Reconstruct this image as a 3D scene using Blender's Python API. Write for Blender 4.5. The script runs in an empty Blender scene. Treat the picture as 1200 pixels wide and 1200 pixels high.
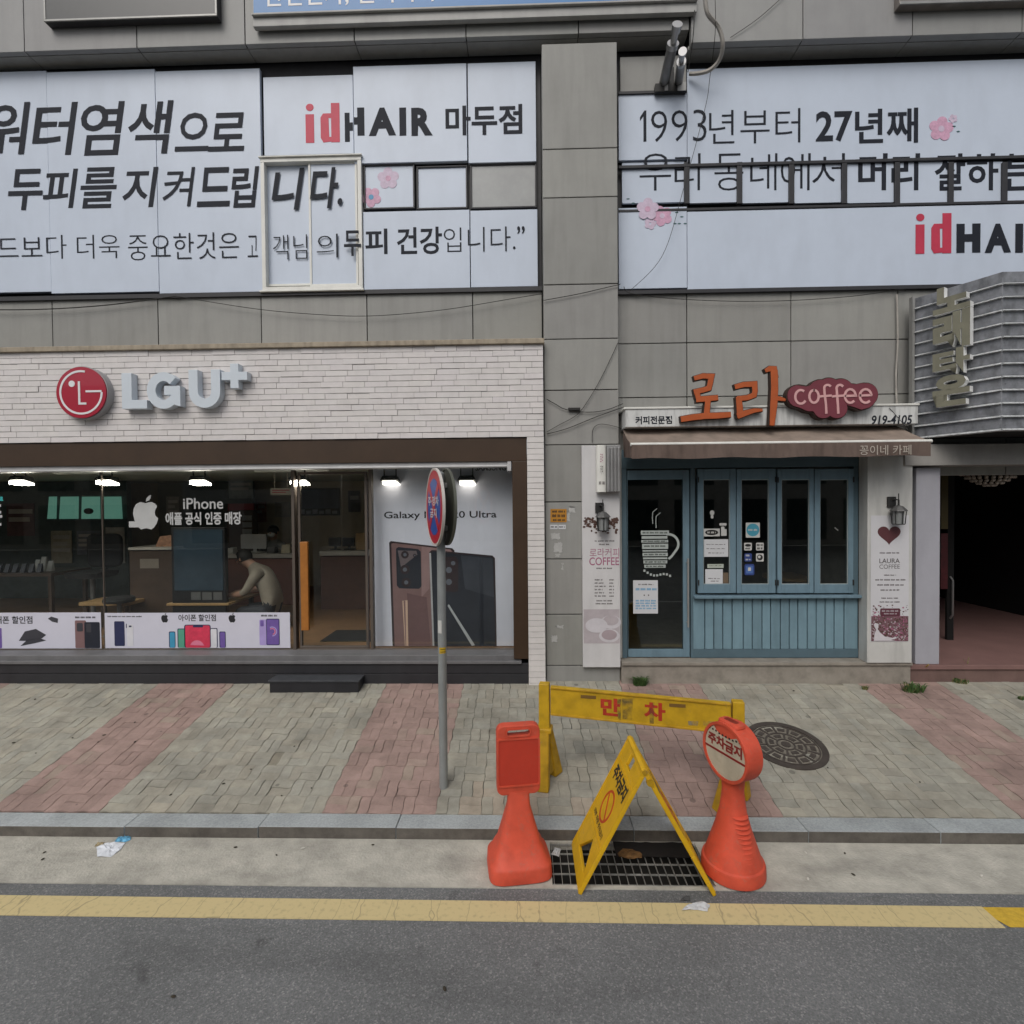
import bpy, bmesh, math, random
from mathutils import Vector, Matrix, Euler
random.seed(7)
sc = bpy.context.scene
C = sc.collection
R = math.radians
# ------------------------------------------------------------ camera, sky, sun, exposure
H = 2.40
CAMR = Matrix.Rotation(R(1.5), 3, 'Z') @ Matrix.Rotation(R(89.0), 3, 'X') @ Matrix.Rotation(R(-0.5), 3, 'Z')
cd = bpy.data.cameras.new('camera'); cam = bpy.data.objects.new('camera', cd); C.objects.link(cam)
cam.matrix_world = Matrix.Translation((0, 0, H)) @ CAMR.to_4x4()
cd.sensor_width = 36; cd.lens = 18.0; cd.clip_end = 500; cd.clip_start = 0.05
sc.camera = cam
SUN_EL, SUN_AZ = 48, 200        # overcast: very soft sun high behind the camera, a little to the left
w = bpy.data.worlds.new('World'); sc.world = w; w.use_nodes = True
nt = w.node_tree
sky = nt.nodes.new('ShaderNodeTexSky'); sky.sky_type = 'NISHITA'; sky.sun_disc = False
sky.sun_elevation = R(SUN_EL); sky.sun_rotation = R(SUN_AZ)
sky.air_density = 1.0; sky.dust_density = 4.0; sky.ozone_density = 1.0
hs = nt.nodes.new('ShaderNodeHueSaturation'); hs.inputs['Saturation'].default_value = 0.36
nt.links.new(sky.outputs[0], hs.inputs['Color'])
nt.links.new(hs.outputs[0], nt.nodes['Background'].inputs['Color'])
nt.nodes['Background'].inputs['Strength'].default_value = 0.094
sd = bpy.data.lights.new('sun', 'SUN'); sun = bpy.data.objects.new('sun', sd); C.objects.link(sun)
sd.energy = 0.95; sd.angle = R(38); sd.color = (1, 0.95, 0.88)
_a = R(SUN_AZ); _e = R(SUN_EL)
_dir = Vector((math.sin(_a) * math.cos(_e), math.cos(_a) * math.cos(_e), math.sin(_e)))
sun.rotation_euler = _dir.to_track_quat('Z', 'Y').to_euler(); sun.location = (0, 0, 30)
sc.view_settings.view_transform = 'Standard'; sc.view_settings.look = 'None'
sc.view_settings.exposure = 0.26; sc.view_settings.gamma = 1.0
sc.render.engine = 'CYCLES'
sc.cycles.use_denoising = True
try: sc.cycles.denoiser = 'OPENIMAGEDENOISE'
except Exception: pass
sc.cycles.max_bounces = 7; sc.cycles.transparent_max_bounces = 12; sc.cycles.caustics_reflective = False
sc.cycles.caustics_refractive = False
# ------------------------------------------------------------ measuring: a photograph pixel (1200 px) on a real plane
CAMP = Vector((0, 0, H))
def ray(px, py): return CAMR @ Vector(((px - 600) / 600, (600 - py) / 600, -1))
def P(px, py, Y):
    d = ray(px, py); return CAMP + d * (Y / d.y)
def PX(px, py, Y): return P(px, py, Y).x
def PZ(px, py, Y): return P(px, py, Y).z
def Rc(x0, y0, x1, y1, Y):
    ym = (y0 + y1) / 2; xm = (x0 + x1) / 2
    return PX(x0, ym, Y), PX(x1, ym, Y), PZ(xm, y1, Y), PZ(xm, y0, Y)
def GR(px, py, z=0.0):
    d = ray(px, py); return CAMP + d * ((z - H) / d.z)
KY0 = GR(600, 985).y; KH = 0.08; KY1 = KY0 + 0.17; SL = 0.18
def pz(y): return KH + SL * (y - KY1)
def GP(px, py):
    d = ray(px, py); t = (KH - SL * KY1 - H) / (d.z - SL * d.y); return CAMP + d * t
# ------------------------------------------------------------ materials
MATS = {}; TINTED = set()
def M(name, col, rough=.6, metal=0, var=.10, scale=6, bump=0, bscale=80, tint=False, spec=.4, emit=0, stain=0, stscale=(1.2, 1.2, .25), coat=0, spots=0, scuff=None):
    if name in MATS: return MATS[name]
    m = bpy.data.materials.new(name); m.use_nodes = True; n = m.node_tree; L = n.links
    b = n.nodes['Principled BSDF']
    b.inputs['Roughness'].default_value = rough; b.inputs['Metallic'].default_value = metal
    b.inputs['Specular IOR Level'].default_value = spec
    if coat: b.inputs['Coat Weight'].default_value = coat
    geo = n.nodes.new('ShaderNodeNewGeometry'); pos = geo.outputs['Position']
    nz = n.nodes.new('ShaderNodeTexNoise'); nz.inputs['Scale'].default_value = scale; nz.inputs['Detail'].default_value = 6
    nz.inputs['Roughness'].default_value = .7; L.new(pos, nz.inputs['Vector'])
    mr = n.nodes.new('ShaderNodeMapRange'); mr.inputs[1].default_value = .3; mr.inputs[2].default_value = .7
    mr.inputs[3].default_value = 1 - var; mr.inputs[4].default_value = 1 + var; L.new(nz.outputs[0], mr.inputs[0])
    fac = mr.outputs[0]
    if stain:
        mp = n.nodes.new('ShaderNodeMapping'); mp.inputs['Scale'].default_value = stscale; L.new(pos, mp.inputs[0])
        n2 = n.nodes.new('ShaderNodeTexNoise'); n2.inputs['Scale'].default_value = 5; n2.inputs['Detail'].default_value = 8; L.new(mp.outputs[0], n2.inputs['Vector'])
        m2 = n.nodes.new('ShaderNodeMapRange'); m2.inputs[1].default_value = .45; m2.inputs[2].default_value = .75
        m2.inputs[3].default_value = 1; m2.inputs[4].default_value = 1 - stain; L.new(n2.outputs[0], m2.inputs[0])
        mu = n.nodes.new('ShaderNodeMath'); mu.operation = 'MULTIPLY'; L.new(fac, mu.inputs[0]); L.new(m2.outputs[0], mu.inputs[1]); fac = mu.outputs[0]
    if spots:
        vo = n.nodes.new('ShaderNodeTexVoronoi'); vo.inputs['Scale'].default_value = spots; vo.inputs['Randomness'].default_value = 1; L.new(pos, vo.inputs['Vector'])
        so = n.nodes.new('ShaderNodeSeparateColor'); L.new(vo.outputs['Color'], so.inputs[0])
        ms = n.nodes.new('ShaderNodeMapRange'); ms.inputs[1].default_value = .55; ms.inputs[2].default_value = 1; ms.inputs[3].default_value = 0; ms.inputs[4].default_value = .14; L.new(so.outputs[0], ms.inputs[0])
        lt_ = n.nodes.new('ShaderNodeMath'); lt_.operation = 'LESS_THAN'; L.new(vo.outputs['Distance'], lt_.inputs[0]); L.new(ms.outputs[0], lt_.inputs[1])
        m3 = n.nodes.new('ShaderNodeMapRange'); m3.inputs[3].default_value = 1; m3.inputs[4].default_value = .62; L.new(lt_.outputs[0], m3.inputs[0])
        mu3 = n.nodes.new('ShaderNodeMath'); mu3.operation = 'MULTIPLY'; L.new(fac, mu3.inputs[0]); L.new(m3.outputs[0], mu3.inputs[1]); fac = mu3.outputs[0]
    vm = n.nodes.new('ShaderNodeVectorMath'); vm.operation = 'SCALE'; vm.inputs[0].default_value = col[:3]; L.new(fac, vm.inputs['Scale'])
    out = vm.outputs[0]
    if tint:
        TINTED.add(name)
        at = n.nodes.new('ShaderNodeAttribute'); at.attribute_name = 'tint'
        v2 = n.nodes.new('ShaderNodeVectorMath'); v2.operation = 'MULTIPLY'; L.new(out, v2.inputs[0]); L.new(at.outputs['Color'], v2.inputs[1]); out = v2.outputs[0]
    if scuff:
        n5 = n.nodes.new('ShaderNodeTexNoise'); n5.inputs['Scale'].default_value = 16; n5.inputs['Detail'].default_value = 9; n5.inputs['Roughness'].default_value = .75; n5.inputs['Distortion'].default_value = 1.2; L.new(pos, n5.inputs['Vector'])
        m5 = n.nodes.new('ShaderNodeMapRange'); m5.inputs[1].default_value = .55; m5.inputs[2].default_value = .68; m5.inputs[3].default_value = 0; m5.inputs[4].default_value = .6; L.new(n5.outputs[0], m5.inputs[0])
        x5 = n.nodes.new('ShaderNodeMixRGB'); x5.inputs[2].default_value = (*scuff, 1); L.new(m5.outputs[0], x5.inputs[0]); L.new(out, x5.inputs[1]); out = x5.outputs[0]
    L.new(out, b.inputs['Base Color'])
    if bump:
        n3 = n.nodes.new('ShaderNodeTexNoise'); n3.inputs['Scale'].default_value = bscale; n3.inputs['Detail'].default_value = 5; L.new(pos, n3.inputs['Vector'])
        bp = n.nodes.new('ShaderNodeBump'); bp.inputs['Strength'].default_value = bump; bp.inputs['Distance'].default_value = .01
        L.new(n3.outputs[0], bp.inputs['Height']); L.new(bp.outputs[0], b.inputs['Normal'])
    if emit:
        b.inputs['Emission Color'].default_value = (*col[:3], 1); b.inputs['Emission Strength'].default_value = emit
    MATS[name] = m; return m
def glass(name, tint=(.80, .84, .82), refl=1.0):
    m = bpy.data.materials.new(name); m.use_nodes = True; n = m.node_tree; L = n.links
    n.nodes.remove(n.nodes['Principled BSDF'])
    tr = n.nodes.new('ShaderNodeBsdfTransparent'); tr.inputs[0].default_value = (*tint, 1)
    gl = n.nodes.new('ShaderNodeBsdfGlossy'); gl.inputs['Roughness'].default_value = .01; gl.inputs[0].default_value = (.95, 1, .98, 1)
    fr = n.nodes.new('ShaderNodeFresnel'); fr.inputs[0].default_value = 1.45
    mu = n.nodes.new('ShaderNodeMath'); mu.operation = 'MULTIPLY'; mu.inputs[1].default_value = refl; ge = n.nodes.new('ShaderNodeNewGeometry'); iv = n.nodes.new('ShaderNodeMath'); iv.operation = 'SUBTRACT'; iv.inputs[0].default_value = 1; L.new(ge.outputs['Backfacing'], iv.inputs[1])
    m0 = n.nodes.new('ShaderNodeMath'); m0.operation = 'MULTIPLY'; L.new(fr.outputs[0], m0.inputs[0]); L.new(iv.outputs[0], m0.inputs[1]); L.new(m0.outputs[0], mu.inputs[0])
    mx = n.nodes.new('ShaderNodeMixShader'); L.new(mu.outputs[0], mx.inputs[0]); L.new(tr.outputs[0], mx.inputs[1]); L.new(gl.outputs[0], mx.inputs[2])
    L.new(mx.outputs[0], n.nodes['Material Output'].inputs[0]); return m
# ------------------------------------------------------------ mesh building
OFF = {}
class MB:
    def __init__(s): s.v = []; s.f = []; s.m = []; s.t = []; s.cur = (1, 1, 1)
    def add(s, vs, fs, m=0):
        o = len(s.v); s.v += [tuple(v) for v in vs]
        for f in fs: s.f.append([i + o for i in f]); s.m.append(m); s.t.append(s.cur)
        return s
    def box(s, x0, x1, y0, y1, z0, z1, m=0):
        if x0 > x1: x0, x1 = x1, x0
        if y0 > y1: y0, y1 = y1, y0
        if z0 > z1: z0, z1 = z1, z0
        return s.add([(x0,y0,z0),(x1,y0,z0),(x1,y1,z0),(x0,y1,z0),(x0,y0,z1),(x1,y0,z1),(x1,y1,z1),(x0,y1,z1)],
              [(0,3,2,1),(4,5,6,7),(0,1,5,4),(1,2,6,5),(2,3,7,6),(3,0,4,7)], m)
    def pbox(s, px0, py0, px1, py1, Y, d, m=0):
        a, b, c, e = Rc(px0, py0, px1, py1, Y); return s.box(a, b, Y, Y + d, c, e, m)
    def hexa(s, lo, hi, m=0):           # two quads of four points
        return s.add(list(lo) + list(hi), [(0,3,2,1),(4,5,6,7),(0,1,5,4),(1,2,6,5),(2,3,7,6),(3,0,4,7)], m)
    def prism(s, poly, y0, y1, m=0, fn=None):   # poly in (x,z), ccw seen from -Y; front at y0
        n = len(poly)
        a = sum(poly[i][0]*poly[(i+1)%n][1]-poly[(i+1)%n][0]*poly[i][1] for i in range(n))
        if a < 0: poly = poly[::-1]
        vs = [(x, y0, z) for x, z in poly] + [(x, y1, z) for x, z in poly]
        if fn: vs = [fn(*v) for v in vs]
        return s.add(vs, [list(range(n)), list(range(2*n-1, n-1, -1))] + [(i, i+n, (i+1)%n+n, (i+1)%n) for i in range(n)], m)
    def ribbon(s, pts, wd, y0, y1, m=0, closed=False, round_=False):
        n = len(pts); L = []; Rr = []
        for i in range(n):
            p = Vector(pts[i]); a = Vector(pts[i-1]) if (i > 0 or closed) else None; b = Vector(pts[(i+1) % n]) if (i < n-1 or closed) else None
            d1 = (p-a).normalized() if a is not None else None; d2 = (b-p).normalized() if b is not None else None
            if d1 is None: d1 = d2
            if d2 is None: d2 = d1
            n1 = Vector((-d1.y, d1.x)); n2 = Vector((-d2.y, d2.x)); k = (n1+n2)
            k = n1 if k.length < 1e-4 else k.normalized()
            sc_ = 1 / max(.45, k.dot(n1)); ww = wd[i] if isinstance(wd, (list, tuple)) else wd
            e = Vector((0, 0))
            if round_ and not closed and i == 0: e = -d1 * ww * .3
            if round_ and not closed and i == n-1: e = d1 * ww * .3
            L.append(p + k*ww/2*sc_ + e); Rr.append(p - k*ww/2*sc_ + e)
        seg = n if closed else n-1
        vs = []
        for i in range(n): vs += [(L[i].x,y0,L[i].y),(Rr[i].x,y0,Rr[i].y),(L[i].x,y1,L[i].y),(Rr[i].x,y1,Rr[i].y)]
        fs = []
        for i in range(seg):
            a = 4*i; b = 4*((i+1) % n)
            fs += [(a, a+1, b+1, b), (a+2, b+2, b+3, a+3), (a, b, b+2, a+2), (a+1, a+3, b+3, b+1)]
        if not closed: fs += [(0, 2, 3, 1), (4*n-4, 4*n-3, 4*n-1, 4*n-2)]
        return s.add(vs, fs, m)
    def cyl(s, p0, p1, r0, r1=None, n=16, m=0, caps=True):
        r1 = r0 if r1 is None else r1; p0 = Vector(p0); p1 = Vector(p1); d = (p1-p0).normalized()
        u = d.orthogonal().normalized(); v = d.cross(u)
        vs = [p0+(u*math.cos(2*math.pi*i/n)+v*math.sin(2*math.pi*i/n))*r0 for i in range(n)] + [p1+(u*math.cos(2*math.pi*i/n)+v*math.sin(2*math.pi*i/n))*r1 for i in range(n)]
        fs = [(i, (i+1)%n, (i+1)%n+n, i+n) for i in range(n)]
        if caps: fs += [list(range(n-1, -1, -1)), list(range(n, 2*n))]
        return s.add(vs, fs, m)
    def tube(s, pts, r, n=8, m=0):
        pts = [Vector(p) for p in pts]; k = len(pts); vs = []; u = None
        for i in range(k):
            d = (pts[min(i+1, k-1)]-pts[max(i-1, 0)]).normalized()
            u = d.orthogonal().normalized() if u is None else (u-d*u.dot(d)).normalized()
            v = d.cross(u); rr = r[i] if isinstance(r, (list, tuple)) else r
            vs += [pts[i]+(u*math.cos(2*math.pi*j/n)+v*math.sin(2*math.pi*j/n))*rr for j in range(n)]
        fs = [(i*n+j, i*n+(j+1)%n, (i+1)*n+(j+1)%n, (i+1)*n+j) for i in range(k-1) for j in range(n)]
        fs += [list(range(n-1, -1, -1)), list(range((k-1)*n, k*n))]
        return s.add(vs, fs, m)
    def lathe(s, prof, c=(0,0,0), n=32, m=0):
        vs = []; k = len(prof)
        for r, z in prof: vs += [(c[0]+r*math.cos(2*math.pi*j/n), c[1]+r*math.sin(2*math.pi*j/n), c[2]+z) for j in range(n)]
        fs = [(i*n+j, i*n+(j+1)%n, (i+1)*n+(j+1)%n, (i+1)*n+j) for i in range(k-1) for j in range(n)]
        fs += [list(range(n-1, -1, -1)), list(range((k-1)*n, k*n))]
        return s.add(vs, fs, m)
    def loft(s, secs, n=40, m=0):       # secs: (cx, cy, z, hx, hy, power)
        vs = []; k = len(secs)
        for cx, cy, z, hx, hy, p in secs:
            for j in range(n):
                a = 2*math.pi*j/n; c, q = math.cos(a), math.sin(a)
                vs.append((cx+hx*math.copysign(abs(c)**(2/p), c), cy+hy*math.copysign(abs(q)**(2/p), q), z))
        fs = [(i*n+j, i*n+(j+1)%n, (i+1)*n+(j+1)%n, (i+1)*n+j) for i in range(k-1) for j in range(n)]
        fs += [list(range(n-1, -1, -1)), list(range((k-1)*n, k*n))]
        return s.add(vs, fs, m)
    def sph(s, c, r, n=12, m=0, sc_=(1,1,1)):
        vs = []; fs = []; k = n//2
        for i in range(k+1):
            t = math.pi*i/k
            for j in range(n): vs.append((c[0]+sc_[0]*r*math.sin(t)*math.cos(2*math.pi*j/n), c[1]+sc_[1]*r*math.sin(t)*math.sin(2*math.pi*j/n), c[2]-sc_[2]*r*math.cos(t)))
        for i in range(k):
            for j in range(n): fs.append((i*n+j, i*n+(j+1)%n, (i+1)*n+(j+1)%n, (i+1)*n+j))
        return s.add(vs, fs, m)
    def xf(s, fn): s.v = [tuple(fn(Vector(v))) for v in s.v]; return s
    def split(s, gap):          # groups of faces that stand apart from each other
        par = list(range(len(s.v)))
        def fd(i):
            while par[i] != i: par[i] = par[par[i]]; i = par[i]
            return i
        for f in s.f:
            for i in f[1:]:
                a, b = fd(f[0]), fd(i)
                if a != b: par[a] = b
        bx = {}
        for f in s.f:
            r = fd(f[0]); b = bx.setdefault(r, [1e9]*3+[-1e9]*3)
            for i in f:
                for k in range(3): b[k] = min(b[k], s.v[i][k]); b[k+3] = max(b[k+3], s.v[i][k])
        gr = [[[r], b] for r, b in bx.items()]; ch = True
        while ch:
            ch = False; out = []
            for ids, b in gr:
                for o in out:
                    if all(b[k]-gap <= o[1][k+3] and o[1][k]-gap <= b[k+3] for k in range(3)):
                        o[0] += ids; o[1][:] = [min(o[1][k], b[k]) for k in range(3)]+[max(o[1][k+3], b[k+3]) for k in range(3)]; ch = True; break
                else: out.append([ids, b])
            gr = out
        who = {r: n for n, (ids, b) in enumerate(gr) for r in ids}; res = []
        for n in range(len(gr)):
            q = MB(); mp = {}
            for f, m, t in zip(s.f, s.m, s.t):
                if who[fd(f[0])] != n: continue
                for i in f:
                    if i not in mp: mp[i] = len(q.v); q.v.append(s.v[i])
                q.f.append([mp[i] for i in f]); q.m.append(m); q.t.append(t)
            res.append(q)
        return res
    def build(s, name, mats, parent=None, world=True, bevel=0, smooth=False, seg=2, whole=False):
        gp = {'lettering': .09, 'phone_picture': .035, 'hinge': .08, 'small_print': .09, 'flower_print': .02, 'slot': .05, 'grime_patch': .03, 'cup_print': .02, 'bead': 0, 'rib': 0}.get(name, 0)
        if gp and parent is not None and not whole:
            ps = s.split(gp)
            if 1 < len(ps) <= 12:
                return [q.build(name, mats, parent, world, bevel, smooth, seg, True) for q in ps][0]
        if not isinstance(mats, (list, tuple)): mats = [mats]
        off = Vector(OFF.get(parent.name, (0, 0, 0))) if (parent is not None and world) else Vector((0, 0, 0))
        org = Vector((0, 0, 0))
        if parent is None:
            xs = [v[0] for v in s.v]; ys = [v[1] for v in s.v]; zs = [v[2] for v in s.v]
            org = Vector(((min(xs)+max(xs))/2, (min(ys)+max(ys))/2, min(zs))); off = org
        me = bpy.data.meshes.new(name); me.from_pydata([tuple(Vector(v)-off) for v in s.v], [], s.f)
        for m in mats: me.materials.append(m)
        me.polygons.foreach_set('material_index', s.m)
        if any(t != (1, 1, 1) for t in s.t) or any(m.name in TINTED for m in mats):
            at = me.color_attributes.new('tint', 'FLOAT_COLOR', 'CORNER'); buf = []
            for p, t in zip(me.polygons, s.t): buf += [t[0], t[1], t[2], 1.0] * len(p.vertices)
            at.data.foreach_set('color', buf)
        me.validate(); me.update()
        if smooth:
            me.polygons.foreach_set('use_smooth', [True]*len(me.polygons)); me.set_sharp_from_angle(angle=R(35))
        o = bpy.data.objects.new(name, me); C.objects.link(o)
        if parent is not None: o.parent = parent; OFF[o.name] = tuple(off)
        else: o.location = org; OFF[o.name] = tuple(org)
        if bevel:
            b = o.modifiers.new('bevel', 'BEVEL'); b.width = bevel; b.segments = seg; b.limit_method = 'ANGLE'; b.angle_limit = R(40)
        return o
def tag(o, label=None, cat=None, group=None, kind=None):
    if label: o['label'] = label
    if cat: o['category'] = cat
    if group: o['group'] = group
    if kind: o['kind'] = kind
    return o
def thing(name, label, cat, loc=(0,0,0), rz=0, group=None, rot=None):
    o = bpy.data.objects.new(name, None); C.objects.link(o); o.location = loc
    o.rotation_euler = rot if rot else (0, 0, rz); o.empty_display_size = .1
    OFF[o.name] = tuple(loc); return tag(o, label, cat, group)
def structure(o): o['kind'] = 'structure'; return o
# text: outlines of Blender's own built-in font, fitted to a rectangle
def text_geo(body, bold=0, shear=0, res=3):
    c = bpy.data.curves.new('t', 'FONT'); c.body = body; c.size = 1; c.offset = bold; c.shear = shear; c.resolution_u = res
    o = bpy.data.objects.new('t', c); C.objects.link(o)
    dg = bpy.context.evaluated_depsgraph_get(); dg.update()
    me = bpy.data.meshes.new_from_object(o.evaluated_get(dg))
    vs = [(v.co.x, v.co.y) for v in me.vertices]; fs = [list(p.vertices) for p in me.polygons]
    bpy.data.objects.remove(o); bpy.data.curves.remove(c); bpy.data.meshes.remove(me)
    return vs, fs
def clip_z(pts, fs, z, above):
    bm = bmesh.new(); vv = [bm.verts.new(p) for p in pts]
    for f in fs:
        try: bm.faces.new([vv[i] for i in f])
        except ValueError: pass
    bmesh.ops.bisect_plane(bm, geom=bm.verts[:]+bm.edges[:]+bm.faces[:], plane_co=(0, 0, z), plane_no=(0, 0, -1 if above else 1), clear_outer=True)
    bm.verts.index_update(); r = [tuple(v.co) for v in bm.verts], [[v.index for v in f.verts] for f in bm.faces]; bm.free(); return r
def text_into(mb, body, x0, x1, z0, z1, Y, m=0, bold=0, shear=0, dep=0, fn=None, clip=None):
    vs, fs = text_geo(body, bold, shear)
    ax = min(v[0] for v in vs); bx = max(v[0] for v in vs); az = min(v[1] for v in vs); bz = max(v[1] for v in vs)
    pts = [(x0+(x-ax)/(bx-ax)*(x1-x0), Y, z0+(z-az)/(bz-az)*(z1-z0)) for x, z in vs]
    if clip: pts, fs = clip_z(pts, fs, *clip)
    n = len(pts)
    if dep:
        e = {}
        for f in fs:
            for i in range(len(f)):
                k = (f[i], f[(i+1) % len(f)]); e[k] = e.get(k, 0)+1
        bd = [k for k in e if (k[1], k[0]) not in e]
        pts2 = pts + [(p[0], Y+dep, p[2]) for p in pts]
        fs2 = fs + [[i+n for i in f[::-1]] for f in fs] + [[a, a+n, b+n, b] for a, b in bd]
    else: pts2, fs2 = pts, fs
    if fn: pts2 = [fn(*p) for p in pts2]
    mb.add(pts2, fs2, m)
def ptext(mb, body, px0, py0, px1, py1, Y, **k):
    a, b, c, e = Rc(px0, py0, px1, py1, Y); text_into(mb, body, a, b, c, e, Y, **k)
def disc(cx, cz, r, n=40, rz=None):
    rz = r if rz is None else rz
    return [(cx+r*math.cos(2*math.pi*i/n), cz+rz*math.sin(2*math.pi*i/n)) for i in range(n)]
def arc(cx, cz, r, a0, a1, n=24, rz=None):
    rz = r if rz is None else rz
    return [(cx+r*math.cos(R(a0+(a1-a0)*i/n)), cz+rz*math.sin(R(a0+(a1-a0)*i/n))) for i in range(n+1)]
def rrect(x0, x1, z0, z1, r, n=5):
    p = []
    for cx, cz, a in ((x1-r, z1-r, 0), (x0+r, z1-r, 90), (x0+r, z0+r, 180), (x1-r, z0+r, 270)):
        p += [(cx+r*math.cos(R(a+90*i/n)), cz+r*math.sin(R(a+90*i/n))) for i in range(n+1)]
    return p
def dashes(mb, px0, py, px1, Y, h=1.6, m=0, seed=0, dep=.0015):   # a line of print too small to read
    rd = random.Random(seed+int(px0*7+py*13)); x = px0
    while x < px1:
        wd = rd.uniform(2.5, 7); e = min(px1, x+wd); q = x
        while q < e:
            k = rd.uniform(.5, 1.1); mb.pbox(q, py-h/2+rd.uniform(-.2, .2), min(q+k, e), py+h/2, Y, dep, m); q += k+.35
        x = e+1.3
def ntree(name):
    m = bpy.data.materials.new(name); m.use_nodes = True; return m, m.node_tree, m.node_tree.links, m.node_tree.nodes['Principled BSDF']
# ============================================================ SETTING
def asphalt():
    m, n, L, b = ntree('asphalt')
    g = n.nodes.new('ShaderNodeNewGeometry')
    v = n.nodes.new('ShaderNodeTexVoronoi'); v.inputs['Scale'].default_value = 130; L.new(g.outputs['Position'], v.inputs['Vector'])
    n1 = n.nodes.new('ShaderNodeTexNoise'); n1.inputs['Scale'].default_value = .9; n1.inputs['Detail'].default_value = 7; L.new(g.outputs['Position'], n1.inputs['Vector'])
    n2 = n.nodes.new('ShaderNodeTexNoise'); n2.inputs['Scale'].default_value = 140; n2.inputs['Detail'].default_value = 3; L.new(g.outputs['Position'], n2.inputs['Vector'])
    r1 = n.nodes.new('ShaderNodeMapRange'); r1.inputs[1].default_value = .3; r1.inputs[2].default_value = .7; r1.inputs[3].default_value = .80; r1.inputs[4].default_value = 1.16; L.new(n1.outputs[0], r1.inputs[0])
    sep = n.nodes.new('ShaderNodeSeparateColor'); L.new(v.outputs['Color'], sep.inputs[0])
    cr = n.nodes.new('ShaderNodeValToRGB'); e = cr.color_ramp.elements
    e[0].position = 0; e[0].color = (.120, .124, .127, 1); e[1].position = .55; e[1].color = (.148, .153, .155, 1)
    x = cr.color_ramp.elements.new(.85); x.color = (.166, .170, .172, 1); x = cr.color_ramp.elements.new(.95); x.color = (.23, .232, .23, 1)
    L.new(sep.outputs[0], cr.inputs[0])
    r2 = n.nodes.new('ShaderNodeMapRange'); r2.inputs[1].default_value = .35; r2.inputs[2].default_value = .65; r2.inputs[3].default_value = .84; r2.inputs[4].default_value = 1.16; L.new(n2.outputs[0], r2.inputs[0])
    mu0 = n.nodes.new('ShaderNodeMath'); mu0.operation = 'MULTIPLY'; L.new(r1.outputs[0], mu0.inputs[0]); L.new(r2.outputs[0], mu0.inputs[1])
    mp = n.nodes.new('ShaderNodeMapping'); mp.inputs['Scale'].default_value = (.25, 1.6, 1); L.new(g.outputs['Position'], mp.inputs[0])
    n4 = n.nodes.new('ShaderNodeTexNoise'); n4.inputs['Scale'].default_value = 1.6; n4.inputs['Detail'].default_value = 5; L.new(mp.outputs[0], n4.inputs['Vector'])
    r4 = n.nodes.new('ShaderNodeMapRange'); r4.inputs[1].default_value = .52; r4.inputs[2].default_value = .75; r4.inputs[3].default_value = 1; r4.inputs[4].default_value = .70; L.new(n4.outputs[0], r4.inputs[0])
    n6 = n.nodes.new('ShaderNodeTexNoise'); n6.inputs['Scale'].default_value = 3.1; n6.inputs['Detail'].default_value = 9; n6.inputs['Distortion'].default_value = .8; L.new(g.outputs['Position'], n6.inputs['Vector'])
    r6 = n.nodes.new('ShaderNodeMapRange'); r6.inputs[1].default_value = .64; r6.inputs[2].default_value = .72; r6.inputs[3].default_value = 1; r6.inputs[4].default_value = .66; L.new(n6.outputs[0], r6.inputs[0])
    m46 = n.nodes.new('ShaderNodeMath'); m46.operation = 'MULTIPLY'; L.new(r4.outputs[0], m46.inputs[0]); L.new(r6.outputs[0], m46.inputs[1])
    mu = n.nodes.new('ShaderNodeMath'); mu.operation = 'MULTIPLY'; L.new(mu0.outputs[0], mu.inputs[0]); L.new(m46.outputs[0], mu.inputs[1])
    s = n.nodes.new('ShaderNodeVectorMath'); s.operation = 'SCALE'; L.new(cr.outputs[0], s.inputs[0]); L.new(mu.outputs[0], s.inputs['Scale']); L.new(s.outputs[0], b.inputs['Base Color'])
    b.inputs['Roughness'].default_value = .85
    bp = n.nodes.new('ShaderNodeBump'); bp.inputs['Strength'].default_value = .3; bp.inputs['Distance'].default_value = .006; L.new(v.outputs['Distance'], bp.inputs['Height']); L.new(bp.outputs[0], b.inputs['Normal'])
    return m
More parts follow.
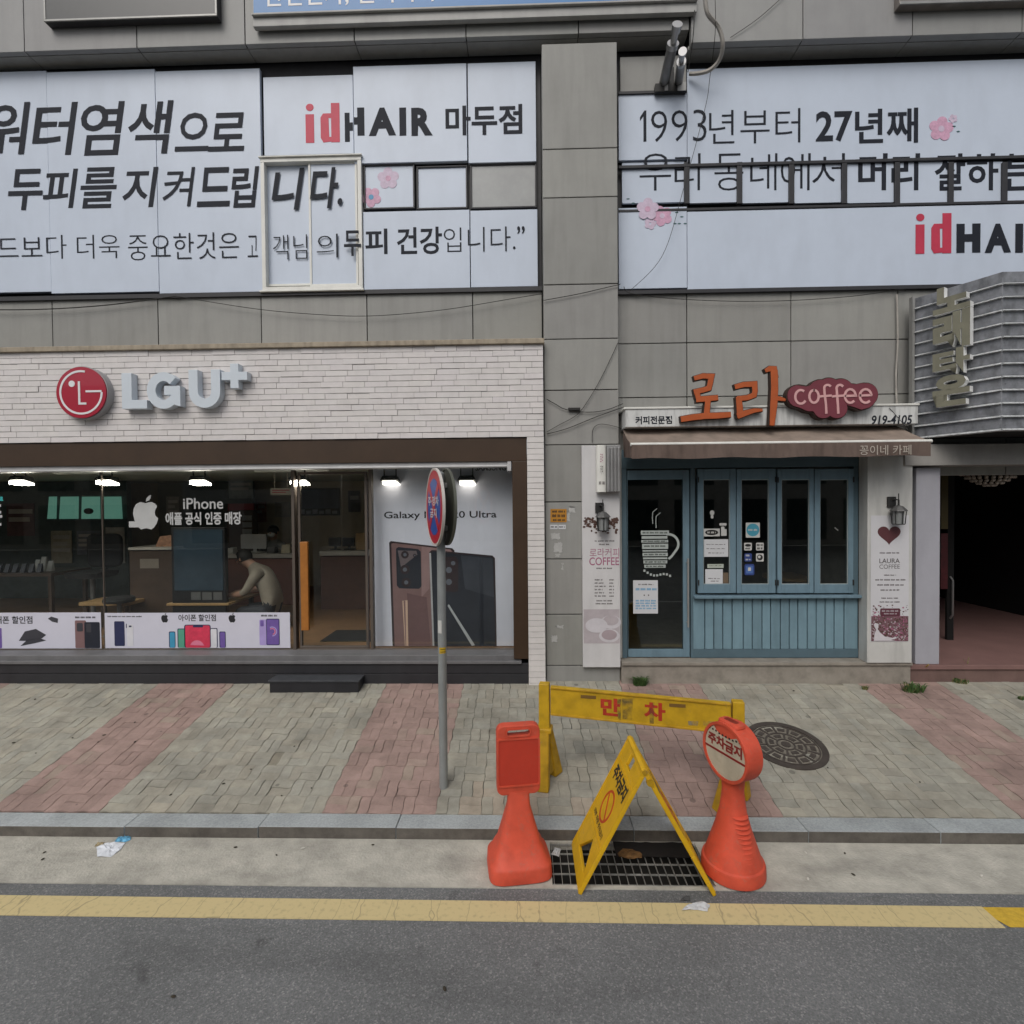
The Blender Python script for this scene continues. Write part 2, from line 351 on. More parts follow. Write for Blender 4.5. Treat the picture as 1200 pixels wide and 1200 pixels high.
def line_paint():
    m, n, L, b = ntree('yellow road paint')
    g = n.nodes.new('ShaderNodeNewGeometry')
    mp = n.nodes.new('ShaderNodeMapping'); mp.inputs['Scale'].default_value = (3.2, .35, 1); mp.inputs['Rotation'].default_value = (0, 0, .25); L.new(g.outputs['Position'], mp.inputs[0])
    nz = n.nodes.new('ShaderNodeTexNoise'); nz.inputs['Scale'].default_value = 8; L.new(g.outputs['Position'], nz.inputs['Vector'])
    ad = n.nodes.new('ShaderNodeMixRGB'); ad.blend_type = 'ADD'; ad.inputs[0].default_value = .12; L.new(mp.outputs[0], ad.inputs[1]); L.new(nz.outputs['Color'], ad.inputs[2])
    v = n.nodes.new('ShaderNodeTexVoronoi'); v.feature = 'DISTANCE_TO_EDGE'; v.inputs['Scale'].default_value = 1.6; L.new(ad.outputs[0], v.inputs['Vector'])
    r = n.nodes.new('ShaderNodeMapRange'); r.inputs[1].default_value = .003; r.inputs[2].default_value = .011; r.inputs[3].default_value = .55; r.inputs[4].default_value = 0; L.new(v.outputs['Distance'], r.inputs[0])
    n2 = n.nodes.new('ShaderNodeTexNoise'); n2.inputs['Scale'].default_value = 34; n2.inputs['Detail'].default_value = 10; L.new(g.outputs['Position'], n2.inputs['Vector'])
    r2 = n.nodes.new('ShaderNodeMapRange'); r2.inputs[1].default_value = .53; r2.inputs[2].default_value = .70; r2.inputs[3].default_value = 0; r2.inputs[4].default_value = .32; L.new(n2.outputs[0], r2.inputs[0])
    mx = n.nodes.new('ShaderNodeMath'); mx.operation = 'MAXIMUM'; L.new(r.outputs[0], mx.inputs[0]); L.new(r2.outputs[0], mx.inputs[1])
    mix = n.nodes.new('ShaderNodeMixRGB'); mix.inputs[1].default_value = (.56, .46, .24, 1); mix.inputs[2].default_value = (.20, .17, .11, 1); L.new(mx.outputs[0], mix.inputs[0])
    L.new(mix.outputs[0], b.inputs['Base Color']); b.inputs['Roughness'].default_value = .8
    return m
mASPH = asphalt()
mGUT = M('gutter concrete', (.43, .415, .365), .85, var=.2, scale=7, bump=.6, bscale=60, stain=.28, stscale=(.5, 1.1, 1))
mKERB = M('granite kerb', (.25, .27, .285), .75, var=.22, scale=60, bump=.25, bscale=150, stain=.25, stscale=(.6, .6, .6))
mDIRT = M('joint dirt', (.062, .056, .046), .95, var=.35, scale=14)
mPAVE = M('paving block', (.326, .312, .262), .85, var=.18, scale=9, bump=.6, bscale=160, tint=True, spots=5.5, stain=.30, stscale=(.5, .5, .5))
mBLACK = M('black hollow', (.006, .006, .006), .9)
XL, XR = -12.5, 12.0
YB = GR(600, 1041).y
g = MB(); g.box(-150, 150, -150, 150, -.9, -.8); structure(g.build('ground', M('far ground', (.12, .12, .115), .9, var=.2, scale=.3)))
# road, one sheet far past the frame
g = MB(); g.box(-60, 60, -16, YB, -.05, -.003); structure(g.build('road', mASPH))
# concrete gutter with the hole of the drain
DX0 = GR(646, 1015).x; DX1 = GR(832, 1025).x; DY0 = GR(700, 1038).y; DY1 = KY0 - .02
g = MB(); z0, z1 = -.05, .003
g.box(XL, DX0, YB, KY0, z0, z1); g.box(DX1, XR, YB, KY0, z0, z1); g.box(DX0, DX1, YB, DY0, z0, z1); g.box(DX0, DX1, DY1, KY0, z0, z1)
structure(g.build('gutter', mGUT))
g = MB(); g.box(DX0-.03, DX1+.03, DY0-.03, DY1+.015, -.62, -.55); g.box(DX0-.03, DX0, DY0-.03, DY1+.015, -.55, -.052); g.box(DX1, DX1+.03, DY0-.03, DY1+.015, -.55, -.052)
g.box(DX0, DX1, DY0-.03, DY0, -.55, -.052); g.box(DX0, DX1, DY1, DY1+.015, -.55, -.052); structure(g.build('drain_pit', M('pit concrete', (.03, .028, .025), .9)))
# yellow edge line, laid on the road
yl0, yl1 = GR(600, 1080).y, GR(600, 1056).y
g = MB(); xe = GR(1170, 1080).x
g.box(XL, xe, yl0, yl1, -.002, .001); structure(g.build('road_line', line_paint()))
g = MB(); g.add([(xe+.03, yl0+.004, .0005), (xe+1.2, yl0+.004, .0005), (xe+1.2, yl1-.004, .0005), (xe-.05, yl1-.004, .0005)], [(0, 1, 2, 3)])
structure(g.build('road_line', M('fresh yellow paint', (.55, .36, .04), .8, var=.2, scale=30)))
# granite kerb, stones butted with open joints
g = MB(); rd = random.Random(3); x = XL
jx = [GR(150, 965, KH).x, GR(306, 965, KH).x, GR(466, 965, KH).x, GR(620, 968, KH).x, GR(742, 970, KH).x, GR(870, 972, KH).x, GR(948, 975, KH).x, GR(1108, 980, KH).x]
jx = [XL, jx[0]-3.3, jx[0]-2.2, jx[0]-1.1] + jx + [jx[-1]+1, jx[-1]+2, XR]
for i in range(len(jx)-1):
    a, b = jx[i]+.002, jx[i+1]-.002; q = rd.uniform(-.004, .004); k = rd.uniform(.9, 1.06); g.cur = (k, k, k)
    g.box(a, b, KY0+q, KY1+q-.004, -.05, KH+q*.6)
g.cur = (1, 1, 1)
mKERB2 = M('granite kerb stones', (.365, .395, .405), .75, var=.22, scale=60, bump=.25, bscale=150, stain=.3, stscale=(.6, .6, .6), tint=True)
g.m = [1 if k % 6 == 2 else 0 for k in range(len(g.m))]  # front faces take the darker brown material
structure(g.build('kerb', [mKERB2, M('dark brown kerb face', (.115, .105, .092), .85, var=.3, scale=9, bump=.3, tint=True)], bevel=.006))
# pavement: a sloping bed and interlocking wavy blocks
YW0 = 5.70
g = MB(); g.add([(XL, KY1, pz(KY1)-.012), (XR, KY1, pz(KY1)-.012), (XR, YW0+.6, pz(YW0+.6)-.012), (XL, YW0+.6, pz(YW0+.6)-.012)], [(0, 1, 2, 3)])
structure(g.build('pavement_bed', mDIRT))
cell = 2.57/15; sx = GP(184, 803).x; rd = random.Random(11); g = MB()
MHX, MHY, MHR = GP(921, 873).x, GP(921, 873).y, .325
def wz(t): s_ = math.sin(t); return math.copysign(abs(s_)**.7, s_)
def wv(x, y, o): return x+.0048*wz(2*math.pi*(y-o)/cell), y+.0048*wz(2*math.pi*(x-sx)/cell)
nx0 = int((XL-sx)/cell); nx1 = int((XR-sx)/cell); ny = int((YW0+.15-KY1)/cell)+1
for i in range(nx0, nx1):
    red = (i % 15) < 5
    for j in range(ny):
        x0 = sx+i*cell; y0 = KY1+.004+j*cell; q = (i+j) % 2
        for h in range(2):
            a, b, c, d = (x0, x0+cell, y0+h*cell/2, y0+(h+1)*cell/2) if q else (x0+h*cell/2, x0+(h+1)*cell/2, y0, y0+cell)
            cx, cy = (a+b)/2, (c+d)/2
            if max(math.hypot(x-MHX, y-MHY) for x in (a, b) for y in (c, d)) < MHR-.02: continue
            if d > YW0+.2: d = YW0+.2
            gp = rd.choice([.0007, .0009, .0011, .0015, .0022, .0036]); a += gp; b -= gp; c += gp; d -= gp
            k = rd.gauss(1, .045); w_ = rd.uniform(-.02, .02)
            broken = rd.random() < .005
            if red: t = (.99*k, .735*k, .77*k)
            else: t = (k*(1+w_), k, k*(1-w_))
            if rd.random() < .012: t = (t[0]*1.13, t[1]*1.11, t[2]*1.10)
            if red and rd.random() < .12: q_ = rd.uniform(.2, .6); t = tuple(u+(v-u)*q_ for u, v in zip(t, (k, k*.9, k*.85)))
            if cy < KY1+.30 and -.45 < cx < .75 and rd.random() < .55: t = (1.12*k, 1.02*k, .98*k)
            if broken: t = (.75*k, .72*k, .68*k)
            N = 6; pts = [(a+(b-a)*u/N, c) for u in range(N)] + [(b, c+(d-c)*u/N) for u in range(N)] + [(b-(b-a)*u/N, d) for u in range(N)] + [(a, d-(d-c)*u/N) for u in range(N)]
            pts = [wv(x, y, KY1+.004) for x, y in pts]
            if j == 0: pts = [(x, max(y, KY1+.002)) for x, y in pts]
            dz = rd.gauss(0, .0012) - (.006 if broken else 0); tx = rd.gauss(0, .007); ty = rd.gauss(0, .007); g.cur = t; n = len(pts)
            top = [(x, y, pz(y)+dz+(x-cx)*tx+(y-cy)*ty) for x, y in pts]; bot = [(x, y, pz(y)-.012) for x, y in pts]
            ins = [(cx+(x-cx)*.985, cy+(y-cy)*.975, z+.0012) for x, y, z in top]
            g.add(ins+top+bot, [list(range(n))] + [(u+n, (u+1) % n+n, (u+1) % n, u) for u in range(n)] + [(u+2*n, (u+1) % n+2*n, (u+1) % n+n, u+n) for u in range(n)])
structure(g.build('pavement', mPAVE))
# ============================================================ THE BUILDING
YF, YP, YS = 5.70, 5.66, 5.88       # fascia, pillar, recessed wall
mPAN = M('grey stone panel', (.272, .271, .257), .55, var=.06, scale=2.5, bump=.05, bscale=40, stain=.13, stscale=(2.2, 2.2, .25), tint=True)
mPAN2 = M('pale grey fascia panel', (.275, .277, .272), .5, var=.06, scale=2.5, stain=.08, stscale=(2.2, 2.2, .25), tint=True)
mJOINT = M('dark joint', (.018, .018, .018), .9)
mFRAME = M('dark window frame', (.03, .03, .034), .5, var=.2)
bld = thing('building', 'grey stone clad building that holds all the shops, with a wide square pillar between them', 'building', (0, YF, pz(YF)))
FZ = PZ(300, 52, YF); FZ2 = PZ(980, 45, YF-.02); FT = 9.6
rd = random.Random(5)
def panels(name, xs, zs, y, dep, mat, parent=bld, gap=.005, back=True):
    g = MB()
    for i in range(len(xs)-1):
        for j in range(len(zs)-1):
            k = rd.gauss(1, .045); g.cur = (k, k*rd.uniform(.99, 1.01), k*rd.uniform(.98, 1.01)); q = rd.uniform(0, .0025)
            g.box(xs[i]+gap, xs[i+1]-gap, y+q, y+dep, zs[j]+gap, zs[j+1]-gap)
    g.cur = (1, 1, 1)
    o = g.build(name, mat, parent, bevel=.004)
    if back:
        h = MB(); h.box(xs[0]+gap+.002, xs[-1]-gap-.002, y+dep*.45, y+dep*.95, zs[0]+gap+.004, zs[-1]-gap-.004); h.build('joint_backing', mJOINT, o)
    return o
fx = [XL] + [PX(p, 40, YF) for p in (-230, -100, 28, 160, 287, 415, 546, 678, 808)] 
panels('fascia', fx, [FZ, FZ+1.15, FT], YF, .06, mPAN2)
panels('fascia', [PX(808, 40, YF)+.01] + [PX(p, 30, YF) for p in (940, 1068, 1196, 1330)] + [XR], [FZ2, FZ+1.15, FT], YF-.02, .08, mPAN2)
g = MB()
for a, b in zip(fx[:-1], fx[1:]): g.box(a+.004, b-.004, YF+.062, YS+.06, FZ+.001, FZ+.04)
fx2 = [PX(808, 40, YF)] + [PX(p, 30, YF) for p in (940, 1068, 1196, 1330)] + [XR]
for a, b in zip(fx2[:-1], fx2[1:]): g.box(a+.004, b-.004, YF+.062, YS+.06, FZ2+.001, FZ2+.04)
g.build('soffit', mPAN, bld)
PLX0, PLX1 = PX(637, 400, YP), PX(725, 400, YP)
zs = [pz(YP)-.1] + [PZ(680, y, YP) for y in (780, 720, 655, 588, 521, 457, 397, 333, 231, 174, 50)]
panels('pillar', [PLX0, PLX1], zs, YP, .32, mPAN)
# recessed wall below the upper windows
zl0, zl1 = PZ(320, 404, YS), PZ(320, 345, YS)
panels('wall', [XL] + [PX(p, 370, YS) for p in (-190, -64, 61, 185, 306, 430, 554)] + [PLX0-.004], [zl0-.15, zl1], YS, .08, mPAN)
zr = [PZ(900, y, YS) for y in (560, 465, 402, 341)]
panels('wall', [PLX1+.004] + [PX(p, 400, YS-.06) for p in (805, 927, 1052, 1180)] + [XR], zr, YS-.06, .08, mPAN)
# the long dark window bands behind the printed sheets
ZB0, ZB1 = PZ(320, 344, YS), FZ
g = MB(); g.box(XL, PLX0-.003, YS+.08, YS+.2, ZB0-.02, ZB1); g.box(PLX1+.003, XR, YS+.08, YS+.2, PZ(900, 341, YS)-.02, ZB1)
g.build('window_band', mFRAME, bld)
g = MB(); g.box(XL, PLX0-.003, YS-.03, YS+.079, ZB0-.035, ZB0+.012); g.box(PLX1+.003, XR, YS-.10, YS+.079, PZ(900, 341, YS-.06)-.02, PZ(900, 341, YS-.06)+.02)
g.build('window_sill', mFRAME, bld)
# body of the building: floors above and behind (seen from the side only)
g = MB(); g.box(XL, XR, YS+.21, YS+.6, 3.2, FT); g.build('rear_wall', mJOINT, bld)
# grey panel with two lamp arms beside the pillar, above the right banner
YBN = YS - .02
g = MB(); g.pbox(727, 66, 804, 106, YBN, .06); g.build('cover_panel', mPAN, bld)
g = MB(); g.pbox(725, 106, 805, 109, YBN-.01, .05); g.build('cover_rail', mFRAME, bld)
# small opening windows of the left band
def pane_window(x0, y0, x1, y1, Y, mat, name='window'):
    a, b, c, d = Rc(x0, y0, x1, y1, Y); g = MB(); t = .018
    g.box(a-t, b+t, Y-.004, Y+.08, c-t, c); g.box(a-t, b+t, Y-.004, Y+.08, d, d+t); g.box(a-t, a, Y-.004, Y+.08, c, d); g.box(b, b+t, Y-.004, Y+.08, c, d)
    f = g.build(name, mFRAME, bld, bevel=.003)
    g = MB(); g.prism(rrect(a, b, c, d, .012), Y+.012, Y+.03); return f, g.build('pane', mat, f)
mSHEET = M('printed vinyl sheet', (.53, .595, .70), .36, var=.04, scale=1.2, stain=.06, stscale=(.9, .9, .3), bump=.10, bscale=1.6)
mGREYP = M('grey window pane', (.33, .34, .34), .25, var=.12, scale=2)
mINK = M('charcoal print', (.019, .022, .031), .6, var=.1, spec=.15)
mRED = M('raspberry red print', (.50, .035, .075), .5, var=.08)
mPINK = M('pink print', (.58, .34, .47), .5, var=.2, scale=25); mPINK2 = M('light pink print', (.56, .46, .58), .5, var=.15, scale=25); mBLUEP = M('blue print', (.09, .30, .50), .5); mGREENP = M('dark green print', (.05, .12, .13), .5)
pane_window(428, 194, 484, 243, YS+.02, mSHEET); pane_window(490, 196, 546, 243, YS+.03, mSHEET); pane_window(553, 193, 627, 242, YS+.02, mGREYP)
# white sliding window
sw = thing('sliding_window', 'white framed sliding window set in the left banner, between the slogan and the name panel', 'window', (PX(366, 260, YS-.02), YS-.02, PZ(366, 340, YS)))
mWHITE = M('white aluminium', (.70, .70, .66), .4, var=.05, stain=.15)
a, b, c, d = Rc(306, 184, 424, 340, YS-.03); Y = YS-.03; g = MB(); t = .045
g.box(a, b, Y, Y+.1, c, c+t); g.box(a, b, Y, Y+.1, d-t, d); g.box(a, a+t, Y+.001, Y+.1, c+t, d-t); g.box(b-t, b, Y+.001, Y+.1, c+t, d-t); g.box(a-.02, b+.02, Y-.03, Y+.08, c-.02, c-.001); g.box(a-.015, b+.015, Y-.02, Y+.08, d+.001, d+.016)
g.build('frame', mWHITE, sw, bevel=.004)
def sash(x0, x1, Y):
    a, b, c, d = Rc(x0, 189, x1, 335, Y); g = MB(); t = .025
    g.box(a, b, Y, Y+.03, c, c+t); g.box(a, b, Y, Y+.03, d-t, d); g.box(a, a+t, Y+.001, Y+.03, c+t, d-t); g.box(b-t, b, Y+.001, Y+.03, c+t, d-t)
    s = g.build('sash', mWHITE, sw, bevel=.002); g = MB(); g.box(a+t, b-t, Y+.012, Y+.02, c+t, d-t); g.build('pane', mSHEET, s); return s
sash(311, 366, YS+.03); sash(362, 419, YS)
g = MB(); ptext(g, '니', 318, 197, 357, 246, YS+.027, bold=.018, shear=.18); ptext(g, '다.', 363, 196, 401, 244, YS-.006, bold=.018, shear=.18)
g.build('lettering', mINK, sw); g = MB(); ptext(g, '객님', 320, 275, 360, 304, YS+.027, bold=-.012); ptext(g, '의', 371, 274, 396, 302, YS-.006, bold=-.012); ptext(g, '두', 403, 270, 423, 300, YS-.036, bold=.02)
g.build('lettering', mINK, sw)
# ------------------------------------------------------------ left banner
YL = YS - .004
bn = thing('banner', 'white slogan banner with big slanted dark Korean lettering, left of the sliding window', 'banner', (PX(150, 340, YL), YL, ZB0))
for k, (a, b, y0) in enumerate(((-200, -75, 86), (-74, 52.5, 84.5), (53.5, 179.5, 83), (180.5, 302, 82))):
    g = MB(); x0, x1, c, d = Rc(a+4, y0, b+4.5, 343, YL+.002*k)
    g.box(x0, x1, YL+.003*(k % 2), YL+.05, c, d); g.build('sheet', mSHEET, bn, bevel=.003)
g = MB(); Y = YL-.002
for s, x0, y0, x1, y1 in (('워', -16, 120, 36, 181), ('터', 37, 120, 92, 182), ('염', 95, 119, 147, 182), ('색', 150, 118, 204, 180), ('으', 204, 132, 244, 177), ('로', 243, 132, 286, 177)):
    ptext(g, s, x0, y0, x1, y1, Y, bold=.013, shear=.16)
g.build('lettering', mINK, bn); g = MB()
for s, x0, y0, x1, y1 in (('두', 9, 198, 50, 246), ('피', 50, 198, 92, 244), ('를', 94, 196, 137, 244), ('지', 143, 196, 186, 243), ('켜', 190, 196, 229, 242), ('드', 230, 196, 269, 242), ('립', 271, 195, 304, 243)):
    ptext(g, s, x0, y0, x1, y1, Y, bold=.002 if s == '켜' else .016, shear=.16)
g.build('lettering', mINK, bn); g = MB(); ptext(g, '드보다', -3, 276, 78, 304, Y, bold=-.010); ptext(g, '더욱', 90, 275, 140, 303, Y, bold=-.010); ptext(g, '중요한것은', 150, 273, 280, 304, Y, bold=-.010); ptext(g, '고', 290, 276, 302, 301, Y, bold=-.01)
g.build('lettering', mINK, bn)
# ------------------------------------------------------------ salon name board (left band, beside the pillar)
nb = thing('banner', 'white salon name panels with red and black lettering between the sliding window and the pillar', 'banner', (PX(530, 340, YL), YL, ZB0))
for a, y0, b, y1, q in ((309, 89, 414, 181, .03), (414.5, 76, 547, 190, 0), (548.5, 73, 628, 190, .002), (426, 247, 550.5, 339, 0), (551.5, 246, 630, 336, .003)):
    g = MB(); x0, x1, c, d = Rc(a, y0, b, y1, YL+q); g.box(x0, x1, YL+q, YL+q+.05, c, d); g.build('sheet', mSHEET, nb, bevel=.003)
g = MB(); 
def id_logo(g, x0, x1, y0, y1, Y):      # red 'id' of heavy slabs
    a, b, c, d = Rc(x0, y0, x1, y1, Y); w_ = b-a; h = d-c; t = w_*.25; Y2 = Y+.0015
    g.prism(disc(a+t*.52, d-t*.42, t*.46, 20, t*.42), Y, Y2); g.prism([(a, c), (a+t, c), (a+t, c+h*.73), (a, c+h*.73)], Y, Y2)
    x = a+w_*.44; g.prism([(b-t, c), (b, c), (b, d), (b-t, d)], Y, Y2)
    g.prism([(b-t, c+h*.02), (b-t, c+h*.14), (x+t*1.0, c+h*.14), (x+t*.95, c+h*.62), (b-t, c+h*.62), (b-t, c+h*.74), (x+t*.3, c+h*.74), (x, c+h*.64), (x, c+h*.12), (x+t*.3, c)], Y, Y2)
def heavy(g, s, x0, x1, y0, y1, Y):     # heavy capitals H A I R
    a, b, c, d = Rc(x0, y0, x1, y1, Y); w_ = b-a; h = d-c; Y2 = Y+.0015; q = lambda *p: g.prism([(a+u*w_, c+v*h) for u, v in p], Y, Y2)
    if s == 'H': q((0,0),(.34,0),(.34,.38),(.66,.38),(.66,0),(1,0),(1,1),(.66,1),(.66,.64),(.34,.64),(.34,1),(0,1))
    if s == 'I': q((0,0),(1,0),(1,1),(0,1))
    if s in 'AR': text_into(g, s, a, b, c, d, Y, bold=.055)
id_logo(g, 358, 398, 121, 167, YL+.0275); g.build('lettering', mRED, nb)
g = MB()
for s, x0, x1 in (('A', 432, 464), ('I', 468, 476), ('R', 482, 507)): heavy(g, s, x0, x1, 126, 159, YL-.002)
x0, x1, c, d = Rc(414.8, 126, 427, 159, YL-.002); q_ = x0+(x1-x0)*.32; g.prism([(x0, c+(d-c)*.40), (q_, c+(d-c)*.40), (q_, c), (x1, c), (x1, d), (q_, d), (q_, c+(d-c)*.66), (x0, c+(d-c)*.66)], YL-.002, YL-.0005)
x0, x1, c, d = Rc(404, 132, 413.6, 166, YL+.0275); g.prism([(x0, c), (x0+(x1-x0)*.6, c), (x0+(x1-x0)*.6, c+(d-c)*.38), (x1, c+(d-c)*.38), (x1, c+(d-c)*.66), (x0+(x1-x0)*.6, c+(d-c)*.66), (x0+(x1-x0)*.6, d), (x0, d)], YL+.0275, YL+.029)
g.build('lettering', mINK, nb); g = MB(); ptext(g, '마두점', 522, 123, 612, 158, YL-.002, bold=.022)
g.build('lettering', mINK, nb); g = MB(); ptext(g, '피', 428, 268, 454, 298, YL-.002, bold=.02); ptext(g, '건강', 465, 266, 518, 298, YL-.002, bold=.02); ptext(g, '입니다.', 520, 266, 604, 295, YL-.002, bold=-.01); ptext(g, '”', 606, 265, 615, 274, YL-.002, bold=.01)
g.build('lettering', mINK, nb)
def flower(g, px, py, r, Y, m, rot=0, ctr=None):
    c = P(px, py, Y); rr = r*Y/600
    for k in range(5):
        t = math.radians(rot+72*k); g.prism(disc(c.x+math.cos(t)*rr*.58, c.z+math.sin(t)*rr*.58, rr*.42, 14), Y-.0004*k, Y+.002, m)
    if ctr is not None: g.prism(disc(c.x, c.z, rr*.25, 12), Y-.003, Y+.002, ctr)
g = MB(); flower(g, 455, 209, 13, YS+.03, 0, 20, 1); g.build('flower_print', [mPINK2, mPINK, mBLUEP], nb); g = MB(); flower(g, 435, 231, 12, YS+.03, 1, 50, 2); g.build('flower_print', [mPINK2, mPINK, mBLUEP], nb)
# ------------------------------------------------------------ right banner
YR = YS - .012
rb = thing('banner', 'long white banner with Korean and red lettering and pink flowers, right of the pillar', 'banner', (PX(960, 340, YR), YR, PZ(960, 340, YR)))
for a, y0, b, y1, q in ((725, 110, 805, 187, 0), (805.5, 73, 1330, 186, .001), (725, 243, 805, 338, 0), (805.6, 242, 1330, 337, .002)):
    g = MB(); x0, x1, c, d = Rc(a, y0, b, y1, YR+q); g.box(x0, x1, YR+q, YR+q+.04, c, d); g.build('sheet', mSHEET, rb, bevel=.003)
vb = [726, 805, 867, 928, 990, 1052, 1115, 1178, 1242, 1306]
for a, b in zip(vb[:-1], vb[1:]):
    g = MB(); x0, x1, c, d = Rc(a+3, 190, b-3, 237.5, YR+.022); g.prism(rrect(x0, x1, c, d, .012), YR+.022, YR+.05); g.build('pane_sheet', mSHEET, rb)
g = MB(); x0, x1, c, d = Rc(725, 186, 1330, 189.5, YR-.006); g.box(x0, x1, YR-.006, YR+.04, c, d); x0, x1, c, d = Rc(725, 238.5, 1330, 241.5, YR-.006); g.box(x0, x1, YR-.006, YR+.04, c, d)
for p in vb[1:]:
    x0, x1, c, d = Rc(p-3, 189.6, p+3, 238.4, YR-.002); g.box(x0, x1, YR-.002, YR+.04, c, d)
g.build('window_bar', mFRAME, bld, bevel=.003)
g = MB(); Y = YR-.002
x0, x1, c, d = Rc(750, 129.5, 757.5, 166, Y); g.prism([(x1-.033, c), (x1, c), (x1, d), (x1-.022, d), (x0, d-.075), (x0, d-.115), (x1-.033, d-.065)], Y, Y+.001); ptext(g, '993', 763, 129, 828, 166, Y, bold=-.014); ptext(g, '년부터', 831, 128, 938, 168, Y, bold=-.008)
ptext(g, '27', 956, 130, 999, 166, Y, bold=.024); ptext(g, '년째', 1002, 127, 1076, 168, Y, bold=.018)
g.build('lettering', mINK, rb); g = MB()
# second line runs across the bars: on the panes, with its top on the upper sheet
for s, x0, x1, bo in (('우', 750, 787, -.008), ('리', 791, 821, -.008), ('동', 838, 872, -.008), ('네', 880, 911, -.008), ('에', 916, 950, -.008), ('서', 953, 990, -.008), ('머', 1007, 1040, .02), ('리', 1046, 1078, .02), ('잘', 1097, 1133, .02), ('하', 1135, 1172, .02), ('는', 1178, 1214, .02)):
    a, b, c, d = Rc(x0, 180, x1, 222, YR); zq = PZ(960, 188, YR)
    text_into(g, s, a, b, c, d, YR-.002, bold=bo, clip=(zq, True)); text_into(g, s, a, b, c, d, YR+.0205, bold=bo, clip=(zq, False))
g.build('lettering', mINK, rb)
g = MB(); id_logo(g, 1073, 1115, 250, 297, Y); g.build('lettering', mRED, rb)
g = MB()
for s, x0, x1 in (('H', 1121, 1149), ('A', 1154, 1185), ('I', 1190, 1199), ('R', 1205, 1232)): heavy(g, s, x0, x1, 262, 296, Y)
g.build('lettering', mINK, rb)
g = MB(); flower(g, 1103, 151, 14, Y, 0, 10, 1); g.build('flower_print', [mPINK, mPINK2, mGREENP], rb); g = MB(); flower(g, 1117, 139, 5, Y, 1, 40); g.build('flower_print', [mPINK, mPINK2, mGREENP], rb); g = MB(); flower(g, 759, 245, 13, YR-.009, 1, 15, 0); g.build('flower_print', [mPINK, mPINK2, mGREENP], rb); g = MB(); flower(g, 776, 253, 12, YR-.003, 0, 40, 1); g.build('flower_print', [mPINK, mPINK2, mGREENP], rb); g = MB(); flower(g, 762, 262, 7, YR-.003, 1, 0)
g.build('flower_print', [mPINK, mPINK2, mGREENP], rb)
for px, py in ((1118, 148), (1123, 154), (736, 233), (742, 238), (793, 249), (799, 254), (796, 262), (803, 262), (791, 262)):
    g = MB(); yq = YR+.020 if py < 239 and px < 800 else YR-.002; c = P(px, py, yq); g.prism(disc(c.x, c.z, .02, 8, .008), yq, yq+.001); g.build('leaf_print', mGREENP, rb)
# boxes on the fascia
mSIGNB = M('dark sign face', (.055, .058, .06), .35, var=.05); mALU = M('brushed grey metal', (.30, .30, .29), .4, metal=.3, var=.1, stain=.2)
sb = thing('sign_box', 'dark grey unlit sign box at the top edge above the left banner', 'sign', (PX(153, 22, 5.62), 5.62, PZ(153, 24, 5.62)))
a, b, c, d = Rc(51, -90, 254, 23, 5.62); g = MB(); g.box(a, b, 5.62, YF-.002, c, d); o = g.build('case', mFRAME, sb, bevel=.006)
g = MB(); t = .022; g.box(a, b, 5.605, 5.62, c, c+t); g.box(a, b, 5.605, 5.62, d-t, d); g.box(a, a+t, 5.606, 5.62, c+t, d-t); g.box(b-t, b, 5.606, 5.62, c+t, d-t); g.build('rim', mALU, sb, bevel=.003)
g = MB(); g.box(a+t, b-t, 5.612, 5.619, c+t, d-t); g.build('face', mSIGNB, sb)
sb = thing('sign_box', 'long blue sign box with white lettering along the top edge, above the salon name panels', 'sign', (PX(555, 15, 5.60), 5.60, PZ(555, 18, 5.60)))
a, b, c, d = Rc(296, -110, 815, 7, 5.60); mBLUES = M('blue sign face', (.03, .17, .42), .35, var=.05)
g = MB(); g.box(a, b, 5.60, 5.62, c, d); g.build('face', mBLUES, sb)
g = MB(); g.box(a-.02, b+.02, 5.621, YF-.022, c-.12, d+.02); g.box(a-.02, b+.02, 5.59, 5.62, c-.022, c-.001); g.build('case', M('pale grey metal', (.36, .36, .35), .5, var=.06, stain=.2), sb, bevel=.004)
g = MB(); ptext(g, '안전전자, 열쇠복사', 310, -22, 512, 6, 5.598, bold=.01); g.build('lettering', M('white print', (.8, .8, .8), .5), sb)
sb = thing('sign_box', 'grey metal sign box whose underside shows in the top right corner', 'sign', (PX(1150, 8, 5.60), 5.60, PZ(1150, 8, 5.60)))
a, b, c, d = Rc(1054, -100, 1320, 2, 5.60); g = MB(); g.box(a, b, 5.60, YF-.022, c, d); g.build('case', M('weathered brown grey metal', (.20, .18, .165), .5, var=.15, stain=.3), sb, bevel=.006)
g = MB(); g.box(a, b, 5.585, 5.60, c, c+.03); g.build('rim', mALU, sb, bevel=.003)
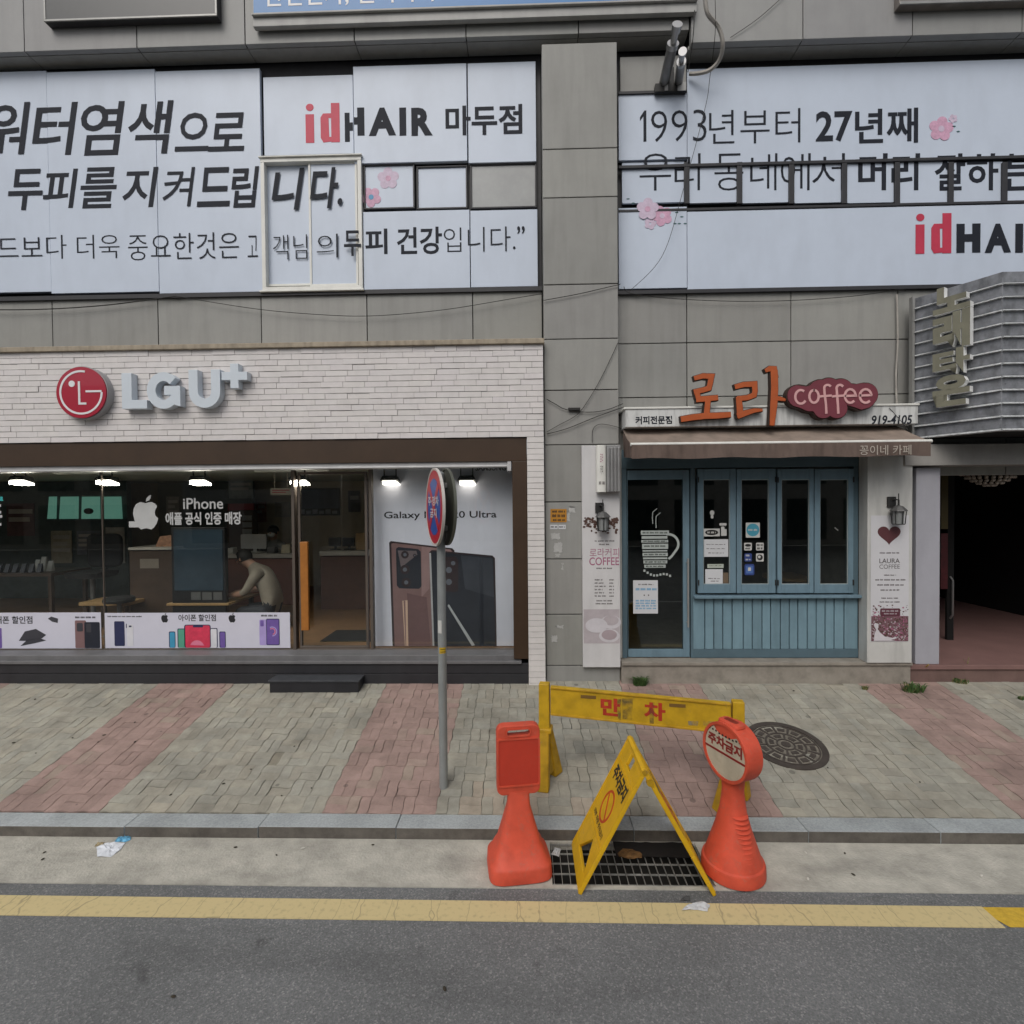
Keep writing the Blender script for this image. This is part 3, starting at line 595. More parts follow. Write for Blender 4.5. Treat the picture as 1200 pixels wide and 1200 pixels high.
# two silver lamp arms on a bracket
mCHROME = M('chrome', (.42, .42, .42), .38, metal=.9, var=.05); mSTEELD = M('dull steel', (.22, .22, .22), .4, metal=.6, var=.2)
fl = thing('bracket_lamp', 'pair of chrome tube spotlights on a dark bracket above the right banner', 'lamp', tuple(P(787, 105, YS-.05)))
for (x0, y0, x1, y1, s, ya) in ((778, 98, 794, 28, 1, 5.30), (795, 97, 800, 60, .8, 5.35)):
    p0 = P(x0, y0, YS-.05); p1 = P(x1, y1, ya); g = MB(); r = .055*s
    g.cyl(p0, p0.lerp(p1, .62), r, n=20); g.build('tube', mSTEELD, fl, smooth=True)
    g = MB(); g.cyl(p0.lerp(p1, .62), p0.lerp(p1, .70), r*1.12, n=20); g.cyl(p0.lerp(p1, .70), p0.lerp(p1, .9), r*.62, n=16); g.cyl(p0.lerp(p1, .88), p1, r*.85, r*.95, n=20); g.build('lamp_head', mCHROME, fl, smooth=True)
g = MB(); g.pbox(768, 97, 805, 107, YS-.075, .055); g.pbox(785, 78, 790, 100, YS-.07, .04); g.build('bracket', M('black metal', (.012, .012, .012), .5), fl, bevel=.004)
g = MB(); g.pbox(779, 97.5, 783, 106, YS-.08, .004); g.pbox(794, 96, 804, 106, YS-.08, .004); g.build('plate', mALU, fl)
# ============================================================ PHONE SHOP FRONT
YK, YG = 5.57, 5.86
shop = thing('shopfront', 'white brick shopfront with a brown framed display window on the left of the pillar', 'shopfront', (PX(330, 780, YK), YK, pz(YK)))
mBRICK = M('white brick', (.655, .63, .625), .75, var=.05, scale=9, bump=.2, bscale=120, tint=True, stain=.05, stscale=(1.5, 1.5, .4))
BX1 = PX(637, 480, YK); BX0 = PX(618.5, 640, YK); BZ1 = PZ(400, 407, YK); BZ0 = PZ(500, 513.5, YK); rd = random.Random(21)
nrow = 16; rh = (BZ1-BZ0)/nrow; g = MB(); bl = .245
for r in range(nrow):
    z0 = BZ0+r*rh; x = BX1; first = True; o = (.5, 1.0, .25, .75)[r % 4] if r % 5 else rd.choice([.4, .6, .85])
    while x > XL:
        wd = bl*o if first else bl*rd.choice([1, 1, 1, 1, .98]); first = False
        k = rd.gauss(1, .014); g.cur = (k, k*rd.uniform(.992, 1.003), k*rd.uniform(.985, 1.003)); gx = .0012; q = max(0, rd.gauss(.003, .003))
        g.box(max(XL, x-wd)+gx, x-gx, YK+q, YK+.05, z0+.0028+rd.uniform(0, .0015), z0+rh-.001); x -= wd
zb = pz(YK)-.03; nj = int((BZ0-zb)/rh)+1
for r in range(nj):
    z1 = BZ0-r*rh; k = rd.gauss(1, .03); g.cur = (k, k, k*.985)
    q = max(0, rd.gauss(.003, .002)); g.box(BX0, BX1, YK+q, YK+.05, z1-rh+.0028, z1-.001)
g.cur = (1, 1, 1)
br = g.build('brick_cladding', mBRICK, shop, bevel=.002, seg=1)
g = MB(); g.box(XL, BX1-.002, YK+.012, YK+.24, BZ0+.001, BZ1-.003); g.box(BX0+.001, BX1-.002, YK+.012, YK+.24, zb, BZ0); g.build('mortar', M('dark mortar', (.055, .052, .05), .9, var=.2), br)
g = MB(); g.box(XL, BX1+.012, YK-.03, YS-.01, BZ1+.001, BZ1+.055); g.build('coping', M('beige coping', (.34, .29, .22), .7, var=.2, scale=5, stain=.35, stscale=(3, 3, 1)), shop, bevel=.006)
mBROWN = M('brown frame', (.048, .028, .016), .45, var=.15, scale=3)
FX1 = PX(601, 640, YK+.03); ZS0 = PZ(560, 541, YK+.03); FZB = PZ(610, 772, YK+.03)
g = MB(); g.box(XL, BX0-.003, YK+.02, YG+.03, ZS0, BZ0-.002); g.box(FX1, BX0-.003, YK+.021, YG+.03, FZB, ZS0-.001); g.build('frame', mBROWN, shop, bevel=.005)
mGREYM = M('grey aluminium', (.50, .50, .505), .38, metal=.1, var=.08, stain=.15)
g = MB(); YSH = YK+.045; a, b, c, d = Rc(-400, 540.5, 596, 552, YSH); a = XL
g.box(a, b, YSH, YG-.02, c, d); g.box(a, b+.01, YSH-.012, YSH-.001, c-.004, c+.016); g.box(b-.015, b+.03, YSH-.02, YG-.02, c-.05, d+.012)
g.build('shutter_box', mGREYM, shop, bevel=.006)
# sill and black plinth
ZSL = PZ(300, 761, YG); a = XL
YPL = 5.60
g = MB(); zt = PZ(300, 778, YPL-.02); g.box(a, FX1+.08, YPL+.02, YG+.04, zt, ZSL); g.box(a, FX1+.085, YPL-.02, YPL+.019, zt-.004, zt+.028); g.build('sill', M('grey window sill', (.15, .15, .155), .5, var=.1, stain=.2), shop, bevel=.004)
g = MB(); zm = (pz(YPL)+zt)/2
g.box(a, BX0-.004, YPL, YG, pz(YPL)-.1, zm-.003); g.box(a, BX0-.004, YPL+.002, YG, zm+.003, zt-.005); g.build('plinth', M('black plinth board', (.028, .028, .032), .5, var=.15, stain=.2), shop, bevel=.003)
# glass panes, mullions, door
mGLASS = glass('shop glass', (.95, .965, .955), 1.7)
ZGT = PZ(300, 553, YG); mMUL = M('brown grey mullion', (.12, .10, .085), .4, metal=.3, var=.1)
DL, DR = PX(346, 650, YG), PX(434, 650, YG)
mx = PX(120.5, 640, YG)
for x0, x1 in ((XL+.1, PX(-120, 640, YG)), (PX(-119, 640, YG), mx-.006), (mx+.006, DL-.03), (DR+.03, FX1)):
    g = MB(); g.box(x0, x1, YG, YG+.01, ZSL+.001, ZGT+.02); g.build('window_pane', mGLASS, shop)
g = MB(); g.box(mx-.0055, mx+.0055, YG-.004, YG+.016, ZSL+.001, ZGT+.02)
g.box(DL-.029, DL+.004, YG-.02, YG+.06, ZSL-.06, ZGT+.02); g.box(DR-.004, DR+.029, YG-.02, YG+.06, ZSL-.06, ZGT+.02); g.box(XL, FX1, YG-.012, YG+.03, ZSL-.008, ZSL+.006); g.build('mullion', mMUL, shop, bevel=.002)
a, b, c, d = Rc(350, 553, 431, 763, YG+.01)
door = MB(); t = .028; door.box(a, b, YG+.005, YG+.045, c, c+.06); door.box(a, b, YG+.005, YG+.045, d-t, d); door.box(a, a+t, YG+.006, YG+.045, c+.06, d-t); door.box(b-t, b, YG+.006, YG+.045, c+.06, d-t)
dr = door.build('door', mMUL, shop, bevel=.003)
g = MB(); g.box(a+t, b-t, YG+.02, YG+.03, c+.06, d-t); g.build('pane', mGLASS, dr)
x0, x1, z0, z1 = Rc(352, 635, 361, 739, YG-.06); g = MB(); g.box(x0, x1, YG-.06, YG-.022, z0, z1); g.box(x0+.02, x1-.02, YG-.022, YG+.0195, z0+.15, z0+.19); g.box(x0+.02, x1-.02, YG-.022, YG+.0195, z1-.19, z1-.15)
g.build('handle', M('orange brown wooden handle', (.34, .13, .025), .45, var=.15, scale=12), dr, bevel=.006)
# round logo sign and channel letters
YLG = YK-.09
lg = thing('round_sign', 'round red emblem sign with a white ring and letters on the white brick', 'sign', tuple(P(95.5, 460, YLG)))
c = P(95.5, 460, YLG); r = 31.5*YLG/600*1.0
mRIM = M('grey sign rim', (.34, .34, .35), .4, var=.05); mLGRED = M('deep red acrylic', (.36, .012, .035), .3, var=.04, coat=.3); mWP = M('white acrylic', (.72, .72, .74), .4, var=.03)
g = MB(); g.cyl((c.x, YLG+.01, c.z), (c.x, YK+.02, c.z), r, n=64); g.build('rim', mRIM, lg, smooth=True)
g = MB(); g.cyl((c.x, YLG-.005, c.z), (c.x, YLG+.0095, c.z), r*.965, n=64); g.build('face', mLGRED, lg, smooth=True)
g = MB(); y = YLG-.008; k = r
g.ribbon(arc(c.x, c.z, k*.80, 78, 360, 50), k*.075, y, y+.003); g.ribbon([(c.x+k*.80, c.z+k*.037), (c.x+k*.18, c.z+k*.037)], k*.075, y-.001, y+.003)
g.ribbon([(c.x-k*.07, c.z+k*.42), (c.x-k*.07, c.z-k*.42), (c.x+k*.2, c.z-k*.42)], k*.08, y, y+.003); g.prism(disc(c.x-k*.35, c.z+k*.33, k*.12, 24), y, y+.003)
g.build('emblem', mWP, lg)
cl = thing('letter_sign', 'raised pale blue white capital letters with a plus on the white brick', 'sign', (PX(215, 457, YLG), YLG, PZ(215, 479, YLG)))
mLET = M('pale blue white letter face', (.58, .64, .70), .35, var=.03); mLSD = M('letter return grey', (.30, .32, .34), .4)
def letter(fn):
    g = MB(); fn(g); o = g.build('letter', [mLET, mLSD], cl, bevel=.003)
def LL(g):
    a, b, c_, d = Rc(142.5, 437, 172, 479, YLG); t = (b-a)*.40; g.prism([(a, c_), (b, c_), (b, c_+t*.85), (a+t, c_+t*.85), (a+t, d), (a, d)], YLG, YK-.002)
def LG_(g):
    a, b, c_, d = Rc(172, 436, 211, 479, YLG); w_ = b-a; h = d-c_; cx, cz = (a+b)/2+.0, (c_+d)/2; t = w_*.26
    pts = [(cx+(w_/2-t/2)*math.cos(R(v)), cz+(h/2-t/2)*math.sin(R(v))) for v in range(42, 325, 12)]
    pts += [(b-t/2, c_+h*.22), (b-t/2, cz-h*.0), (cx+w_*.02, cz)]
    g.ribbon(pts, t, YLG, YK-.002)
def LU(g):
    a, b, c_, d = Rc(221, 433, 258, 478, YLG); w_ = b-a; t = w_*.29; cx = (a+b)/2; rr = w_/2-t/2; cz = c_+t/2+rr
    pts = [(a+t/2, d)] + [(cx+rr*math.cos(R(v)), cz+rr*math.sin(R(v))) for v in range(180, 361, 15)] + [(b-t/2, d)]
    g.ribbon(pts, t, YLG, YK-.002)
def LP(g):
    a, b, c_, d = Rc(259.5, 426, 289.5, 455, YLG); t = (b-a)*.16; cx, cz = (a+b)/2, (c_+d)/2
    g.prism([(cx-t, c_), (cx+t, c_), (cx+t, cz-t), (b, cz-t), (b, cz+t), (cx+t, cz+t), (cx+t, d), (cx-t, d), (cx-t, cz+t), (a, cz+t), (a, cz-t), (cx-t, cz-t)], YLG, YK-.002)
for f in (LL, LG_, LU, LP): letter(f)
# doorstep
a, b = PX(315, 800, 5.33), PX(421, 800, 5.33)
ds = thing('doorstep', 'low black wooden step in front of the glass shop door', 'step', ((a+b)/2, 5.45, pz(5.45)))
yf = GP(365, 812.5).y; a, b = PX(314, 805, yf), PX(421, 805, yf); zt = PZ(365, 797.5, yf)
g = MB(); g.box(a+.012, b-.012, yf+.012, YPL-.008, pz(yf)-.02, zt-.022); g.build('riser', M('black painted wood', (.022, .022, .026), .5, var=.15, stain=.2), ds, bevel=.004)
g = MB(); g.box(a, b, yf, YPL-.004, zt-.022, zt); g.build('tread', M('worn black rubber tread', (.045, .048, .055), .7, var=.2, scale=9), ds, bevel=.004)
# ------------------------------------------------------------ room behind the glass
ZFL = ZSL-.02; ZC = PZ(200, 545, YG); YBK = 10.6; RX0, RX1 = -12.4, .05
room = thing('shop_interior', 'dim brown room of the phone shop seen through the glass', 'room', (-4, 8, ZFL))
mWALLI = M('beige interior wall', (.46, .40, .31), .8, var=.08); mFLI = M('brown wood floor', (.22, .125, .066), .45, var=.2, scale=4); mCEI = M('pale green grey ceiling', (.62, .70, .64), .8, var=.06)
g = MB(); g.box(RX0, RX1, YG+.05, YBK, ZFL-.1, ZFL); g.build('floor', mFLI, room)
g = MB(); g.box(RX0, RX1, YG+.05, YBK, ZC+.01, ZC+.08); g.build('ceiling', mCEI, room)
g = MB(); g.box(RX0, RX1, YBK, YBK+.08, ZFL, ZC+.01); g.box(RX1, RX1+.08, YG+.05, YBK, ZFL, ZC+.01); g.box(RX0-.08, RX0, YG+.05, YBK, ZFL, ZC+.01); g.build('wall', mWALLI, room)
mTEAL = M('dark teal wall panel', (.055, .075, .072), .5, var=.3); mDARKW = M('dark brown cabinet', (.06, .038, .026), .5, var=.2); mREDC = M('red brown counter front', (.16, .055, .035), .5, var=.15); mCTOP = M('pale counter top', (.42, .40, .36), .4); mWOOD = M('light wood', (.30, .19, .085), .5, var=.2, scale=10)
g = MB(); a, b, c, d = Rc(-60, 579, 150, 700, 9.3); g.box(a-2, b, 9.3, 9.4, ZFL, ZC); g.build('partition', mTEAL, room)
g = MB(); a, b, c, d = Rc(186, 560, 296, 700, 9.9); g.box(a, b, 9.9, 10.0, ZFL, ZC); g.build('partition', M('dark grey green panel', (.05, .06, .055), .6, var=.15), room)
# glowing pale green panes, added to stand for a reflection in the glass
lw = thing('reflection_panes', 'row of four added pale green glowing panes with a dark oval medallion, for a reflection in the shop glass', 'window', (PX(100, 607, 9.25), 9.25, PZ(100, 609, 9.25)))
mPANE = M('pale green reflection glow', (.10, .24, .19), .4, var=.15, scale=3, emit=.5)
for x0, x1, sk in ((54, 65, 3), (68, 91, 2), (94, 117, 0), (121, 143, -2)):
    a, b, c, d = Rc(x0, 582, x1, 608, 9.25); k = sk*.008; g = MB(); g.prism([(a+.015, c), (b-.015, c), (b+k-.015, d), (a+k+.035, d)], 9.25, 9.28); g.build('pane', mPANE, lw)
g = MB(); a, b, c, d = Rc(48, 577, 148, 581, 9.2); g.box(a, b, 9.2, 9.29, c, d); a, b, c, d = Rc(52, 608.5, 147, 611, 9.2); g.box(a, b, 9.2, 9.29, c, d); g.build('frame', mTEAL, lw)
q = P(103, 599, 9.22); g = MB(); g.prism(disc(q.x, q.z, .085, 24, .055), 9.225, 9.245); g.build('medallion', M('dark bronze', (.03, .025, .02), .5), lw)
# lamps under the ceiling, just inside the glass
mLAMP = M('lit lamp lens', (1, .93, .80), .5, var=0, emit=36); mLAMPP = M('lit poster lamp lens', (1, .93, .80), .5, var=0, emit=3.6)
names = ['leftmost', 'second', 'third', 'fourth', 'fifth', 'sixth']
for k, px in enumerate((23, 124, 233, 350, 457, 547)):
    yl = 5.935; zc = PZ(px, 564, yl); q = P(px, 564, yl)
    lab = ['lit floodlight under the shop ceiling near the left edge of the photo', 'lit floodlight under the shop ceiling above the green glowing panes', 'lit floodlight under the shop ceiling right above the white window lettering', 'lit floodlight under the shop ceiling above the glass door', 'lit floodlight above the left side of the big phone poster', 'lit floodlight above the big phone poster, half behind the round road sign'][k]
    t = thing('floodlight', lab, 'lamp', (q.x, yl, q.z), group='floodlights inside the shop window')
    g = MB(); g.hexa([(q.x-.105, yl-.05, q.z+.015), (q.x+.105, yl-.05, q.z+.015), (q.x+.105, yl+.09, q.z-.025), (q.x-.105, yl+.09, q.z-.025)], [(q.x-.08, yl-.03, q.z+.065), (q.x+.08, yl-.03, q.z+.065), (q.x+.08, yl+.09, q.z+.055), (q.x-.08, yl+.09, q.z+.055)]); g.build('housing', M('black lamp housing', (.012, .012, .012), .5), t, bevel=.004)
    g = MB(); z = q.z; g.hexa([(q.x-.075, yl-.052, z-.034), (q.x+.085, yl-.052, z-.034), (q.x+.095, yl+.085, z-.046), (q.x-.085, yl+.085, z-.046)], [(q.x-.08, yl-.045, z+.004), (q.x+.08, yl-.045, z+.004), (q.x+.095, yl+.085, z-.027), (q.x-.095, yl+.085, z-.027)]); g.build('lens', mLAMPP if k > 3 else mLAMP, t)
    g = MB(); zt = ZC+.012; g.box(q.x-.075, q.x-.065, yl+.0, yl+.02, q.z+.06, zt); g.box(q.x+.065, q.x+.075, yl, yl+.02, q.z+.06, zt); g.build('bracket', MATS['black lamp housing'], t)
mSTRIP = M('white ceiling strip', (.55, .55, .52), .4)
for px0, px1, lab in ((62, 133, 'white strip fitting on the shop ceiling between the two left floodlights'), (298, 385, 'white strip fitting on the shop ceiling above the door')):
    a, b, c, d = Rc(px0, 553, px1, 558, 6.4); g = MB(); g.box(a, b, 6.4, 6.46, ZC-.05, ZC+.011); g.box(a+.02, b-.02, 6.39, 6.47, ZC-.056, ZC-.051); tag(g.build('ceiling_light', mSTRIP, bevel=.004), lab, 'ceiling light')
# ------------------------------------------------------------ printed posters on the glass
YPO = YG-.0045
mPOST = M('lilac white poster', (.60, .60, .69), .4, var=.03); mPRT = M('black print', (.02, .02, .024), .5); mGREYD = M('dark grey print', (.05, .05, .06), .4)
mPH = {'violet': M('violet phone print', (.16, .10, .34), .35, var=.15, scale=20), 'lilac': M('lilac phone print', (.40, .32, .62), .35), 'red': M('red phone print', (.62, .05, .10), .35, var=.2, scale=12), 'pinkp': M('rose phone print', (.68, .20, .30), .35, var=.1), 'blue': M('sky blue phone print', (.06, .30, .48), .35), 'green': M('green phone print', (.10, .34, .24), .35), 'navy': M('navy phone print', (.03, .035, .09), .35), 'white': M('white phone print', (.66, .66, .70), .35), 'bronze': M('bronze phone print', (.21, .125, .125), .35, var=.12, scale=2), 'black': M('blue black phone print', (.022, .025, .036), .35, var=.25, scale=2), 'gold': M('gold print', (.60, .42, .32), .35), 'steel': M('steel print', (.12, .13, .16), .35)}
def poster(x0, y0, x1, y1, label, Y=YPO):
    a, b, c, d = Rc(x0, y0, x1, y1, Y); t = thing('poster', label, 'poster', ((a+b)/2, Y, c)); g = MB(); g.box(a, b, Y, Y+.003, c, d); g.build('sheet', mPOST, t); return t
def rrp(g, x0, y0, x1, y1, r, Y, m=0):
    a, b, c, d = Rc(x0, y0, x1, y1, Y); g.prism(rrect(a, b, c, d, r*Y/600), Y, Y+.0008, m)
def apple(g, px, py, h, Y, m=0):     # bitten apple with a leaf, h pixels tall
    q = P(px, py, Y); s = h*Y/600
    body = [(0,.30),(.10,.335),(.20,.335),(.30,.27),(.345,.20),(.29,.12),(.265,.02),(.29,-.08),(.37,-.16),(.32,-.30),(.24,-.42),(.15,-.485),(.07,-.46),(0,-.445),(-.08,-.46),(-.16,-.48),(-.26,-.39),(-.35,-.22),(-.395,-.02),(-.375,.14),(-.30,.27),(-.19,.335),(-.09,.325)]
    g.prism([(q.x+u*s, q.z+v*s-.04*s) for u, v in body], Y, Y+.001, m)
    g.prism([(q.x+u*s, q.z+v*s-.02*s) for u, v in ((0,.33),(.02,.42),(.09,.5),(.165,.53),(.155,.44),(.10,.365))], Y, Y+.001, m)
G1, G2, G3, G4 = YPO-.001, YPO-.002, YPO-.003, YPO-.004
p1 = poster(-112, 718, 118.5, 760, 'white discount poster with a folding phone along the bottom left of the shop window')
g = MB(); ptext(g, '휴대폰 할인점', -14, 722, 38, 731, G1, bold=.02); dashes(g, 88, 723.5, 112, G1, 2); g.build('lettering', mPRT, p1)
g = MB(); q = lambda *pts: g.prism([(P(x, y, G2).x, P(x, y, G2).z) for x, y in pts], G2, G2+.0008, 0)
q((22, 751), (29, 740), (42, 737), (54, 744), (49, 748), (30, 751)); q((24, 757), (31, 750.5), (47, 748), (54, 750.5), (40, 754)); q((56, 725), (60, 722.5), (68, 725), (67.5, 730), (61, 728.5))
rrp(g, -4, 736, 2, 759.5, 1, G2, 1); rrp(g, 88, 727, 101, 759.5, 1.5, G2, 2); rrp(g, 90, 730, 97, 740, 1.5, G3, 0); rrp(g, 99, 729, 117, 759.5, 1.5, G3, 3); rrp(g, 101, 731, 107, 741, 1.5, G4, 0)
g.build('phone_picture', [mGREYD, mPH['violet'], mPH['bronze'], mPH['black']], p1)
p2 = poster(123, 718, 340, 759.5, 'white discount poster with red and green phones along the bottom of the middle window')
g = MB(); ptext(g, '아이폰 할인점', 209, 720, 253, 728, G1, bold=.02); apple(g, 193, 724, 11, G1); apple(g, 272, 724, 11, G1); dashes(g, 126, 722.5, 166, G1, 1.4); dashes(g, 306, 721.5, 325, G1, 2); g.build('lettering', mPRT, p2)
g = MB(); K = ['navy', 'blue', 'green', 'red', 'white', 'violet', 'lilac', 'pinkp']; kk = {n: i for i, n in enumerate(K)}
rrp(g, 134, 728, 146, 757, 1.5, G2, kk['navy']); rrp(g, 149, 732, 156, 757, 1, G2, kk['white']); rrp(g, 147.6, 731, 148.5, 736, .3, G2, 0); rrp(g, 151, 733, 154, 735, .5, G3, 0)
rrp(g, 198, 740, 205.5, 759, 1.5, G2, kk['navy']); rrp(g, 199, 741, 204.8, 759, 1.2, G3, kk['blue']); rrp(g, 208, 736.5, 217, 759, 1.5, G2, kk['navy']); rrp(g, 209, 737.5, 217, 759, 1.2, G3, kk['green'])
rrp(g, 216, 732, 247, 759, 2.5, G3, kk['navy']); rrp(g, 217.2, 733, 246, 759, 2, G4, kk['red']); rrp(g, 247, 736, 255, 759, 1.5, G2, 0); rrp(g, 247, 737, 254, 759, 1.2, G3, kk['white']); rrp(g, 257, 740, 264.5, 759, 1.5, G2, kk['navy']); rrp(g, 258, 741, 263.6, 759, 1.2, G3, kk['violet'])
Y5 = G4-.001; s = P(231, 757, Y5); 
for r_, m in ((.17, 'pinkp'), (.125, 'red'), (.085, 'pinkp')):
    g.prism([(s.x+r_*math.cos(R(v)), s.z-.018+r_*math.sin(R(v))*1.0) for v in range(15, 166, 8)], Y5-.0006*(3-r_*10), Y5+.0004, kk[m]) if r_ < .14 else None
rrp(g, 226, 733, 238, 735.2, 1, Y5, kk['navy'])
rrp(g, 304, 726, 321, 756, 1.6, G2, kk['lilac']); rrp(g, 312, 725, 327.5, 756, 1.6, G3, kk['navy']); rrp(g, 312.8, 726, 326.8, 755.3, 1.3, G4, kk['violet']); rrp(g, 305, 727, 309, 734, .8, G3, kk['violet'])
q_ = P(319, 740, Y5); g.ribbon(arc(q_.x, q_.z, .052, -90, 120, 16), .012, Y5, Y5+.0006, kk['lilac']); g.ribbon(arc(q_.x, q_.z, .034, -80, 130, 16), .012, Y5, Y5+.0006, kk['pinkp'])
g.build('phone_picture', [mPH[n] for n in K], p2)
# big phone poster behind the right pane
YQ = 6.035; _mp = mPOST; mPOST = M('lilac grey poster', (.66, .665, .77), .5, var=.03); p3 = poster(433, 540, 608, 757, 'tall lilac grey poster of two large phones behind the right pane of the phone shop', YQ)
g = MB(); ptext(g, 'Galaxy Note20 Ultra', 450, 599, 582, 609.5, YQ-.002, bold=.012); ptext(g, 'SAMSUNG', 557, 545, 593, 551.5, YQ-.002, bold=.02); g.build('lettering', mPRT, p3)
def ppoly(g, pts, Y, m): g.prism([(P(x, y, Y).x, P(x, y, Y).z) for x, y in pts], Y, Y+.0008, m)
g = MB(); a1, a2, a3, a4, a5 = [YQ-.0015*i for i in range(1, 6)]
ppoly(g, [(456, 636), (458, 634), (530, 642.5), (532.5, 645), (537, 757), (460, 757)], a1, 1); ppoly(g, [(458.5, 637), (461, 636.5), (528, 644), (530, 646), (534, 757), (462.5, 757)], a2, 0)
ppoly(g, [(494, 640.5), (528, 644), (530, 648), (505, 646), (503, 690), (494, 700)], a2-.0003, 7); ppoly(g, [(477, 695), (500, 700), (505, 757), (479, 757)], a2-.0003, 8); ppoly(g, [(464, 643), (467, 641), (490, 643.5), (493, 646.5), (494, 687), (491, 690), (468, 689.5), (465, 686)], a3, 2); ppoly(g, [(466, 645), (488, 645.5), (489, 650), (470, 665)], a4, 5)
for x, y, r_ in ((474.5, 650, 4.5), (474.5, 667.5, 5.5), (476, 682.5, 5.5), (486, 651, 2)):
    q_ = P(x, y, a5); g.prism(disc(q_.x, q_.z, r_*.0102, 20), a5, a5+.001, 1); g.prism(disc(q_.x, q_.z, r_*.0045, 16), a5-.001, a5, 4)
ppoly(g, [(471.5, 704), (477.5, 703.5), (478.5, 757), (474.5, 757)], a3, 3); ppoly(g, [(473, 704), (475, 704), (476, 757), (475.2, 757)], a4, 0)
ppoly(g, [(503, 647), (506, 644.5), (577, 651), (580, 654), (582, 757), (507, 757)], a3, 1); ppoly(g, [(505, 648.5), (508, 646.5), (576, 653), (578, 655), (580, 757), (509, 757)], a4, 2)
ppoly(g, [(540, 651), (577, 654.5), (579, 700), (545, 690)], a4-.0003, 9); ppoly(g, [(512, 653), (534, 652), (537, 656), (537, 692), (534, 694), (514, 692)], a5, 1); ppoly(g, [(503, 648), (505, 648), (509, 757), (507, 757)], a5, 6)
for x, y, r_ in ((531, 660, 2.5), (526, 668, 3.5), (526, 682, 3.5)):
    q_ = P(x, y, a5-.001); g.prism(disc(q_.x, q_.z, r_*.0102, 16), a5-.001, a5, 4)
ppoly(g, [(524.5, 710), (526, 708), (556.5, 756), (553, 757)], a5, 6)
g.build('phone_picture', [mPH['bronze'], M('bronze edge print', (.035, .022, .026), .35), mPH['black'], mPH['gold'], mPH['steel'], M('bronze grey glint print', (.15, .12, .13), .35), M('pale steel print', (.42, .43, .45), .35), M('bronze sheen print', (.29, .185, .185), .35), M('bronze shade print', (.15, .085, .088), .35), M('slate sheen print', (.045, .05, .066), .35)], p3)
# white decals on the glass
mDEC = M('white decal', (.46, .47, .47), .5, var=.05)
dec = MB(); apple(dec, 171, 600, 40, YG-.002); dec.pbox(151, 611, 168, 618, YG-.0021, .0015); tag(dec.build('window_decal', mDEC), 'white bitten apple decal with a short bar stuck on the shop glass', 'decal')
dec = MB(); ptext(dec, 'iPhone', 214.5, 583.5, 261.5, 596.5, YG-.002, bold=.012); ptext(dec, '애플 공식 인증 매장', 194, 600, 283, 615, YG-.002, bold=.03); tag(dec.build('window_decal', mDEC), 'white two line lettering decal on the shop glass right of the apple decal', 'decal')
dec = MB(); dec.pbox(-6, 582, 3, 587, YG-.002, .0015); tag(dec.build('window_decal', M('turquoise decal', (.05, .45, .45), .5)), 'turquoise bar decal at the very left edge of the shop glass', 'decal')
dec = MB(); ptext(dec, '폰', -9, 591, 2.5, 616, YG-.002, bold=.02); tag(dec.build('window_decal', mDEC), 'white lettering decal cut by the left edge of the photo', 'decal')
# ============================================================ THINGS IN THE PHONE SHOP
def ibox(mb, px0, py0, px1, py1, Y, d, m=0, zb=None):
    a, b, c, e = Rc(px0, py0, px1, py1, Y); mb.box(a, b, Y, Y+d, c if zb is None else zb, e, m)
# display screen on a stand
ks = thing('display_board', 'tall dark blue display board standing inside the middle window', 'display', (PX(232, 700, 6.6), 6.6, ZFL))
mSCR = M('dim blue screen', (.022, .036, .05), .25, var=.3, scale=2, emit=.12)
g = MB(); ibox(g, 201, 618, 264, 712, 6.6, .07, zb=ZFL+.02); g.build('case', M('black case', (.012, .012, .014), .4), ks, bevel=.006)
g = MB(); ibox(g, 204, 621, 261, 692, 6.592, .006); g.build('screen', mSCR, ks)
g = MB(); ibox(g, 224, 694, 235, 703, 6.593, .005); ibox(g, 237, 694, 248, 703, 6.593, .005); ibox(g, 250, 694, 260, 703, 6.593, .005); g.build('card', M('grey card', (.10, .10, .10), .5), ks)
# cabinet with a bag on it
cb = thing('cabinet', 'brown cabinet standing inside the left part of the middle window', 'cabinet', (PX(178, 700, 7.0), 7.0, ZFL))
g = MB(); ibox(g, 152, 645, 204, 720, 7.0, .5, zb=ZFL+.002); g.build('body', mDARKW, cb, bevel=.006)
g = MB(); ibox(g, 150, 641.5, 205, 644.5, 6.97, .55); g.build('top', mCTOP, cb, bevel=.004)
g = MB(); ibox(g, 164, 655, 186, 666, 6.992, .007); g.build('notice', M('faded notice', (.20, .17, .14), .6), cb)
g = MB(); a, b, c, d = Rc(181, 627, 203, 641.5, 7.1); g.hexa([(a, 7.1, c), (b, 7.1, c), (b, 7.3, c), (a, 7.3, c)], [(a+.04, 7.15, d-.02), (b-.01, 7.15, d), (b-.01, 7.25, d), (a+.04, 7.25, d-.02)]); tag(g.build('bag', M('striped bag', (.34, .17, .10), .6, var=.5, scale=22), bevel=.01), 'small orange and red bag lying on the brown cabinet', 'bag')
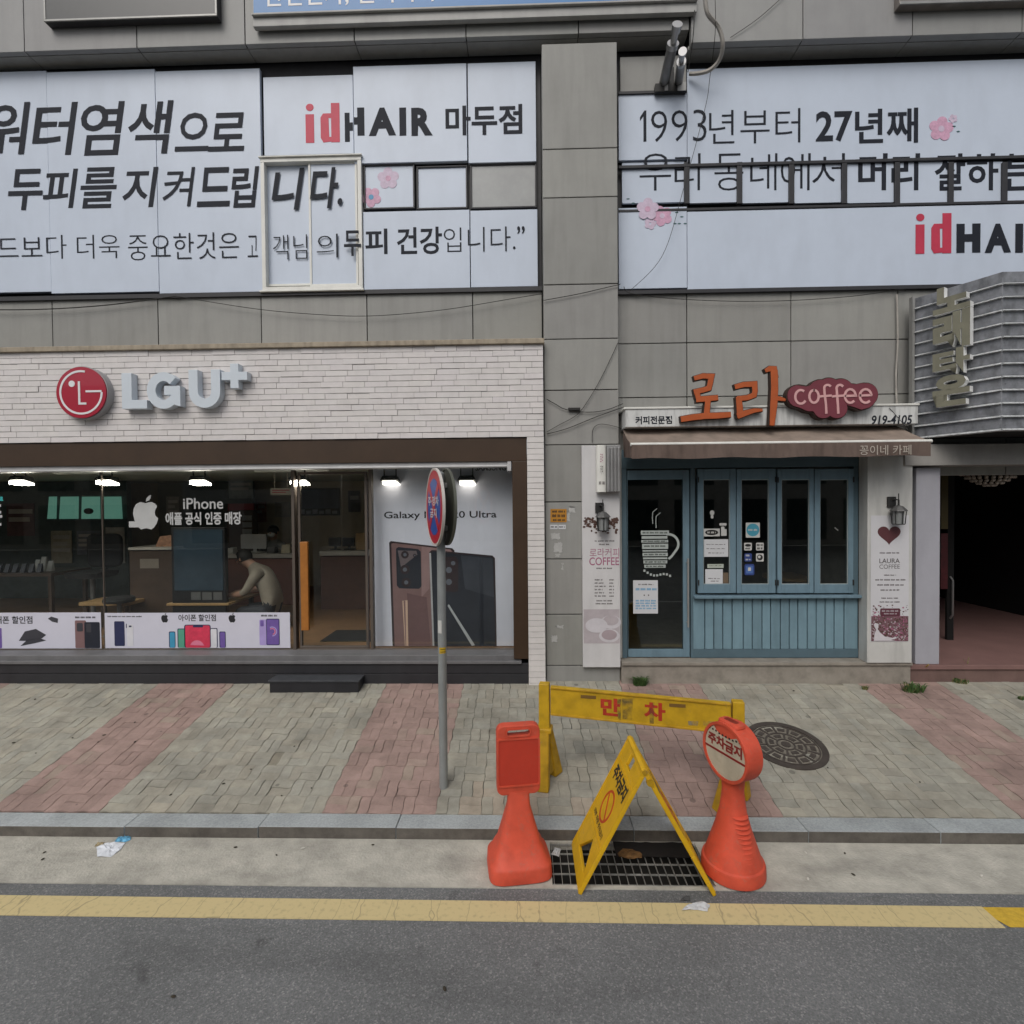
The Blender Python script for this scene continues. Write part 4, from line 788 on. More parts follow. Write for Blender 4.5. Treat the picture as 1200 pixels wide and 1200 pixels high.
# desks at the left
for lab, x0, y0, x1, Y, m, dd in (('dark display table with phones at the left inside the shop', -90, 672, 60, 7.4, mDARKW, .7), ('light wooden table in front of the office chair inside the shop', 92, 706, 150, 6.7, mWOOD, .4)):
    t = thing('table', lab, 'table', (PX((x0+x1)/2, 700, Y), Y, ZFL)); a, b, c, d = Rc(x0, y0, x1, y0+4, Y)
    g = MB(); g.box(a, b, Y, Y+dd, c, d); g.build('table_top', m, t, bevel=.004)
    for lx in (a+.03, b-.08):
        for ly in (Y+.03, Y+dd-.08):
            g = MB(); g.box(lx, lx+.05, ly, ly+.05, ZFL+.002, c-.001); g.build('leg', mDARKW, t)
for k, (px, h) in enumerate(((42, 16), (49, 20), (57, 14), (67, 18))):
    Y = 7.6; q = P(px, 672, Y); zz = PZ(-15, 672, 7.4); g = MB(); g.hexa([(q.x-.04, Y, zz+.002), (q.x+.04, Y, zz+.002), (q.x+.04, Y+.06, zz+.002), (q.x-.04, Y+.06, zz+.002)], [(q.x-.035, Y+.04, zz+h*.011), (q.x+.035, Y+.04, zz+h*.011), (q.x+.035, Y+.055, zz+h*.011), (q.x-.035, Y+.055, zz+h*.011)])
    if px < 60: tag(g.build('phone_stand', M('silver stand', (.42, .42, .40), .4)), ['short silver phone stand on the left of the display table', 'tallest silver phone stand on the display table', 'right hand silver phone stand on the display table'][k], 'phone stand', 'phone stands on the display table')
# office chair
oc = thing('office_chair', 'black office chair behind the light wooden table inside the shop', 'chair', (PX(108, 720, 7.3), 7.3, ZFL)); q = P(108, 660, 7.3)
g = MB(); g.prism(rrect(q.x-.26, q.x+.26, q.z-.08, q.z+.42, .1), 7.5, 7.57); g.build('backrest', M('black fabric', (.012, .012, .013), .8), oc, bevel=.02)
g = MB(); g.loft([(q.x, 7.3, q.z-.2, .24, .24, 5), (q.x, 7.3, q.z-.12, .26, .26, 5)], 24); g.box(q.x-.03, q.x+.03, 7.5, 7.54, q.z-.16, q.z); g.build('seat', MATS['black fabric'], oc)
g = MB(); g.cyl((q.x, 7.3, ZFL+.1), (q.x, 7.3, q.z-.2), .03)
for k in range(5):
    t = k*1.2566; g.cyl((q.x, 7.3, ZFL+.1), (q.x+.27*math.cos(t), 7.3+.27*math.sin(t), ZFL+.04), .022, .016, 8); g.sph((q.x+.27*math.cos(t), 7.3+.27*math.sin(t), ZFL+.03), .03, 8)
g.build('base', mSTEELD, oc)
# service counter, white counter, monitor, shelf, pictures
ct = thing('counter', 'red brown service counter in the middle of the phone shop', 'counter', (PX(300, 700, 8.6), 8.6, ZFL))
g = MB(); ibox(g, 258, 655, 343, 720, 8.6, .5, zb=ZFL+.002); g.build('front', mREDC, ct, bevel=.005); g = MB(); ibox(g, 256, 649, 344, 654, 8.55, .6); g.build('top', mCTOP, ct, bevel=.004)
ct = thing('counter', 'dark counter with a pale top behind the glass door', 'counter', (PX(400, 700, 8.2), 8.2, ZFL))
g = MB(); ibox(g, 376, 652, 436, 720, 8.2, .5, zb=ZFL+.002); g.build('front', M('dark red counter front', (.10, .045, .032), .5, var=.15), ct, bevel=.005); g = MB(); ibox(g, 374, 646, 438, 651, 8.15, .6); g.build('top', mCTOP, ct, bevel=.004)
zt = PZ(400, 646, 8.15)
mn = thing('monitor', 'white computer monitor on the red brown counter', 'monitor', (PX(297, 640, 8.8), 8.8, PZ(300, 649, 8.55)))
g = MB(); a, b, c, d = Rc(282, 626, 312, 645, 8.8); g.prism(rrect(a, b, c+.03, d, .02), 8.8, 8.84); g.build('screen', M('pale monitor shell', (.42, .42, .42), .4), mn, bevel=.004)
g = MB(); zc = PZ(300, 649, 8.55); x = (a+b)/2; g.box(x-.03, x+.03, 8.845, 8.87, zc+.012, c+.14); g.loft([(x, 8.86, zc+.001, .12, .08, 4), (x, 8.86, zc+.012, .11, .07, 4)], 20); g.build('stand', mSTRIP, mn)
for px, lab in ((392, 'dark monitor on the pale topped counter behind the glass door, nearer the handle'), (408, 'dark monitor on the pale topped counter behind the glass door, farther from the handle')):
    mn = thing('monitor', lab, 'monitor', (PX(px, 640, 8.4), 8.4, zt)); a, b, c, d = Rc(px-7, 630, px+7, 645, 8.4)
    g = MB(); g.prism(rrect(a, b, zt+.06, d, .015), 8.4, 8.44); g.build('screen', M('black shell', (.015, .015, .016), .3), mn); g = MB(); x = (a+b)/2; g.box(x-.02, x+.02, 8.441, 8.46, zt+.012, zt+.15); g.loft([(x, 8.45, zt+.001, .09, .06, 4), (x, 8.45, zt+.012, .08, .05, 4)], 16); g.build('stand', MATS['black shell'], mn)
g = MB(); a, b, c, d = Rc(417, 625, 431, 645, 8.4); g.box(a, b, 8.4, 8.6, zt+.001, d); g.box(a+.02, b-.02, 8.396, 8.4, zt+.03, d-.03); tag(g.build('cardboard_box', mWOOD, bevel=.004), 'small light brown box at the right end of the pale topped counter', 'box')
sh = thing('shelf', 'dark display shelf with a red header behind the service counter', 'shelf', (PX(282, 640, 9.7), 9.7, ZFL))
g = MB(); ibox(g, 266, 598, 297, 660, 9.7, .18, zb=ZFL+.002); g.build('case', mDARKW, sh, bevel=.005); g = MB(); ibox(g, 267, 590, 297, 598, 9.69, .06); g.build('header', M('dull red header', (.22, .025, .03), .5), sh)
g = MB()
for y in (604, 612, 620): ibox(g, 284, y, 295, y+6, 9.69, .008)
g.build('product', M('pale product', (.24, .25, .25), .5), sh)
pc = thing('picture', 'dark landscape picture hanging on the back wall above the door counter', 'picture', (PX(373, 603, YBK-.03), YBK-.03, PZ(373, 603, YBK)))
g = MB(); ibox(g, 348, 572, 398, 604, YBK-.035, .033); g.build('frame', M('black picture frame', (.012, .012, .012), .4), pc, bevel=.004); g = MB(); ibox(g, 349.5, 573.5, 396.5, 596, YBK-.038, .002); g.build('image', M('dusky blue image', (.06, .07, .10), .5, var=.6, scale=2), pc)
g = MB()
for i in range(6): ibox(g, 351+i*7.6, 597+(i % 2)*1.5, 357+i*7.6, 602, YBK-.039, .002)
g.build('caption_panel', M('pale picture strip', (.30, .32, .36), .5), pc)
g = MB(); ibox(g, 317, 572, 341, 580, 7.4, .03); a, b, c, d = Rc(317, 572, 341, 580, 7.4); g.box(a+.05, a+.06, 7.41, 7.42, d, ZC+.012); g.box(b-.06, b-.05, 7.41, 7.42, d, ZC+.012); g.pbox(319, 574, 339, 575, 7.397, .003, 1); g.pbox(319, 576.5, 335, 577.5, 7.397, .003, 1); tag(g.build('hanging_sign', [M('cream board', (.40, .36, .30), .5), mLGRED]), 'small cream notice hanging from the ceiling left of the glass door', 'sign')
g = MB(); ibox(g, 375, 738, 434, 755, 6.25, .55, zb=ZFL+.001); g.v = [(v[0], v[1], min(v[2], ZFL+.012)) for v in g.v]; tag(g.build('door_mat', M('dark mat', (.02, .02, .022), .9, var=.3, scale=60, bump=.5)), 'dark door mat on the brown floor just inside the glass door', 'mat')
# goods and bills about the room
rdm = random.Random(31)
def bill(px0, py0, px1, py1, Y, col, lab, lines=2):
    t = thing('wall_bill', lab, 'poster', (PX((px0+px1)/2, py1, Y), Y, PZ((px0+px1)/2, py1, Y))); g = MB(); ibox(g, px0, py0, px1, py1, Y, .01); g.build('sheet', M('dull bill '+lab[:12], col, .6, var=.35, scale=6), t)
    g = MB(); h = (py1-py0)/(lines+2)
    for k in range(lines): g.pbox(px0+2, py0+h*(k+.7), px1-2-3*(k % 2), py0+h*(k+1.25), Y-.004, .003)
    g.build('small_print', M('pale bill print', (.36, .34, .31), .6), t)
YW9 = 9.28
bill(8, 590, 40, 628, YW9, (.10, .05, .05), 'dark red bill on the teal partition at the left inside the shop')
bill(60, 622, 84, 660, YW9, (.30, .28, .22), 'cream bill below the green panes inside the shop', 3)
bill(90, 622, 118, 650, YW9, (.12, .13, .16), 'dark blue bill below the green panes beside the cream bill', 3)
bill(124, 618, 146, 660, YW9, (.36, .36, .34), 'tall pale bill below the rightmost green pane', 4)
bill(195, 582, 210, 612, 9.88, (.18, .17, .16), 'grey bill behind the white window lettering', 3)
bill(268, 562, 296, 584, 9.88, (.20, .22, .21), 'pale green bill above the red shelf header', 2)
bill(300, 588, 312, 612, YBK-.02, (.28, .10, .06), 'brick red bill on the back wall behind the clerk', 2)
bill(322, 588, 340, 606, YBK-.02, (.34, .32, .28), 'cream bill on the back wall right of the brick red bill', 2)
bill(408, 575, 422, 600, YBK-.02, (.10, .09, .09), 'dark bill on the back wall right of the landscape picture', 1)
zct = PZ(300, 649, 8.55)
for k, (px, lab, col) in enumerate(((262, 'small black terminal at the left end of the red brown counter', (.02, .02, .022)), (270, 'white box near the left end of the red brown counter', (.45, .44, .42)), (318, 'dark tray in front of the clerk on the red brown counter', (.04, .035, .03)), (335, 'stack of pale leaflets at the right end of the red brown counter', (.48, .42, .30)))):
    q = P(px, 649, 8.62); g = MB(); wd = rdm.uniform(.05, .09); g.hexa([(q.x-wd, 8.60, zct+.001), (q.x+wd, 8.60, zct+.001), (q.x+wd, 8.75, zct+.001), (q.x-wd, 8.75, zct+.001)], [(q.x-wd*.9, 8.62, zct+.06+.03*k), (q.x+wd*.9, 8.62, zct+.06+.03*k), (q.x+wd*.9, 8.74, zct+.10), (q.x-wd*.9, 8.74, zct+.10)])
    tag(g.build(('terminal', 'carton', 'tray', 'leaflet_stack')[k], M('counter thing %d' % k, col, .5), bevel=.005), lab, ('terminal', 'box', 'tray', 'leaflets')[k])
zdt = PZ(-15, 672, 7.4)
for k in range(8):
    x = PX(-20+k*9.5, 672, 7.5); g = MB(); g.hexa([(x-.035, 7.47, zdt+.001), (x+.035, 7.47, zdt+.001), (x+.035, 7.53, zdt+.001), (x-.035, 7.53, zdt+.001)], [(x-.035, 7.515, zdt+.13), (x+.035, 7.515, zdt+.13), (x+.035, 7.525, zdt+.13), (x-.035, 7.525, zdt+.13)])
    tag(g.build('display_phone', M('dark phone', (.02, .022, .03), .2), bevel=.004), 'dark phone leaning on the display table inside the shop', 'phone', 'phones on the display table')
st2 = thing('stool', 'round black stool in front of the brown cabinet inside the shop', 'stool', (PX(140, 720, 6.6), 6.6, ZFL)); x = PX(140, 720, 6.6)
g = MB(); g.lathe([(.02, .44), (.17, .44), (.18, .47), (.17, .50), (.02, .51)], (x, 6.6, ZFL), 24); g.build('seat', MATS['black fabric'], st2, smooth=True); g = MB(); g.cyl((x, 6.6, ZFL+.02), (x, 6.6, ZFL+.44), .025); g.cyl((x, 6.6, ZFL+.001), (x, 6.6, ZFL+.02), .18); g.build('base', mSTEELD, st2)
# ------------------------------------------------------------ people
def person(label, joints, edges, radii, mats, face_mat, loc, hair=None, hands=()):
    me = bpy.data.meshes.new('person_skeleton'); me.from_pydata(joints, edges, []); o = bpy.data.objects.new('person_skeleton', me); C.objects.link(o)
    s = o.modifiers.new('skin', 'SKIN'); s.use_smooth_shade = True
    for i, r in enumerate(radii): me.skin_vertices[0].data[i].radius = (r, r) if not isinstance(r, tuple) else r
    me.skin_vertices[0].data[0].use_root = True
    ss = o.modifiers.new('sub', 'SUBSURF'); ss.levels = 2; ss.render_levels = 2
    dg = bpy.context.evaluated_depsgraph_get(); dg.update(); m2 = bpy.data.meshes.new_from_object(o.evaluated_get(dg)); m2.name = 'person'
    bpy.data.objects.remove(o)
    ms = []; [ms.append(m) for m in mats if m not in ms]
    m2.materials.clear(); [m2.materials.append(m) for m in ms]
    J = [Vector(j) for j in joints]
    for p in m2.polygons:
        c = p.center; best = None
        for k, (a, b) in enumerate(edges):
            ab = J[b]-J[a]; t = max(0, min(1, (c-J[a]).dot(ab)/max(1e-9, ab.length_squared))); dd = (c-(J[a]+ab*t)).length/(0.5*((radii[a] if not isinstance(radii[a], tuple) else radii[a][0])+(radii[b] if not isinstance(radii[b], tuple) else radii[b][0])))
            if best is None or dd < best[0]: best = (dd, k)
        p.material_index = ms.index(mats[best[1]]); p.use_smooth = True
    b = bpy.data.objects.new('person', m2); C.objects.link(b); b.location = loc; OFF[b.name] = tuple(loc); return tag(b, label, 'person')
mSKIN = M('skin', (.38, .22, .155), .5, var=.05); mHAIR = M('black hair', (.012, .010, .009), .6); mTEE = M('beige white t-shirt', (.235, .205, .165), .85, var=.12, bump=1.0, bscale=7); mTROU = M('dark trousers', (.03, .032, .04), .8)
def limb_hand(J, E, Rd, Mt, wrist, d, up):      # palm, four curled fingers and a thumb from the wrist joint
    d = Vector(d).normalized(); up = Vector(up).normalized(); sd_ = d.cross(up).normalized(); w_ = Vector(J[wrist])
    J.append(tuple(w_+d*.05)); Rd.append(.034); pl = len(J)-1; E.append((wrist, pl)); Mt.append(mSKIN)
    for k in range(4):
        o = sd_*(.026*(k-1.5)); L = (.075, .085, .08, .062)[k]
        J.append(tuple(w_+d*.085+o)); Rd.append(.0105); J.append(tuple(w_+d*(.085+L*.55)+o-up*.012)); Rd.append(.0095); J.append(tuple(w_+d*(.085+L*.9)+o-up*.04)); Rd.append(.008)
        n = len(J); E += [(pl, n-3), (n-3, n-2), (n-2, n-1)]; Mt += [mSKIN]*3
    J.append(tuple(w_+d*.05+sd_*.045-up*.01)); Rd.append(.012); J.append(tuple(w_+d*.085+sd_*.06-up*.02)); Rd.append(.010); n = len(J); E += [(pl, n-2), (n-2, n-1)]; Mt += [mSKIN]*2
def head_parts(b, hc, r, fw, long=0):   # nose, ears, eyes, mouth and hair round head centre hc, facing fw
    f = Vector(fw).normalized(); u = Vector((0, 0, 1)); u = (u-f*u.dot(f)).normalized(); s = f.cross(u); h = Vector(hc)
    g = MB(); g.sph(tuple(h-f*r*.12+u*r*.22), r*1.08, 20, sc_=(1, 1, 1.05)); vs = []
    for v in g.v:
        v = Vector(v); q = v-h
        if q.dot(f) > r*.35 and q.dot(u) < r*.75: v -= f*(q.dot(f)-r*.35)*.9
        if q.dot(u) < -r*.35: v += u*(-r*.35-q.dot(u))*.8
        vs.append(tuple(v))
    g.v = vs; g.build('hair', mHAIR, b, world=False, smooth=True)
    g = MB(); g.sph(tuple(h+f*r*1.0-u*r*.08), r*.17, 8, sc_=(1, 1, 1.3)); g.build('nose', mSKIN, b, world=False, smooth=True)
    for e in (-1, 1):
        g = MB(); g.sph(tuple(h+f*r*.88+s*e*r*.38+u*r*.08), r*.10, 8); g.build('eye', mHAIR, b, world=False)
        g = MB(); g.sph(tuple(h+s*e*r*.98-u*r*.05), r*.22, 8, sc_=(.6, 1, 1.3)); g.build('ear', mSKIN, b, world=False, smooth=True)
# seated customer leaning left over a desk
Yp = 6.95; hip = P(322, 712, Yp); ox, oz = hip.x, hip.z
def V(dx, dy, dz): return (dx, dy, dz)
J = [V(0, 0, 0), V(-.03, 0, .20), V(-.12, 0, .40), V(-.24, 0, .52), V(-.31, 0, .59), V(-.40, 0, .64), V(-.44, 0, .70)]
Rd = [(.17, .15), (.165, .14), (.18, .14), (.12, .10), .055, .085, .095]; E = [(0, 1), (1, 2), (2, 3), (3, 4), (4, 5), (5, 6)]; Mt = [mTEE, mTEE, mTEE, mSKIN, mSKIN, mSKIN]
for s in (-1, 1):
    n = len(J); J += [V(-.17, .17*s, .47), V(-.30, .22*s, .24), V(-.50, .16*s, .20), V(-.56, .14*s, .20)]; Rd += [.075, .052, .038, .03]
    E += [(3, n), (n, n+1), (n+1, n+2), (n+2, n+3)]; Mt += [mTEE, mTEE, mSKIN, mSKIN]; limb_hand(J, E, Rd, Mt, n+3, (-1, 0, -.1), (0, 0, 1))
    n = len(J); J += [V(-.04, .11*s, -.03), V(-.44, .13*s, -.02), V(-.40, .13*s, -.40), V(-.52, .13*s, -.44)]; Rd += [.10, .075, .05, .04]
    E += [(0, n), (n, n+1), (n+1, n+2), (n+2, n+3)]; Mt += [mTROU]*3+[mHAIR]
zs_ = oz-.10
p = person('person in a beige t-shirt sitting and leaning over a desk inside the shop', J, E, Rd, Mt, mSKIN, (ox, Yp, oz)); head_parts(p, (-.42, 0, .68), .10, (-.9, 0, -.35))

st = thing('stool', 'wooden stool under the seated person in the beige t-shirt', 'stool', (ox, Yp, ZFL))
g = MB(); g.loft([(ox, Yp, oz-.19, .18, .17, 3), (ox, Yp, oz-.135, .19, .18, 3)], 24); g.build('seat', mWOOD, st)
for dx, dy in ((-.12, -.12), (.12, -.12), (.12, .12), (-.12, .12)):
    g = MB(); g.cyl((ox+dx*1.2, Yp+dy*1.2, ZFL+.001), (ox+dx, Yp+dy, oz-.185), .018); g.build('leg', mDARKW, st)
dk = thing('desk', 'light wooden desk under the arms of the person in the beige t-shirt', 'desk', (ox-.85, Yp, ZFL)); zd = oz+.135
g = MB(); g.box(ox-1.25, ox-.42, Yp-.38, Yp+.38, zd-.03, zd); g.build('desk_top', mWOOD, dk, bevel=.004)
for dx in (-1.2, -.52):
    for dy in (-.33, .28):
        g = MB(); g.box(ox+dx, ox+dx+.05, Yp+dy, Yp+dy+.05, ZFL+.001, zd-.031); g.build('leg', mDARKW, dk)
g = MB(); g.box(ox-.86, ox-.60, Yp-.2, Yp+.0, zd+.001, zd+.006); tag(g.build('paper', M('white paper', (.55, .55, .54), .7)), 'white paper sheet lying on the light wooden desk', 'paper')
# clerk behind the counter
Yc = 9.2; q = P(322, 649, Yc); cx, cz = q.x, q.z
J = [V(0, 0, -.25), V(0, 0, 0), V(0, -.02, .18), V(0, -.03, .26), V(0, -.05, .33), V(0, -.06, .41)]; Rd = [(.16, .12), (.17, .12), (.12, .10), .05, .085, .085]; E = [(0, 1), (1, 2), (2, 3), (3, 4), (4, 5)]; Mt = [mTEE, mTEE, mSKIN, mSKIN, mSKIN]
mSHIRT = M('pale grey shirt', (.26, .26, .25), .85, bump=.8, bscale=8)
for s in (-1, 1):
    n = len(J); J += [V(.18*s, -.02, .14), V(.24*s, -.08, -.10), V(.12*s, -.28, -.08), V(.10*s, -.33, -.07)]; Rd += [.07, .05, .035, .03]; E += [(2, n), (n, n+1), (n+1, n+2), (n+2, n+3)]; Mt += [mSHIRT, mSHIRT, mSKIN, mSKIN]; limb_hand(J, E, Rd, Mt, n+3, (-.3*s, -1, 0), (0, 0, 1))
    n = len(J); J += [V(.10*s, -.02, -.27), V(.11*s, -.40, -.27), V(.11*s, -.38, -.66)]; Rd += [.09, .07, .05]; E += [(0, n), (n, n+1), (n+1, n+2)]; Mt += [mTROU]*3
Mt = [mSHIRT if m is mTEE else m for m in Mt]
p = person('person with black hair and a pale mask sitting behind the service counter', J, E, Rd, Mt, mSKIN, (cx, Yc, cz)); head_parts(p, (0, -.055, .40), .095, (0, -1, -.1))
g = MB(); g.sph((0, -.12, .355), .062, 12, sc_=(1.1, .7, .75)); g.build('mask', M('pale mask', (.5, .5, .5), .8), p, world=False, smooth=True)
st = thing('stool', 'dark stool under the clerk behind the service counter', 'stool', (cx, Yc, ZFL))
g = MB(); g.loft([(cx, Yc, cz-.41, .18, .18, 3), (cx, Yc, cz-.355, .19, .19, 3)], 24); g.build('seat', mDARKW, st); g = MB(); g.cyl((cx, Yc, ZFL+.02), (cx, Yc, cz-.41), .03); g.cyl((cx, Yc, ZFL+.001), (cx, Yc, ZFL+.02), .2); g.build('base', mSTEELD, st)
# ============================================================ COFFEE SHOP
YC = 5.74
cafe = thing('shopfront', 'teal blue wooden coffee shopfront with a glass door and four narrow casement windows', 'shopfront', (PX(868, 780, YC), YC, pz(YC)))
mTEALW = M('teal blue painted wood', (.145, .226, .28), .5, var=.10, scale=4, stain=.18, stscale=(3, 3, .4), bump=.05, bscale=30)
mTEALD = M('deep teal painted wood', (.084, .134, .163), .5, var=.10, scale=4)
mSTONE = M('pinkish stone step', (.27, .245, .21), .7, var=.15, scale=5, stain=.35, stscale=(1.5, 1.5, 1.5), bump=.15)
mCG = glass('cafe glass', (.75, .77, .75), 2.2)
ZST = PZ(860, 771, YC); a = PX(686, 780, 5.6); b = PX(1072, 783, 5.56)
ys = 5.585
g = MB(); zt = PZ(900, 778, ys); zt = ZST-.004
g.box(PLX1+.004, b, ys, YC+.12, zt-.035, zt); g.box(PLX1+.004, b-.01, ys+.02, YC+.1, pz(ys)-.12, zt-.037); g.build('step', mSTONE, cafe, bevel=.005)
# frame
X0, X1 = PX(729, 650, YC), PX(1006, 650, YC); ZT = PZ(868, 536, YC)
xd0, xd1 = PX(735, 650, YC), PX(809, 650, YC)
g = MB(); g.box(X0, X1, YC, YC+.1, PZ(868, 548, YC), ZT+.1); g.box(X0, xd0-.002, YC+.001, YC+.1, ZST, PZ(868, 548, YC)-.001); g.box(xd1+.004, PX(815, 650, YC), YC+.001, YC+.1, ZST, PZ(868, 548, YC)-.001); g.box(PX(1000, 650, YC), X1, YC+.001, YC+.1, ZST, PZ(868, 548, YC)-.001)
g.build('frame', mTEALD, cafe, bevel=.004)
g = MB(); g.box(X0-.16, X0-.002, YC+.0, YC+.1, ZST, ZT+.1); g.build('side_board', M('white weathered board', (.45, .45, .43), .6, var=.06, stain=.2), cafe, bevel=.004)
# door
a, b, c, d = Rc(735.5, 551, 808, 770, YC+.012); Y = YC+.012
a2, b2, c2, d2 = Rc(736, 562, 800.5, 761, Y); b2 = PX(800.5, 650, Y)
g = MB(); g.box(a, a2, Y, Y+.045, c, d); g.box(b2, b, Y, Y+.045, c, d); g.box(a2, b2, Y+.001, Y+.044, c, c2); g.box(a2, b2, Y+.001, Y+.044, d2, d)
dr = g.build('door', mTEALW, cafe, bevel=.004)
g = MB(); g.box(a2, b2, Y+.018, Y+.026, c2, d2); g.build('pane', mCG, dr)
g = MB(); x = PX(805, 690, Y); z0, z1 = PZ(805, 734, Y), PZ(805, 654, Y)
g.cyl((x, Y-.045, z0), (x, Y-.045, z1), .011, n=12); g.cyl((x, Y-.045, z0+.05), (x, Y+.001, z0+.05), .009, n=10); g.cyl((x, Y-.045, z1-.05), (x, Y+.001, z1-.05), .009, n=10); g.build('handle', mALU, dr, smooth=True)
# casements
mLINE = M('pale glazing bead', (.30, .34, .34), .5)
ZW0 = PZ(900, 697, YC)
for k, (x0, x1) in enumerate(((817.5, 862), (863, 908.5), (910.5, 953), (954, 999.5))):
    a, b, c, d = Rc(x0, 549.5, x1, 695, YC); y = YC-.012
    gx0, gx1 = ((824, 855), (868.5, 900.5), (915.5, 948), (960.5, 993.5))[k]
    a2, b2, c2, d2 = Rc(gx0, 562, gx1, 684.5, YC)
    g = MB(); g.box(a, a2, y, y+.05, c, d); g.box(b2, b, y, y+.05, c, d); g.box(a2, b2, y+.001, y+.049, c, c2); g.box(a2, b2, y+.001, y+.049, d2, d)
    wdo = g.build('window', mTEALW, cafe, bevel=.004)
    g = MB(); t = .006
    g.box(a2, a2+t, y+.008, y+.02, c2, d2); g.box(b2-t, b2, y+.008, y+.02, c2, d2); g.box(a2+t, b2-t, y+.008, y+.02, c2, c2+t); g.box(a2+t, b2-t, y+.008, y+.02, d2-t, d2); g.build('bead', mLINE, wdo)
    g = MB(); g.box(a2, b2, y+.021, y+.028, c2, d2); g.build('pane', mCG, wdo)
    g = MB(); hx = a+.004 if k in (0, 2) else b-.004
    for hz in (d-.12, c+.12): g.cyl((hx, y-.006, hz-.03), (hx, y-.006, hz+.03), .008, n=8)
    g.build('hinge', M('black hinge', (.02, .02, .02), .5), wdo)
g = MB(); xs0, xs1 = PX(814, 697, YC-.06), PX(1010, 697, YC-.06); g.box(xs0, xs1, YC-.07, YC+.05, ZW0-.03, ZW0); g.build('sill', mTEALW, cafe, bevel=.005)
# planks below
pl = MB(); x0, x1 = PX(811, 740, YC), PX(1006, 740, YC); zt = ZW0-.031
edges = [812, 826, 836.5, 847, 858, 871, 881.5, 893, 903, 914.5, 925, 935, 946, 956.5, 967, 977.5, 989, 1005]
for u, v in zip(edges[:-1], edges[1:]):
    k = random.gauss(1, .05); pl.cur = (k, k, k); a, b = PX(u, 730, YC), PX(v, 730, YC); pl.box(a+.005, b-.005, YC-.004+random.uniform(0, .004), YC+.04, ZST+.10, zt)
pl.cur = (1, 1, 1); pl.build('panelling', M('teal blue planks', (.163, .262, .315), .55, var=.10, scale=4, stain=.15, stscale=(3, 3, .4), tint=True), cafe, bevel=.004)
g = MB(); g.box(x0, x1, YC+.0, YC+.04, ZST, ZST+.098); g.box(x0, x1, YC+.03, YC+.09, ZST+.1, zt); g.build('base_board', mTEALD, cafe, bevel=.004)
# dark room
mDARKR = M('dark cafe room', (.16, .15, .13), .8, var=.2)
rm = thing('shop_interior', 'dark coffee shop room behind the teal door and windows', 'room', ((X0+X1)/2, 7, ZST))
g = MB(); g.box(X0-.1, X1+.1, YC+.13, 9, ZST-.06, ZST-.005); g.build('floor', mDARKR, rm)
g = MB(); g.box(X0-.1, X1+.1, 9, 9.1, ZST, ZT+.2); g.box(X0-.2, X0-.1, YC+.12, 9, ZST, ZT+.2); g.box(X1+.1, X1+.2, YC+.12, 9, ZST, ZT+.2); g.box(X0-.1, X1+.1, YC+.12, 9, ZT+.11, ZT+.2); g.build('wall', mDARKR, rm)
tb = thing('table', 'cafe table barely seen behind the dark coffee shop windows', 'table', (PX(930, 700, 7.0), 7.0, ZST-.005)); q = P(930, 690, 7)
g = MB(); g.cyl((q.x, 7, ZST+.70), (q.x, 7, ZST+.735), .38, n=32); g.build('table_top', mWOOD, tb); g = MB(); g.cyl((q.x, 7, ZST-.004), (q.x, 7, ZST+.70), .035); g.cyl((q.x, 7, ZST-.004), (q.x, 7, ZST+.02), .22, n=24); g.build('leg', mSTEELD, tb)
# white pillar between the cafe and the next entrance
pw = thing('pillar', 'white painted pillar with a chamfered side between the coffee shop and the dark entrance', 'pillar', (PX(1040, 780, 5.60), 5.62, ZST-.04))
mWHP = M('white painted board', (.52, .52, .50), .55, var=.05, stain=.25, stscale=(2, 2, .3))
yw = 5.57; xa, xb = PX(1016.5, 660, yw), PX(1069, 660, yw); xc = X1+.002; zt = PZ(1040, 520, yw); zb = PZ(1043, 777, yw); zb = ZST-.0035
g = MB(); g.hexa([(xa, yw, zb), (xb, yw, zb), (xb, YC+.12, zb), (xc, YC-.0, zb)], [(xa, yw, zt), (xb, yw, zt), (xb, YC+.12, zt), (xc, YC-.0, zt)]); g.build('board', mWHP, pw, bevel=.004)
# sign board, letters, awning
mSB = M('white sign board', (.60, .61, .60), .5, var=.04, stain=.45, stscale=(5, 5, .8)); ysb = 5.50
sg = thing('sign_board', 'long white sign board with small black lettering above the brown awning', 'sign', (PX(905, 499, ysb), ysb, PZ(905, 499, ysb)))
a, b, c, d = Rc(733, 477.5, 1076, 498.5, ysb); g = MB(); g.box(a, b, ysb, YS-.062, c, d); g.build('board', mSB, sg, bevel=.005)
g = MB(); g.box(a-.02, b+.008, ysb-.012, YS-.062, d+.001, d+.022); g.build('top_cap', mWHITE, sg, bevel=.004)
g = MB(); ptext(g, '커피전문점', 744.5, 487.5, 787.5, 497, ysb-.002, bold=.03); ptext(g, '919-4105', 1021.5, 486.5, 1069, 497.5, ysb-.002, bold=.025, shear=.15); g.build('lettering', mINK, sg)
mORL = M('orange letter face', (.40, .085, .02), .5, var=.12, scale=8); mORS = M('dark letter edge', (.035, .018, .012), .6)
ol = thing('letter_sign', 'hand cut orange Korean letters standing on the white sign board', 'sign', (PX(860, 490, ysb-.06), ysb-.06, PZ(860, 497, ysb)))
